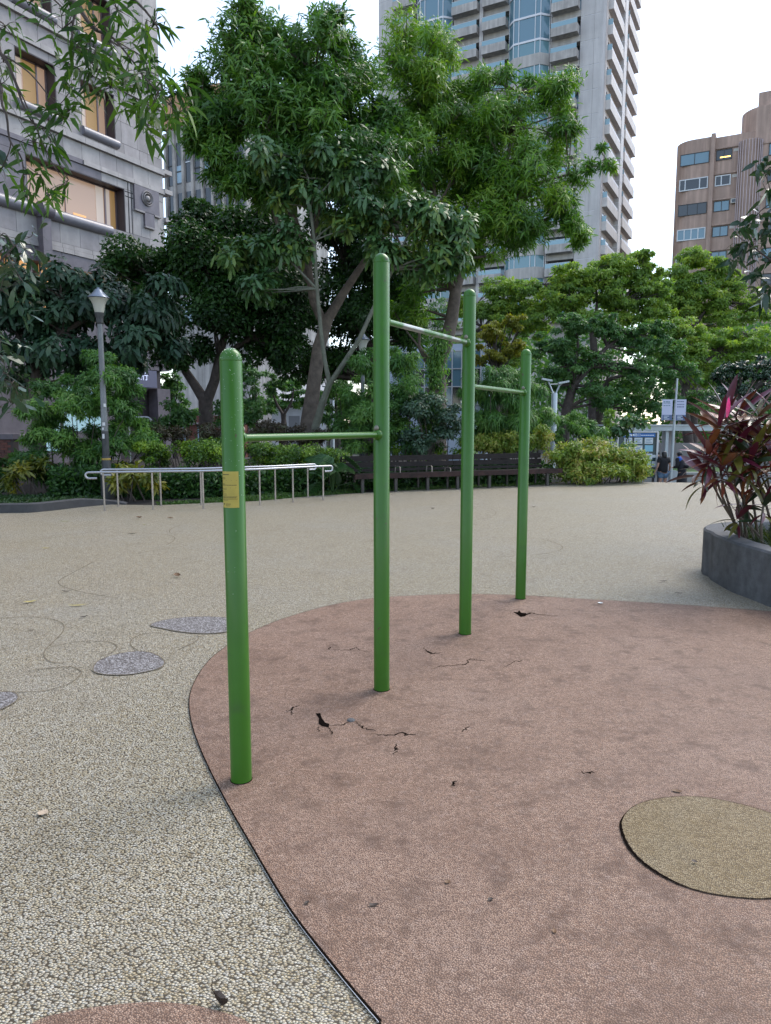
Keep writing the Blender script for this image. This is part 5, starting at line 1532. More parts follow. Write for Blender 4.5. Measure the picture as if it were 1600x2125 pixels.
shrub('feathery_shrub', 'green bushy shrub rising behind the golden shrub beside the tall lamp column', 1195, 21.5, [PB(1190, 880, 40, 32, 21.5, 0.6, 7, 120), PB(1230, 895, 36, 26, 21.5, 0.5, 5, 110), PB(1160, 900, 24, 24, 21.5, 0.4, 3, 80)], LM_FEATH, 0.13, 0.036, K=5, seed=57, droop=0.4)
shrub('young_tree', 'small sapling with dark round leaves above the golden shrub', 1300, 22.0, [PB(1310, 870, 24, 24, 22, 0.4, 4, 30), PB(1290, 890, 26, 18, 22, 0.4, 4, 30), PB(1335, 880, 14, 16, 22, 0.3, 2, 18)], LM_UMB, 0.15, 0.07, K=4, kind='obov', seed=58, stems=3, cat='sapling')
shrub('young_tree', 'small sapling with a pale yellow top left of the notice board', 1263, 22.3, [PB(1265, 858, 11, 16, 22.3, 0.25, 3, 26), PB(1262, 885, 16, 22, 22.3, 0.3, 3, 26)], LM_FLAME, 0.13, 0.045, K=4, seed=59, stems=2, cat='sapling')

# dense shrubs closing the view under the trees
shrub('dark_shrub', 'dense green shrubs in shade between the black forked trunk and the nearest post', 400, 24.0, [PB(370, 860, 50, 30, 24, 0.7, 7, 110), PB(470, 855, 50, 34, 24, 0.7, 7, 110), PB(520, 865, 50, 30, 24, 0.7, 7, 110), PB(340, 880, 40, 26, 24, 0.6, 5, 100)], LM_FARD, 0.13, 0.055, K=3, seed=131, stems=6)
shrub('dark_shrub', 'dense green shrubs in shade right of the leaning pale trunk', 720, 23.5, [PB(715, 820, 45, 40, 23.5, 0.7, 7, 120), PB(740, 870, 45, 34, 23.5, 0.7, 7, 110), PB(690, 870, 30, 30, 23.5, 0.6, 4, 100), PB(760, 780, 34, 34, 23.5, 0.6, 4, 100)], LM_FEATH, 0.15, 0.05, K=4, seed=132, stems=6)
# philodendron with deeply cut leaves between rails and bench
def cut_leaf(L):
    b_ = MB()
    n = 8
    b_.add([(0, 0.008, 0), (L, 0.002, -L * 0.18), (L, -0.002, -L * 0.18), (0, -0.008, 0)], [(0, 1, 2, 3)])
    for i in range(n):
        t = 0.08 + 0.86 * i / n
        w = L * 0.5 * math.sin(PI * (0.2 + 0.75 * t)) ** 0.8
        z = -L * 0.18 * t * t
        for s in (1, -1):
            x = L * t
            b_.add([(x - 0.012, 0, z), (x + 0.045 * L + 0.012, 0, z), (x + 0.13 * L + 0.06 * L, s * w * 0.7, z + 0.02), (x + 0.2 * L, s * w, z - 0.06 * L), (x + 0.08 * L, s * w * 0.75, z + 0.01)], [(0, 1, 2, 3, 4) if s > 0 else (4, 3, 2, 1, 0)])
    return b_
M_PHIL = mat('philodendron_leaf', (0.03, 0.085, 0.02), 0.35, var=0.25, vscale=4)
pm = cut_leaf(0.5).mesh('leaf', M_PHIL)
M_STK = mat('leaf_stalk', (0.04, 0.09, 0.025), 0.5)
rng = np.random.default_rng(61)
def philodendron(label, u, Y, n):
    b0 = base_at(u, Y)
    e = empty('philodendron', b0, label, 'plant', 'philodendrons')
    for i in range(n):
        az = rng.uniform(0, 2 * PI) if i % 2 else rng.uniform(-2.9, -0.3)
        h = rng.uniform(0.25, 0.95); rr = rng.uniform(0.15, 0.45)
        tip = np.array([rr * math.cos(az), rr * math.sin(az), h])
        b_ = MB(); b_.tube([b0, b0 + np.array([tip[0] * 0.3, tip[1] * 0.3, h * 0.7]), b0 + tip], [0.012, 0.009, 0.006], 6)
        b_.build('stalk', M_STK, e, smooth=True)
        inst('leaf', pm, e, tip, (rng.normal(0, 0.3), R(rng.uniform(5, 45)), az), (rng.uniform(0.8, 1.25),) * 3)
philodendron('philodendron with deeply cut leaves beside the left end of the bench', 690, 16.9, 13)
philodendron('philodendron with cut leaves peeping over the left bench back', 752, 17.9, 7)

# ---- trees beyond the street at the right
def flat_tree(label, u, Y, z, trunk_px, blobs, seed, leaf, L=0.24, W=0.11, name='flame_tree', K=1, group='trees across the street', twig=0.05, bark=None, limbs=(), fine=0.55, squash=0.42):
    b0 = base_at(u, Y, STREET)
    return make_tree(name, label, 'tree', b0, [(b0, 0.32)] + TP(Y, *trunk_px), [TP(Y, *l_) for l_ in limbs], blobs, bark or M_BARKD, leaf, K=K, L=L * 0.86, W=W * 0.86, spread=80, sj=25, kind='diamond', droop=0.1, seed=seed, twig=twig * (0.6 if fine < 1 else 1), group=group, dens=2.0, fine=fine, squash=squash)
def FB(u, v, ru, rv, Y, ns, nc): return PB(u, v, ru, rv, Y, ru * Y / FPX * 0.7, ns, nc)
Y = 48.0
flat_tree('broad feathery yellow-green tree in front of the brown building', 1230, Y, 0, [(1230, 850, 0.3), (1235, 760, 0.26), (1230, 690, 0.22)],
          [FB(1200, 570, 80, 26, Y, 10, 200), FB(1290, 550, 75, 28, Y, 11, 210), FB(1170, 620, 90, 30, Y, 12, 200), FB(1280, 610, 90, 34, Y, 13, 210), FB(1350, 590, 60, 36, Y, 9, 200), FB(1330, 530, 40, 16, Y, 5, 150), FB(1240, 660, 100, 30, Y, 14, 210), FB(1350, 650, 70, 34, Y, 10, 200), FB(1310, 620, 80, 30, Y, 10, 200), FB(1130, 650, 60, 30, Y, 8, 190), FB(1260, 580, 100, 24, Y, 10, 200), FB(1180, 590, 60, 20, Y, 8, 200), FB(1100, 600, 50, 20, Y, 6, 190), FB(1340, 570, 50, 30, Y, 8, 200)],
          71, LM_FLAME, limbs=[[(1230, 690, 0.16), (1180, 630, 0.1), (1130, 590, 0.05)], [(1232, 700, 0.16), (1290, 630, 0.1), (1330, 570, 0.05)], [(1231, 695, 0.12), (1240, 620, 0.08), (1230, 560, 0.04)]])
Y = 52.0
flat_tree('tall pale-green tree standing highest before the brown building', 1440, Y, 0, [(1440, 850, 0.3), (1440, 760, 0.26), (1430, 680, 0.22)],
          [FB(1450, 535, 60, 30, Y, 10, 220), FB(1430, 580, 80, 36, Y, 13, 220), FB(1510, 600, 60, 40, Y, 10, 200), FB(1400, 640, 90, 34, Y, 12, 200), FB(1490, 660, 80, 36, Y, 12, 200), FB(1560, 640, 50, 50, Y, 9, 190), FB(1450, 620, 90, 40, Y, 14, 220), FB(1380, 600, 50, 40, Y, 8, 200), FB(1500, 560, 40, 26, Y, 6, 180)],
          72, LM_FLAME, limbs=[[(1430, 680, 0.16), (1400, 620, 0.1), (1390, 570, 0.05)], [(1432, 690, 0.16), (1480, 620, 0.1), (1470, 550, 0.05)]])
Y = 46.0
flat_tree('yellowish low-spreading tree in the middle of the far tree row', 1440, Y, 0, [(1420, 850, 0.28), (1425, 780, 0.22)],
          [FB(1400, 690, 80, 34, Y, 11, 200), FB(1480, 700, 80, 36, Y, 11, 200), FB(1560, 710, 70, 44, Y, 11, 200), FB(1430, 740, 80, 30, Y, 10, 190), FB(1340, 700, 60, 36, Y, 11, 210), FB(1520, 760, 80, 34, Y, 10, 180), FB(1390, 730, 70, 34, Y, 10, 200), FB(1460, 780, 90, 30, Y, 10, 190)],
          73, LM_FLAME, limbs=[[(1425, 780, 0.14), (1380, 730, 0.09), (1350, 690, 0.05)], [(1425, 780, 0.14), (1490, 730, 0.09), (1540, 690, 0.05)]])
Y = 50.0
flat_tree('pale green tree rising between the third post and the tower foot', 1050, Y, 0, [(1040, 850, 0.28), (1040, 760, 0.22)],
          [FB(1040, 600, 80, 24, Y, 10, 200), FB(1090, 625, 70, 28, Y, 9, 200), FB(1010, 645, 70, 32, Y, 9, 200), FB(1000, 710, 60, 30, Y, 8, 180), FB(1090, 680, 70, 28, Y, 8, 180), FB(960, 640, 40, 40, Y, 8, 190), FB(1040, 650, 90, 34, Y, 12, 200), FB(970, 720, 50, 50, Y, 8, 190), FB(1060, 740, 60, 40, Y, 8, 190)],
          74, LM_FLAME, limbs=[[(1040, 760, 0.12), (1000, 680, 0.08), (990, 630, 0.04)], [(1040, 760, 0.12), (1080, 680, 0.08), (1090, 620, 0.04)]])
Y = 42.0
flat_tree('golden-yellow tree glowing between third and fourth posts', 1030, Y, 0, [(1030, 850, 0.2), (1030, 780, 0.16)],
          [FB(1020, 690, 45, 26, Y, 7, 190), FB(1060, 670, 36, 22, Y, 5, 180), FB(1010, 735, 50, 28, Y, 7, 190), FB(1060, 720, 45, 26, Y, 6, 180)], 75,
          leaf_mat('golden_leaf', [(0.10, 0.13, 0.015), (0.20, 0.21, 0.015), (0.30, 0.27, 0.02)], 0.5, 0.35), L=0.2, W=0.09)
Y = 36.0
flat_tree('dark mid-green spreading tree with black branches right of the farthest post', 1215, Y, 0, [(1170, 930, 0.26), (1175, 850, 0.24), (1190, 800, 0.21)],
          [FB(1190, 670, 60, 30, Y, 10, 230), FB(1150, 720, 60, 36, Y, 10, 230), FB(1250, 680, 60, 34, Y, 10, 230), FB(1310, 700, 60, 40, Y, 11, 230), FB(1220, 750, 90, 40, Y, 13, 230), FB(1330, 770, 60, 44, Y, 11, 220), FB(1150, 790, 50, 36, Y, 8, 200), FB(1260, 820, 90, 36, Y, 12, 200), FB(1370, 690, 36, 36, Y, 6, 190)],
          76, LM_FARD, L=0.17, W=0.085, limbs=[[(1190, 800, 0.15), (1180, 760, 0.13), (1165, 735, 0.1), (1120, 725, 0.05)], [(1190, 800, 0.16), (1225, 760, 0.13), (1260, 720, 0.09), (1300, 690, 0.05)], [(1185, 780, 0.11), (1200, 720, 0.08), (1195, 670, 0.04)]], name='broadleaf_tree')
flat_tree('second dark trunked tree just right of the spreading dark tree', 1245, 38, 0, [(1245, 930, 0.24), (1243, 850, 0.2), (1260, 790, 0.16)],
          [FB(1400, 770, 70, 40, 38, 10, 190), FB(1340, 830, 70, 36, 38, 9, 180), FB(1430, 830, 70, 36, 38, 9, 180), FB(1370, 720, 60, 40, 38, 8, 180), FB(1290, 800, 60, 40, 38, 8, 170)], 77, LM_FARD, L=0.17, W=0.08, limbs=[[(1260, 790, 0.13), (1320, 770, 0.08), (1400, 760, 0.04)]], name='broadleaf_tree')
flat_tree('glossy round-headed tree behind the red-leaved plants', 1540, 30, 0, [(1540, 900, 0.18), (1540, 840, 0.15)],
          [FB(1510, 780, 50, 30, 30, 8, 190), FB(1570, 770, 60, 34, 30, 9, 190), FB(1540, 820, 80, 34, 30, 10, 180), FB(1640, 790, 50, 40, 30, 7, 150)], 78, LM_GLOSSY, L=0.14, W=0.08, name='broadleaf_tree')

# trees further back behind the left hedge
for i, (u, Y, l_, lf, bl) in enumerate([
    (360, 38, 'bright green young tree far behind the hedge, left of the black trunk', LM_FEATH, [(355, 800, 36, 36, 8), (380, 850, 40, 30, 7), (340, 850, 30, 30, 5)]),
    (590, 42, 'light green small tree far back between the two trunks', LM_FEATH, [(600, 800, 40, 30, 7), (570, 830, 40, 26, 6), (620, 830, 34, 26, 5)]),
    (530, 40, 'dark small tree far back just right of the nearest post', LM_FARD, [(520, 790, 50, 40, 8), (540, 840, 46, 30, 7), (500, 840, 30, 30, 5)]),
    (700, 44, 'green tree far behind the leaning thin stem', LM_FARD, [(700, 780, 50, 40, 8), (690, 830, 50, 36, 8), (740, 830, 40, 40, 6)]),
    (860, 52, 'dull green tree far behind the tall feathery bush', LM_FARD, [(840, 690, 60, 50, 9), (900, 660, 60, 50, 9), (860, 760, 40, 30, 5)])]):
    flat_tree(l_, u, Y, 0, [(u, 880, 0.15), (u - 4, 850, 0.13)], [FB(*q[:4], Y, q[4], 150) for q in bl], 80 + i, lf, L=0.2, W=0.09, name='broadleaf_tree', group='small trees far behind the hedge', twig=0.03)
flat_tree('thin forked dark tree standing before the white kiosk', 588, 34, 0, [(585, 900, 0.12), (590, 860, 0.1)], [FB(575, 800, 40, 26, 34, 5, 130)], 88, LM_FARD, L=0.18, W=0.08, name='broadleaf_tree', group='small trees far behind the hedge', twig=0.03,
          limbs=[[(590, 865, 0.08), (575, 840, 0.06), (565, 815, 0.03)], [(590, 860, 0.07), (605, 835, 0.05), (610, 805, 0.03)]])
# a wood closing the view behind everything at street level
rng = np.random.default_rng(90)
n = 40000
th = np.c_[rng.uniform(-60, 70, n), rng.uniform(66, 80, n), STREET + rng.uniform(0, 1, n) ** 0.8 * 7.5]
hh = STREET + 5.5 + 2.0 * np.sin(th[:, 0] * 0.35) + 1.3 * np.sin(th[:, 0] * 0.9 + 1)
hh = hh + np.clip((th[:, 0] - 4) / 8, 0, 1) * 7.0
th[:, 2] = STREET + (th[:, 2] - STREET) / 7.5 * (hh - STREET)
wood = leaf_object('far_treeline', th, rng.normal(size=(n, 3)), rng.normal(size=(n, 3)) + np.array([0, -0.6, 0.8]), rng.uniform(0.4, 0.85, n), rng.uniform(0.25, 0.5, n), rng.uniform(0, 1, n), LM_FARD, None, kind='diamond')
tag(wood, kind='stuff')

# added unseen tree behind the viewer, put there to shade the near plaza
bsd = np.array((3.6, -4.2, 0.0))
make_tree('broadleaf_tree', 'added unseen leafy tree behind the viewpoint, shading the near plaza', 'tree', bsd, [(bsd + [0, 0, -0.2], 0.26), (bsd + [0, 0, 2.5], 0.22), (bsd + [-0.3, 0.3, 4.6], 0.18)],
          [[(bsd + [-0.3, 0.3, 4.4], 0.14), (bsd + [-2.0, 1.0, 6.4], 0.07)], [(bsd + [-0.3, 0.3, 4.4], 0.14), (bsd + [1.2, 0.8, 6.6], 0.07)]],
          [((1.6, -3.0, 7.4), (3.6, 2.6, 1.5), 40, 26), ((4.6, -3.4, 7.2), (2.4, 2.4, 1.4), 22, 26), ((-1.5, -4.0, 7.6), (2.6, 2.4, 1.4), 22, 26)],
          M_BARK, LM_MANGO, K=6, L=0.26, W=0.08, kind='diamond', seed=120, twig=0.025)

# ---- overhanging branches at the top left (trunk stands outside the frame)
def overhang(name, label, base, trunk, limbs, tips, leaf, K, L, W, seed, sj=20, droop=0.4, kind='lance', bark=M_BARKD):
    rng = np.random.default_rng(seed)
    e = empty(name, base, label, 'tree')
    b_ = MB()
    b_.tube([p for p, r in trunk], [r for p, r in trunk], 10)
    nodes = [(np.array(trunk[-1][0]), trunk[-1][1])]
    for lm in limbs:
        q = spline([p for p, r in lm], 4); rs = np.interp(np.linspace(0, 1, len(q)), np.linspace(0, 1, len(lm)), [r for p, r in lm])
        b_.tube(q, list(rs), 7)
        nodes += [(x, r) for x, r in zip(q, rs)]
    P, A, T = [], [], []
    for (c, rad, n_) in tips:
        tt_ = rng.uniform(0, 1)
        c = np.array(c)
        i = int(np.argmin([np.linalg.norm(nd[0] - c) + max(0, c[2] - nd[0][2]) * 0.3 for nd in nodes]))
        hub = c + rng.normal(0, 0.1, 3) * rad
        branch(b_, nodes[i][0], hub, min(nodes[i][1] * 0.7, 0.012), 0.005, rng, 5, 0.2)
        for _ in range(n_):
            q = c + rng.normal(0, 0.5, 3) * np.array([1, 0.8, 0.85]) * rad
            branch(b_, hub, q, 0.0045, 0.002, rng, 4, 0.25, 3)
            P.append(q); A.append(unit(unit(q - hub) + np.array([0, 0, -0.25]) + rng.normal(0, 0.2, 3))); T.append(tt_)
    b_.build('trunk', bark, e, smooth=True)
    a = whorl(np.array(P), np.array(A), np.array(T), K, rng, 62, sj, L, 0.3, W)
    leaf_object('crown', *a, leaf, e, kind=kind, droop=droop, origin=e.location[:])
    return e
Y = 7.0
def U(u, v, dy=0.0): return at(u, v, Y + dy)
s = Y / FPX
bs = (-6.4, 6.0, 0)
tips = []
rng = np.random.default_rng(101)
for (u, v, r_, n_) in [(130, 20, 50, 6), (190, 50, 60, 8), (250, 20, 55, 7), (310, 40, 45, 6), (150, 90, 55, 8), (200, 110, 55, 9), (190, 150, 60, 10), (240, 90, 45, 7), (280, 110, 45, 7), (300, 60, 40, 5), (230, 180, 45, 8),
                       (265, 170, 50, 8), (310, 150, 50, 8), (330, 190, 50, 9), (290, 220, 45, 7), (360, 190, 40, 7), (350, 220, 40, 6), (310, 260, 36, 5), (130, 60, 36, 5), (150, 180, 30, 4), (90, 260, 36, 6), (70, 290, 36, 6),
                       (125, 245, 30, 5), (145, 230, 25, 4), (5, 60, 34, 5), (0, 170, 34, 5), (0, 130, 25, 3), (80, 360, 30, 5), (60, 390, 25, 3), (140, 370, 26, 4), (100, 410, 24, 3), (55, 410, 22, 3), (0, 350, 25, 4), (110, 300, 25, 3), (60, 10, 30, 3), (370, 240, 26, 4)]:
    tips.append((U(u, v, rng.uniform(-0.5, 0.5)), r_ * s, n_))
overhang('overhanging_tree', 'tree at the left outside the frame whose leafy branches hang across the bank front', bs,
         [(np.array(bs) + [0, 0, -0.2], 0.22), (np.array((-6.3, 6.2, 2.5)), 0.19), (np.array((-6.0, 6.5, 5.0)), 0.15), (np.array((-5.6, 6.8, 7.0)), 0.11)],
         [[(np.array((-6.0, 6.5, 5.0)), 0.07), (U(-60, -60), 0.045), (U(90, -30), 0.03), (U(160, 10), 0.022), (U(170, 25), 0.02), (U(195, 60), 0.015), (U(230, 75), 0.011), (U(262, 110), 0.008), (U(300, 160), 0.006)],
          [(np.array((-5.6, 6.8, 7.0)), 0.06), (U(60, -80), 0.03), (U(220, -40), 0.02), (U(290, 10), 0.012), (U(330, 60), 0.007)],
          [(np.array((-6.1, 6.4, 4.0)), 0.05), (U(-80, 60), 0.03), (U(0, 110), 0.018), (U(28, 160), 0.013), (U(45, 210), 0.010), (U(65, 250), 0.007), (U(90, 270), 0.005)],
          [(np.array((-6.1, 6.4, 3.4)), 0.04), (U(-70, 180), 0.022), (U(5, 220), 0.012), (U(20, 290), 0.009), (U(45, 330), 0.007), (U(50, 390), 0.004)],
          [(U(28, 160), 0.009), (U(60, 230), 0.007), (U(90, 300), 0.006), (U(115, 350), 0.004), (U(140, 380), 0.003)],
          [(U(160, 10), 0.012), (U(150, 80), 0.009), (U(190, 130), 0.006)], [(U(0, 110), 0.01), (U(60, 150), 0.007), (U(110, 210), 0.005), (U(140, 240), 0.003)]],
         tips, LM_NEAR, 7, 0.145, 0.034, 102)
# lower left edge sprays, broader leaves
tips = []
Y = 9.0; s = Y / FPX
for (u, v, r_, n_) in [(-10, 330, 40, 5), (10, 490, 45, 6), (20, 540, 50, 7), (55, 520, 36, 4), (0, 600, 50, 7), (70, 490, 24, 2), (10, 780, 40, 6), (30, 800, 36, 5), (0, 740, 40, 6), (20, 830, 26, 4), (40, 580, 36, 4), (-10, 680, 40, 5)]:
    tips.append((U(u, v, rng.uniform(-0.4, 0.4)), r_ * s, n_))
overhang('edge_tree', 'glossy broad-leaved tree peeping in at the left picture edge', (-6.6, 8.8, 0), [(np.array((-6.6, 8.8, -0.3)), 0.12), (np.array((-6.4, 8.9, 2)), 0.1), (np.array((-6.0, 9, 4.2)), 0.06)],
         [[(np.array((-6.3, 8.9, 2.3)), 0.04), (U(-100, 620), 0.025), (U(-20, 560), 0.015), (U(40, 500), 0.006)], [(np.array((-6.5, 8.9, 1.2)), 0.04), (U(-100, 800), 0.02), (U(-10, 770), 0.01), (U(30, 790), 0.005)], [(np.array((-6.0, 9, 4.2)), 0.04), (U(-60, 380), 0.02), (U(0, 340), 0.008)]],
         tips, LM_GLOSSY, 6, 0.17, 0.065, 103, kind='obov')
# right edge: dark glossy branch
tips = []
Y = 10.5; s = Y / FPX
for (u, v, r_, n_) in [(1590, 400, 40, 6), (1600, 440, 40, 6), (1575, 490, 40, 6), (1550, 500, 36, 5), (1540, 540, 34, 5), (1590, 540, 40, 6), (1600, 590, 36, 6), (1580, 620, 30, 4), (1610, 370, 40, 6), (1530, 480, 24, 3), (1560, 460, 26, 3), (1640, 480, 60, 8), (1640, 580, 60, 8), (1585, 350, 24, 3)]:
    tips.append((U(u, v, rng.uniform(-0.4, 0.4)), r_ * s, n_))
overhang('edge_tree', 'dark glossy-leaved tree reaching in at the right picture edge before the brown building', (7.6, 10.6, 0), [(np.array((7.6, 10.6, -0.3)), 0.14), (np.array((7.4, 10.5, 2.5)), 0.11), (np.array((7.2, 10.5, 5)), 0.06)],
         [[(np.array((7.4, 10.5, 2.8)), 0.05), (U(1680, 600), 0.03), (U(1600, 540), 0.014), (U(1545, 500), 0.006)], [(np.array((7.2, 10.5, 4.4)), 0.04), (U(1660, 440), 0.02), (U(1600, 400), 0.008)]],
         tips, LM_GLOSSY, 7, 0.17, 0.06, 104)

# ================================================================== STREET FURNITURE
M_POLE = mat('grey_painted_pole', (0.20, 0.21, 0.215), 0.5, 0.2, var=0.25, vscale=3, streak=0.25)
M_POLED = mat('dark_grime_paint', (0.04, 0.042, 0.042), 0.6, var=0.4, vscale=6)
M_LAMPCAP = mat('blue_grey_lamp_cap', (0.17, 0.20, 0.25), 0.35, 0.4)
M_LAMPGL = mat('frosted_lamp_glass', (0.42, 0.42, 0.36), 0.35, spec=0.6)
M_STK1 = mat('white_sticker', (0.6, 0.6, 0.6), 0.6)
M_STK2 = mat('yellow_band', (0.38, 0.25, 0.05), 0.6)
def park_lamp(label, base, h, proto=None):
    e = empty('park_lamp', base, label, 'street lamp', 'bell-shaped park lamps')
    x, y, z = base
    def lz(n_, prof, m, parent=e):
        b_ = MB(); b_.lathe(prof, 24, base); return b_.build(n_, m, parent, smooth=True, origin=e.location[:])
    p_ = lz('pole', [(0.075, 0.9), (0.072, 1.4), (0.060, 2.4), (0.055, h - 0.72)], M_POLE)
    lz('pole_foot', [(0.14, 0), (0.135, 0.55), (0.095, 0.62), (0.09, 0.9), (0.085, 0.93)], M_POLED)
    lz('dark_sleeve', [(0.0765, 0.93), (0.0745, 1.45), (0.073, 1.47)], M_POLED)
    lz('band', [(0.088, 0.84), (0.094, 0.85), (0.094, 0.88), (0.088, 0.89)], M_STK2)
    lz('collar', [(0.055, h - 0.75), (0.075, h - 0.73), (0.075, h - 0.62), (0.09, h - 0.58), (0.098, h - 0.52), (0.07, h - 0.5)], M_POLED)
    lz('lamp_glass', [(0.085, h - 0.53), (0.105, h - 0.45), (0.125, h - 0.35), (0.16, h - 0.27), (0.205, h - 0.215)], M_LAMPGL)
    lz('lamp_cap', [(0.205, h - 0.222), (0.222, h - 0.21), (0.215, h - 0.195), (0.15, h - 0.14), (0.10, h - 0.09), (0.075, h - 0.05), (0.06, h - 0.035), (0.03, h - 0.03), (0.028, h), (0.0005, h + 0.005)], M_LAMPCAP)
    return e, p_
lb = gp(224, 1033, 0.0); lb[2] = -0.02
lh = at(204, 597, lb[1])[2] + 0.02
lamp1, lp_ = park_lamp('grey park lamp with bell-shaped head and stickered pole beside the handrails', lb, lh)
va = math.atan2(-lb[1], -lb[0])
for (zz, dx, w_, h_) in ((2.02, 0.3, 0.05, 0.07), (1.62, -0.2, 0.055, 0.07), (1.52, -0.5, 0.04, 0.05), (1.36, -0.45, 0.045, 0.1)):
    rr = 0.0755
    c = lb + np.array([rr * math.cos(va + dx), rr * math.sin(va + dx), zz])
    tt_ = np.array([-math.sin(va + dx), math.cos(va + dx), 0])
    b = MB(); b.obox(c, tt_ * w_ * 0.5, np.array([math.cos(va + dx), math.sin(va + dx), 0]) * 0.003, np.array([0, 0, h_ / 2]))
    b.build('sticker', M_STK1, lp_, origin=lamp1.location[:])
l2 = at(753, 880, 21.3); l2[2] = -0.05
park_lamp('distant park lamp half hidden in leaves behind the second post', l2, at(753, 690, 21.3)[2] + 0.05)

M_COL = mat('pale_steel_column', (0.42, 0.46, 0.48), 0.4, 0.4)
def column_lamp(label, base, ztop):
    e = empty('column_lamp', base, label, 'street lamp', 'pale two-armed column lamps')
    x, y, z = base; H_ = ztop - z
    b_ = MB(); b_.lathe([(0.10, 0), (0.10, H_ - 0.55), (0.085, H_ - 0.5)], 16, base); b_.build('column', M_COL, e, smooth=True)
    for sx, hz_ in ((-1, 0.0), (1, -0.08)):
        b_ = MB(); b_.tube([(x + 0.03 * sx, y, ztop - 0.55), (x + 0.16 * sx, y, ztop - 0.25), (x + 0.22 * sx, y, ztop - 0.12 + hz_)], 0.028, 8); b_.build('arm', M_COL, e, smooth=True)
        b_ = MB(); b_.obox((x + 0.28 * sx, y - 0.05, ztop - 0.07 + hz_), np.array([0.17, 0, 0.03 * sx]), np.array([0, 0.09, 0]), np.array([0, 0, 0.03])); b_.build('lamp_head', M_COL, e)
    b_ = MB(); b_.tube([(x - 0.2, y, ztop - 0.22), (x + 0.24, y, ztop - 0.2)], 0.018, 6); b_.build('brace', M_COL, e)
c1 = at(1149, 880, 24.5); c1[2] = STREET
column_lamp('pale two-armed column lamp right of the farthest post', c1, at(1149, 784, 24.5)[2])
c2 = at(690, 880, 34); c2[2] = STREET
column_lamp('pale two-armed column lamp far behind the thin leaning stem', c2, at(690, 800, 34)[2])

# bent steel pipe over the hedge at the bank entrance
q = at(314, 880, 25); b = MB()
pz = at(314, 866, 25)[2]
pts = [(q[0], 25, STREET), (q[0], 25, pz - 0.15)] + [(q[0] - 0.15 + 0.15 * math.cos(a), 25, pz - 0.15 + 0.15 * math.sin(a)) for a in np.linspace(0.3, PI / 2, 5)] + [(q[0] - 0.6, 25, pz)] + [(q[0] - 0.6 - 0.15 * math.sin(a), 25, pz - 0.15 + 0.15 * math.cos(a)) for a in np.linspace(0.3, PI / 2, 5)] + [(q[0] - 0.75, 25, STREET)]
b.tube(pts, 0.04, 10)
tag(b.build('bollard_hoop', M_STEEL, smooth=True), 'bent steel hoop showing above the hedge by the bank entrance', 'barrier')

# canopy beyond the drop at the right
M_CANOPY = mat('pale_grey_canopy', (0.45, 0.50, 0.52), 0.45, 0.2, var=0.08, vscale=2)
Yk = 30.0
x0, x1 = at(1268, 888, Yk)[0], 18.5
zt_, zb_ = at(1400, 882, Yk)[2], at(1400, 894, Yk)[2]
cn = empty('canopy', ((x0 + x1) / 2, Yk, STREET), 'long pale grey canopy beam crossing behind the notice board', 'shelter')
b = MB(); b.box(x0, x1, Yk, Yk + 0.16, zb_, zt_ - 0.045); b.build('beam', M_CANOPY, cn)
b = MB(); b.box(x0 - 0.1, x1, Yk - 0.06, Yk + 2.2, zt_ - 0.04, zt_ + 0.02); b.build('roof', M_CANOPY, cn)
b = MB(); b.tube([(x0, Yk + 0.08, (zb_ + zt_) / 2), (x0 - 0.3, Yk + 0.08, (zb_ + zt_) / 2 - 0.05), (x0 - 0.55, Yk + 0.08, zb_ - 0.2)], 0.11, 10); b.build('curved_end', M_CANOPY, cn, smooth=True)
for x in (x0 + 0.12, x0 + 2.4, x0 + 4.9):
    b = MB(); b.box(x - 0.06, x + 0.06, Yk + 0.17, Yk + 0.29, STREET, zb_ + 0.1); b.build('column', M_CANOPY, cn)
b = MB(); b.box(x0 - 0.3, x0 + 0.35, Yk + 0.4, Yk + 0.5, STREET, zb_ - 0.25); b.build('end_panel', mat('pale_end_panel', (0.5, 0.5, 0.5), 0.6), cn)

# notice board
Yn = 27.2
nb0 = at(1325, 880, Yn); nb0[2] = STREET
nbd = empty('notice_board', nb0, 'glass notice board with blue header and pinned sheets at the drop edge', 'notice board')
def npx(u, v): p_ = at(u, v, Yn); return p_[0], p_[2]
def nbx(name, m, u0, v0, u1, v1, d0, d1, parent=nbd):
    xa, za = npx(u0, v0); xb, zb = npx(u1, v1)
    b_ = MB(); b_.box(xa, xb, Yn + d0, Yn + d1, zb, za); return b_.build(name, m, parent, origin=nbd.location[:])
M_BOARD = mat('dark_board_glass', (0.035, 0.065, 0.07), 0.12, spec=0.7, var=0.4, vscale=3)
M_HEAD = mat('blue_header', (0.015, 0.12, 0.36), 0.4)
M_PAPER = mat('white_sheet', (0.55, 0.60, 0.62), 0.5, var=0.1, vscale=12)
M_PAPB = mat('pale_blue_sheet', (0.22, 0.46, 0.56), 0.5)
M_INK = mat('grey_print', (0.16, 0.24, 0.30), 0.6)
M_INKW = mat('white_print', (0.75, 0.8, 0.85), 0.6)
nbx('panel', M_BOARD, 1283, 897, 1364, 992, 0.02, 0.05)
for u in (1282, 1365.5):
    xa, za = npx(u, 895.5); b = MB(); b.box(xa - 0.035, xa + 0.035, Yn - 0.03, Yn + 0.06, STREET, za); b.build('frame_post', M_ALU, nbd)
nbx('frame_top', M_ALU, 1283, 895, 1365, 897.5, -0.02, 0.055)
hd = nbx('header', M_HEAD, 1294, 899, 1360, 907, 0.005, 0.02)
xa, za = npx(1309, 903); xb, zb = npx(1326, 903)
tm = text_mesh('\u8def\u53e3', 0.12, M_INKW)
o = inst('lettering', tm, hd, np.array([npx(1323, 903)[0], Yn + 0.001, za]) - nb0, (PI / 2, 0, 0))
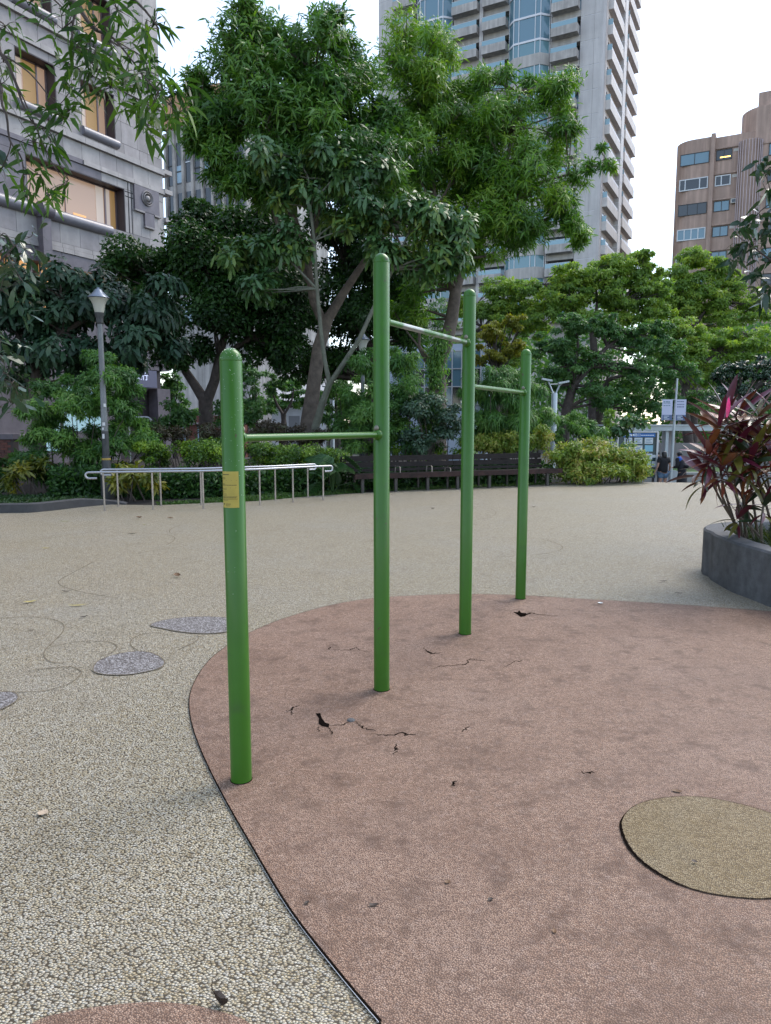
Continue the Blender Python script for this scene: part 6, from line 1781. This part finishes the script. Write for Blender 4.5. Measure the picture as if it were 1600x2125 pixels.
for i in range(5): nbx('lettering', M_INKW, 1297.5 + i * 3.9, 900.8 + (i % 2) * 0.6, 1300.6 + i * 3.9, 905 - (i % 3) * 0.5, 0.0, 0.005, hd)
for i in range(6): nbx('lettering', M_INKW, 1330.5 + i * 4.6, 902.6, 1334.3 + i * 4.6, 904, 0.0, 0.005, hd)
sheets = [(1296, 908.5, 1312, 921, 0), (1317, 908.5, 1333, 921, 0), (1338.5, 908.5, 1355, 921, 0), (1296, 924, 1312, 936, 1), (1317, 924.5, 1333, 937, 0), (1338.5, 924, 1355, 937, 1), (1324, 941.5, 1353.5, 953, 0), (1353.8, 944, 1361, 949.5, 0),
          (1353, 957.5, 1362, 969, 0), (1340, 957, 1351, 968, 1), (1338, 974, 1352, 985, 1)]
for (u0, v0, u1, v1, k_) in sheets:
    s_ = nbx('sheet', M_PAPB if k_ else M_PAPER, u0, v0, u1, v1, 0.01, 0.018)
    if not k_ and u1 - u0 > 8:
        for j in range(3): nbx('print_line', M_INK, u0 + 2, v0 + 2.5 + j * 3.1, u1 - 2 - 3 * (j % 2), v0 + 3.7 + j * 3.1, 0.006, 0.009, s_)
b = MB(); b.lathe([(1.05, 0), (1.05, 0.42), (0.95, 0.44), (0.0, 0.44)], 28, (at(1335, 990, 26.4)[0] - 0.1, 26.0, STREET))
tag(b.build('round_plinth', mat('pale_plinth', (0.40, 0.42, 0.43), 0.7), smooth=True), 'low pale round plinth at the foot of the notice board', 'plinth')

# banner post
Yb = 29.0
bp0 = at(1396, 880, Yb); bp0[2] = STREET
bpo = empty('banner_post', bp0, 'thin grey post carrying two white printed banners above the canopy', 'banner post')
tz_ = at(1400, 785, Yb)[2]
b = MB(); b.tube([tuple(bp0), (bp0[0] + 0.04, Yb, 0.8), (bp0[0] + 0.10, Yb, tz_)], [0.075, 0.06, 0.035], 10); b.build('pole', M_COL, bpo, smooth=True)
M_BAN = mat('lavender_banner', (0.52, 0.54, 0.68), 0.6)
M_BANB = mat('slate_banner_foot', (0.10, 0.14, 0.25), 0.6)
def ban(u0, u1, v0, v1, v2, right):
    def bb_(n_, m, a, c, d, e_, y0, y1, parent):
        xa, za = at(a, c, Yb)[[0, 2]]; xb, zb = at(d, e_, Yb)[[0, 2]]
        b_ = MB(); b_.box(xa, xb, Yb + y0, Yb + y1, zb, za); return b_.build(n_, m, parent, origin=bpo.location[:])
    f_ = bb_('banner', M_BAN, u0, v0, u1, v2, -0.09, -0.075, bpo)
    bb_('banner_foot', M_BANB, u0, v1, u1, v2 - 0.3, -0.096, -0.091, f_)
    rr_ = random.Random(8 + right)
    rows = [(832.5, 1.8, 6), (838.5, 1.5, 7), (843.5, 2.0, 5)] if right else [(833, 2.2, 3), (836.5, 1.0, 5), (841, 1.6, 3)]
    for (v, h_, n_) in rows:
        a = u0 + 2.2; wd_ = (u1 - u0 - 4.4) / n_
        for i in range(n_): bb_('lettering', M_BANB if right else M_INK, a + i * wd_, v, a + i * wd_ + wd_ * rr_.uniform(0.6, 0.85), v + h_, -0.096, -0.091, f_)
    for (v, f) in ((863, 0.75), (866, 0.5), (869, 0.8)):
        bb_('lettering', M_INKW, u0 + 2.5, v, u0 + 2.5 + (u1 - u0 - 5) * f, v + 1.0, -0.101, -0.097, f_)
    for v in (v0 + 0.6, v2 - 0.6):
        b_ = MB(); b_.tube([(bp0[0] + 0.05, Yb - 0.05, at(0, v, Yb)[2]), (at(u1 if right else u0, v, Yb)[0], Yb - 0.065, at(0, v, Yb)[2])], 0.012, 6); b_.build('bracket', M_COL, bpo)
ban(1373, 1392.5, 829, 861, 872, 0)
ban(1401, 1420.5, 829, 861, 872.5, 1)

# lawn, low walls and round column beyond
M_LAWN = mat('far_lawn', (0.045, 0.10, 0.02), 0.9, var=0.35, vscale=1.2)
b = MB(); b.box(9, 32, 33.5, 44, STREET, STREET + 0.06); tag(b.build('lawn', M_LAWN), kind='structure')
for (y, z1, c, l_) in ((33.2, 0.45, (0.42, 0.43, 0.42), 'low pale kerb wall in front of the far lawn'), (44.3, 1.5, (0.22, 0.20, 0.20), 'grey wall closing the far lawn')):
    b = MB(); b.box(10.5, 30, y, y + 0.25, STREET, STREET + z1); tag(b.build('garden_wall', mat('wall_' + l_[:4], c, 0.8, var=0.2, vscale=1)), l_, 'wall')
b = MB(); b.lathe([(0.24, 0), (0.24, 2.55)], 18, (at(1386, 900, 32)[0], 32, STREET)); tag(b.build('round_column', mat('pale_column', (0.5, 0.49, 0.52), 0.6), smooth=True), 'pale round column under the canopy behind the banner post', 'column')
b = MB(); b.box(at(1395, 980, 29.5)[0], at(1408, 980, 29.5)[0], 29.5, 29.9, STREET, STREET + 0.75); tag(b.build('utility_box', mat('box_grey', (0.4, 0.42, 0.42), 0.6)), 'small grey box standing between the two people', 'utility box')

# ================================================================== PEOPLE
def skin_mesh(name, V, Eg, Rd, m, sub=1, root=0):
    me = bpy.data.meshes.new(name)
    me.from_pydata([tuple(map(float, v)) for v in V], Eg, [])
    o_ = bpy.data.objects.new(name, me); COL.objects.link(o_)
    sk = o_.modifiers.new('skin', 'SKIN'); sk.use_smooth_shade = True
    if not me.skin_vertices: me.skin_vertices.new()
    for i, r_ in enumerate(Rd):
        sv_ = me.skin_vertices[0].data[i]
        sv_.radius = (r_, r_) if not isinstance(r_, tuple) else r_
        sv_.use_root = (i == root)
    if sub:
        ss = o_.modifiers.new('sub', 'SUBSURF'); ss.levels = sub; ss.render_levels = sub
    dg = bpy.context.evaluated_depsgraph_get()
    out = bpy.data.meshes.new_from_object(o_.evaluated_get(dg))
    bpy.data.objects.remove(o_)
    out.name = name
    out.materials.clear(); out.materials.append(m)
    for p_ in out.polygons: p_.use_smooth = True
    return out
M_SKIN = mat('skin', (0.42, 0.24, 0.17), 0.55)
M_HAIR = mat('black_hair', (0.008, 0.007, 0.008), 0.4)
M_SHIRT = mat('black_shirt', (0.012, 0.012, 0.014), 0.85)
M_DENIM = mat('blue_denim', (0.12, 0.20, 0.30), 0.85, var=0.3, vscale=15)
M_SHOE = mat('white_shoe', (0.5, 0.5, 0.5), 0.6)
M_TROU = mat('grey_trousers', (0.10, 0.10, 0.11), 0.85)
M_BLUE = mat('bright_blue_cloth', (0.02, 0.10, 0.42), 0.7)
M_WCL = mat('white_cloth', (0.65, 0.65, 0.66), 0.8)
M_BLACK = mat('black_long_cloth', (0.008, 0.008, 0.012), 0.8)
def figure(label, loc, rz, arms, bare_legs=True, lean=0.0, scale=1.0):
    e = empty('person', loc, label, 'person', rz=rz, world=False)
    e.scale = (scale,) * 3
    V, Eg, Rd = [], [], []
    def add(p_, r_, par=None):
        V.append(np.array(p_, float)); Rd.append(r_)
        if par is not None: Eg.append((par, len(V) - 1))
        return len(V) - 1
    f = lambda z: lean * max(0, z - 0.95)
    pel = add((0, 0, 0.93), (0.15, 0.105))
    wa = add((0, f(1.08), 1.08), (0.12, 0.09), pel); ch = add((0, f(1.25), 1.25), (0.145, 0.10), wa); sh = add((0, f(1.37), 1.37), (0.12, 0.075), ch)
    nk = add((0, f(1.44) + 0.01, 1.45), 0.048, sh); hd_ = add((0, f(1.52) + 0.02, 1.53), (0.07, 0.08), nk); add((0, f(1.6) + 0.02, 1.62), (0.072, 0.085), hd_)
    hands = []
    for sx in (-1, 1):
        hp = add((0.09 * sx, 0, 0.86), 0.088, pel); kn = add((0.10 * sx, 0.02, 0.47), 0.055, hp); cf = add((0.10 * sx, -0.01, 0.33), 0.05, kn); an = add((0.10 * sx, 0, 0.09), 0.035, cf); add((0.11 * sx, 0.14, 0.035), 0.032, an)
        s_ = add((0.17 * sx, f(1.36), 1.36), 0.052, sh)
        el, wr = arms[0 if sx < 0 else 1]
        el_ = add((el[0] * sx, el[1] + f(el[2]), el[2]), 0.038, s_); wr_ = add((wr[0] * sx, wr[1] + f(wr[2]), wr[2]), 0.026, el_)
        d = unit(np.array(wr) - np.array(el)) * np.array([sx, 1, 1])
        side = np.array([0.0, 1.0, 0.0]) if abs(d[1]) < 0.7 else np.array([1.0 * sx, 0, 0])
        w0 = V[wr_]
        pm_ = add(w0 + d * 0.06, (0.032, 0.02), wr_)
        for k_, (o_, l_) in enumerate(((-0.028, 0.07), (-0.009, 0.082), (0.010, 0.078), (0.028, 0.062))):
            a_ = add(w0 + d * 0.095 + side * o_, 0.0095, pm_); m_ = add(w0 + d * (0.095 + l_ * 0.55) + side * o_ + np.array([0.008 * -sx, 0, 0]), 0.0085, a_); add(w0 + d * (0.095 + l_) + side * o_ * 0.9 + np.array([0.022 * -sx, 0, 0]), 0.0065, m_)
        t_ = add(w0 + d * 0.045 + side * 0.042, 0.011, pm_); add(w0 + d * 0.085 + side * 0.058, 0.008, t_)
    inst('body', skin_mesh('body', V, Eg, Rd, M_SKIN), e)
    # face: nose, ears
    b_ = MB()
    hy = f(1.55) + 0.02
    for sx in (-1, 1): b_.lathe([(0.001, -0.03), (0.014, -0.01), (0.016, 0.015), (0.001, 0.03)], 8, (0.076 * sx, hy, 1.55))
    b_.obox((0, hy + 0.088, 1.545), np.array([0.012, 0, 0]), np.array([0, 0.014, 0]), np.array([0, 0, 0.022]))
    inst('ears_and_nose', b_.mesh('face', M_SKIN, True), e)['kind'] = 'stuff'
    return e, f, V
def shirt(e, f, arms, m, slv=0.5):
    V = [(0, 0, 0.80), (0, f(1.06), 1.04), (0, f(1.25), 1.25), (0, f(1.37), 1.38), (0, f(1.42), 1.43)]; Eg = [(0, 1), (1, 2), (2, 3), (3, 4)]; Rd = [(0.21, 0.17), (0.18, 0.15), (0.19, 0.15), (0.16, 0.115), (0.09, 0.075)]
    for sx, (el, wr) in zip((-1, 1), arms):
        i = len(V); s_ = np.array((0.17 * sx, f(1.36), 1.36)); e_ = np.array((el[0] * sx, el[1] + f(el[2]), el[2]))
        V += [s_, s_ + (e_ - s_) * slv]; Rd += [0.085, 0.075]; Eg += [(3, i), (i, i + 1)]
        if slv >= 1: V.append(np.array((wr[0] * sx, wr[1] + f(wr[2]), wr[2]))); Rd.append(0.045); Eg.append((i + 1, i + 2))
    inst('shirt', skin_mesh('shirt', V, Eg, Rd, m), e)
def legs(e, name, m, zend, r0=0.10, r1=0.085):
    V = [(0, 0, 0.95)]; Eg = []; Rd = [(0.185, 0.145)]
    for sx in (-1, 1):
        i = len(V); V += [(0.09 * sx, 0, 0.84), (0.10 * sx, 0.01, zend)]; Rd += [r0, r1]; Eg += [(0, i), (i, i + 1)]
    inst(name, skin_mesh(name, V, Eg, Rd, m), e)
def hair(e, f, long=False):
    y = f(1.58) + 0.015
    V = [(0, y - 0.005, 1.64), (0, y - 0.03, 1.56), (0, y - 0.055, 1.47)] + ([(0, y - 0.08, 1.36)] if long else []); Rd = [(0.10, 0.105), (0.115, 0.11), (0.10, 0.08)] + ([(0.11, 0.05)] if long else [])
    inst('hair', skin_mesh('hair', V, [(i, i + 1) for i in range(len(V) - 1)], Rd, M_HAIR), e)
def shoes(e, m):
    for sx in (-1, 1):
        b_ = MB(); b_.tube([(0.10 * sx, -0.06, 0.04), (0.105 * sx, 0.03, 0.045), (0.11 * sx, 0.13, 0.035), (0.112 * sx, 0.19, 0.03)], [0.038, 0.046, 0.043, 0.03], 10)
        inst('shoe', b_.mesh('shoe', m, True), e)
arms_ = [((0.24, -0.03, 1.10), (0.27, 0.08, 0.90)), ((0.25, -0.02, 1.10), (0.26, 0.05, 0.87))]
wl = at(1381, 880, 27.0); wl[2] = STREET
e, f, _ = figure('person with black hair, black shirt and denim shorts, back turned, by the notice board', wl, R(8), arms_, scale=1.0)
shirt(e, f, arms_, M_SHIRT, 0.62); legs(e, 'shorts', M_DENIM, 0.60, 0.125, 0.12); hair(e, f, True); shoes(e, M_SHOE)
arms2 = [((0.22, 0.04, 1.10), (0.16, 0.24, 1.06)), ((0.22, 0.04, 1.10), (0.14, 0.25, 1.08))]
wl = at(1367, 880, 27.9); wl[2] = STREET
e, f, _ = figure('person in black top and grey trousers half hidden by the notice board frame', wl, R(-30), arms2)
shirt(e, f, arms2, M_SHIRT, 0.6); legs(e, 'trousers', M_TROU, 0.12, 0.10, 0.065); hair(e, f); shoes(e, M_POLED)
wl = at(1421, 880, 26.6); wl[2] = STREET
e, f, _ = figure('person in long black clothes with blue and white wrap round the shoulders', wl, R(35), arms2, lean=0.25)
shirt(e, f, arms2, M_BLACK, 1.0); hair(e, f); shoes(e, M_POLED)
V = [(0, 0, 1.0), (0, 0.0, 0.7), (0, 0.0, 0.35), (0, 0, 0.12)]
inst('long_skirt', skin_mesh('long_skirt', V, [(0, 1), (1, 2), (2, 3)], [(0.17, 0.14), (0.22, 0.18), (0.25, 0.21), (0.27, 0.22)], M_BLACK), e)
inst('wrap', skin_mesh('wrap', [(-0.2, f(1.3), 1.3), (-0.08, f(1.38) - 0.03, 1.39), (0.03, f(1.4) - 0.03, 1.4)], [(0, 1), (1, 2)], [(0.11, 0.11), (0.13, 0.11), (0.1, 0.09)], M_BLUE), e)
inst('wrap', skin_mesh('wrap', [(0.06, f(1.38) - 0.03, 1.385), (0.2, f(1.3), 1.29)], [(0, 1)], [(0.105, 0.1), (0.09, 0.1)], M_WCL), e)['label'] = 'white half of the shoulder wrap'
inst('shoulder_bag', skin_mesh('shoulder_bag', [(0, -0.16, 1.2), (0.02, -0.18, 1.02)], [(0, 1)], [(0.15, 0.09), (0.16, 0.1)], M_BLACK), e)

# ================================================================== FALLEN LEAVES
M_DRY = {n_: mat('dry_leaf_' + n_, c, 0.6, var=0.3, vscale=60) for n_, c in (('brown', (0.13, 0.065, 0.025)), ('dark', (0.03, 0.018, 0.012)), ('yellow', (0.36, 0.30, 0.10)), ('pale', (0.45, 0.35, 0.25)), ('green', (0.20, 0.22, 0.07)), ('white', (0.6, 0.6, 0.58)))}
def fallen(label, u, v, L, W, kind, rz, curl=0.35, stem=0.0, pitch=0.0, cat='fallen leaf', z=0.008):
    p_ = gp(u, v)
    b_ = MB(); n = 6; vs = []
    for i in range(n + 1):
        t = i / n; w = W / 2 * (math.sin(PI * (0.06 + 0.94 * t)) ** 0.8 if t < 1 else 0.02)
        x = L * (t - 0.5); zc = curl * L * 0.5 * (2 * t - 1) ** 2 * 0.5
        vs += [(x, w, zc + curl * w * 0.9), (x, 0, zc), (x, -w, zc + curl * w * 0.6)]
    b_.add(vs, [f_ for i in range(n) for f_ in ((3 * i, 3 * i + 1, 3 * i + 4, 3 * i + 3), (3 * i + 1, 3 * i + 2, 3 * i + 5, 3 * i + 4))])
    if stem: b_.tube([(-L * 0.5, 0, curl * L * 0.25), (-L * 0.5 - stem * 0.6, 0.004, curl * L * 0.25 + stem * 0.2), (-L * 0.5 - stem, 0.012, curl * L * 0.25 + stem * 0.45)], 0.0012, 5)
    o_ = bpy.data.objects.new('fallen_leaf', b_.mesh('fallen_leaf', M_DRY[kind], True)); COL.objects.link(o_)
    o_.location = (p_[0], p_[1], z + W * 0.1 * abs(math.sin(pitch)) * 3); o_.rotation_euler = (pitch, 0, rz)
    tag(o_, label, cat, 'leaves fallen on the plaza')
p_ = gp(457, 2090)
b = MB()
b.add([(0.004, 0, 0), (-0.012, 0.004, 0.022), (-0.018, 0.006, 0.044), (0.002, -0.004, 0.030), (0.022, -0.008, 0.034), (0.018, -0.006, 0.016), (0.010, 0.018, 0.010), (-0.004, 0.02, 0.030)],
      [(0, 5, 3), (5, 4, 3), (3, 2, 1), (0, 3, 1), (0, 1, 7, 6), (1, 2, 7)])
b.tube([(-0.018, 0.006, 0.044), (-0.021, 0.008, 0.058), (-0.020, 0.012, 0.074)], [0.0014, 0.0011, 0.0009], 5)
o = b.build('fallen_leaf', M_DRY['dark'], smooth=False); o.location = (p_[0], p_[1], 0.004); o.scale = (1.15, 1.15, 0.9)
tag(o, 'dark brown folded leaf standing on its tip with stalk up, near the bottom edge', 'fallen leaf', 'leaves fallen on the plaza')
fallen('curled orange-brown leaf alone on the cream surface left of the nearest post', 368, 1198, 0.07, 0.065, 'brown', R(40), 0.9, 0.02, 0.3)
fallen('long yellow leaf left of the grey patches', 162, 1258, 0.16, 0.03, 'yellow', R(18), 0.25)
fallen('short pale yellow leaf nearest the left edge', 63, 1251, 0.11, 0.04, 'yellow', R(38), 0.4)
fallen('small dark red leaf just below the long yellow leaf', 174, 1282, 0.075, 0.022, 'dark', R(48), 0.4)
fallen('pale round papery leaf on the cream pebbles at the lower left', 90, 1690, 0.045, 0.042, 'pale', R(80), 0.2)
fallen('dark sliver of leaf inside the outlined loop at the left', 64, 1310, 0.06, 0.016, 'dark', R(15), 0.3)
fallen('grey dead leaf on the pink surface near the bottom centre', 776, 1883, 0.035, 0.014, 'dark', R(8), 0.5)
fallen('tiny dark leaf bit left of the grey dead leaf', 637, 1878, 0.02, 0.014, 'dark', R(50), 0.5)
fallen('brown leaf fragment just above the ochre patch', 1405, 1646, 0.045, 0.02, 'brown', R(-20), 0.5)
fallen('small dark bit lying on the ochre patch', 1441, 1797, 0.022, 0.014, 'dark', R(-30), 0.4, z=0.017)
fallen('dark leaf before the planter, the upper of two', 1377, 1208, 0.085, 0.03, 'dark', R(5), 0.4)
fallen('dark leaf before the planter, the lower of two', 1408, 1233, 0.075, 0.025, 'dark', R(-12), 0.4)
fallen('white scrap near the right rim of the pink surface', 1246, 1254, 0.05, 0.04, 'white', R(20), 0.5, cat='litter')
fallen('greenish yellow leaf before the left end of the rails', 135, 1083, 0.19, 0.04, 'green', R(8), 0.25)
fallen('pale leaf far left between kerb and loops', 96, 1139, 0.12, 0.035, 'yellow', R(4), 0.3)
fallen('brown leaf before the rail, left of a pair', 289, 1075, 0.11, 0.07, 'brown', R(-10), 0.6)
fallen('brown leaf before the rail, right of a pair', 354, 1076, 0.10, 0.06, 'brown', R(5), 0.5)
fallen('dark leaf touching the faint outlined loop', 274, 1109, 0.12, 0.03, 'dark', R(12), 0.4)
fallen('dark red-brown leaf at the tip of the pointed seam line', 138, 1229, 0.09, 0.024, 'dark', R(-5), 0.4)
fallen('small dark bit between the posts and the bench', 898, 1056, 0.08, 0.05, 'dark', R(0), 0.5)
fallen('dark bit right of the farthest post on the cream surface', 1108, 1053, 0.08, 0.04, 'dark', R(0), 0.5)
fallen('tiny brown leaf on the lower pink surface', 929, 1835, 0.022, 0.016, 'brown', R(40), 0.5)
fallen('dark speck of leaf on the lower right pink surface', 1150, 1937, 0.022, 0.013, 'brown', R(70), 0.5)
fallen('dark speck of leaf on the pink surface beside the far crack', 1018, 1871, 0.02, 0.014, 'dark', R(20), 0.5)
fallen('green leaf scrap left of the rails on the cream floor', 300, 1090, 0.07, 0.03, 'green', R(-40), 0.3)

# undergrowth below hedges and bench, dark leaves added to deepen the shade there
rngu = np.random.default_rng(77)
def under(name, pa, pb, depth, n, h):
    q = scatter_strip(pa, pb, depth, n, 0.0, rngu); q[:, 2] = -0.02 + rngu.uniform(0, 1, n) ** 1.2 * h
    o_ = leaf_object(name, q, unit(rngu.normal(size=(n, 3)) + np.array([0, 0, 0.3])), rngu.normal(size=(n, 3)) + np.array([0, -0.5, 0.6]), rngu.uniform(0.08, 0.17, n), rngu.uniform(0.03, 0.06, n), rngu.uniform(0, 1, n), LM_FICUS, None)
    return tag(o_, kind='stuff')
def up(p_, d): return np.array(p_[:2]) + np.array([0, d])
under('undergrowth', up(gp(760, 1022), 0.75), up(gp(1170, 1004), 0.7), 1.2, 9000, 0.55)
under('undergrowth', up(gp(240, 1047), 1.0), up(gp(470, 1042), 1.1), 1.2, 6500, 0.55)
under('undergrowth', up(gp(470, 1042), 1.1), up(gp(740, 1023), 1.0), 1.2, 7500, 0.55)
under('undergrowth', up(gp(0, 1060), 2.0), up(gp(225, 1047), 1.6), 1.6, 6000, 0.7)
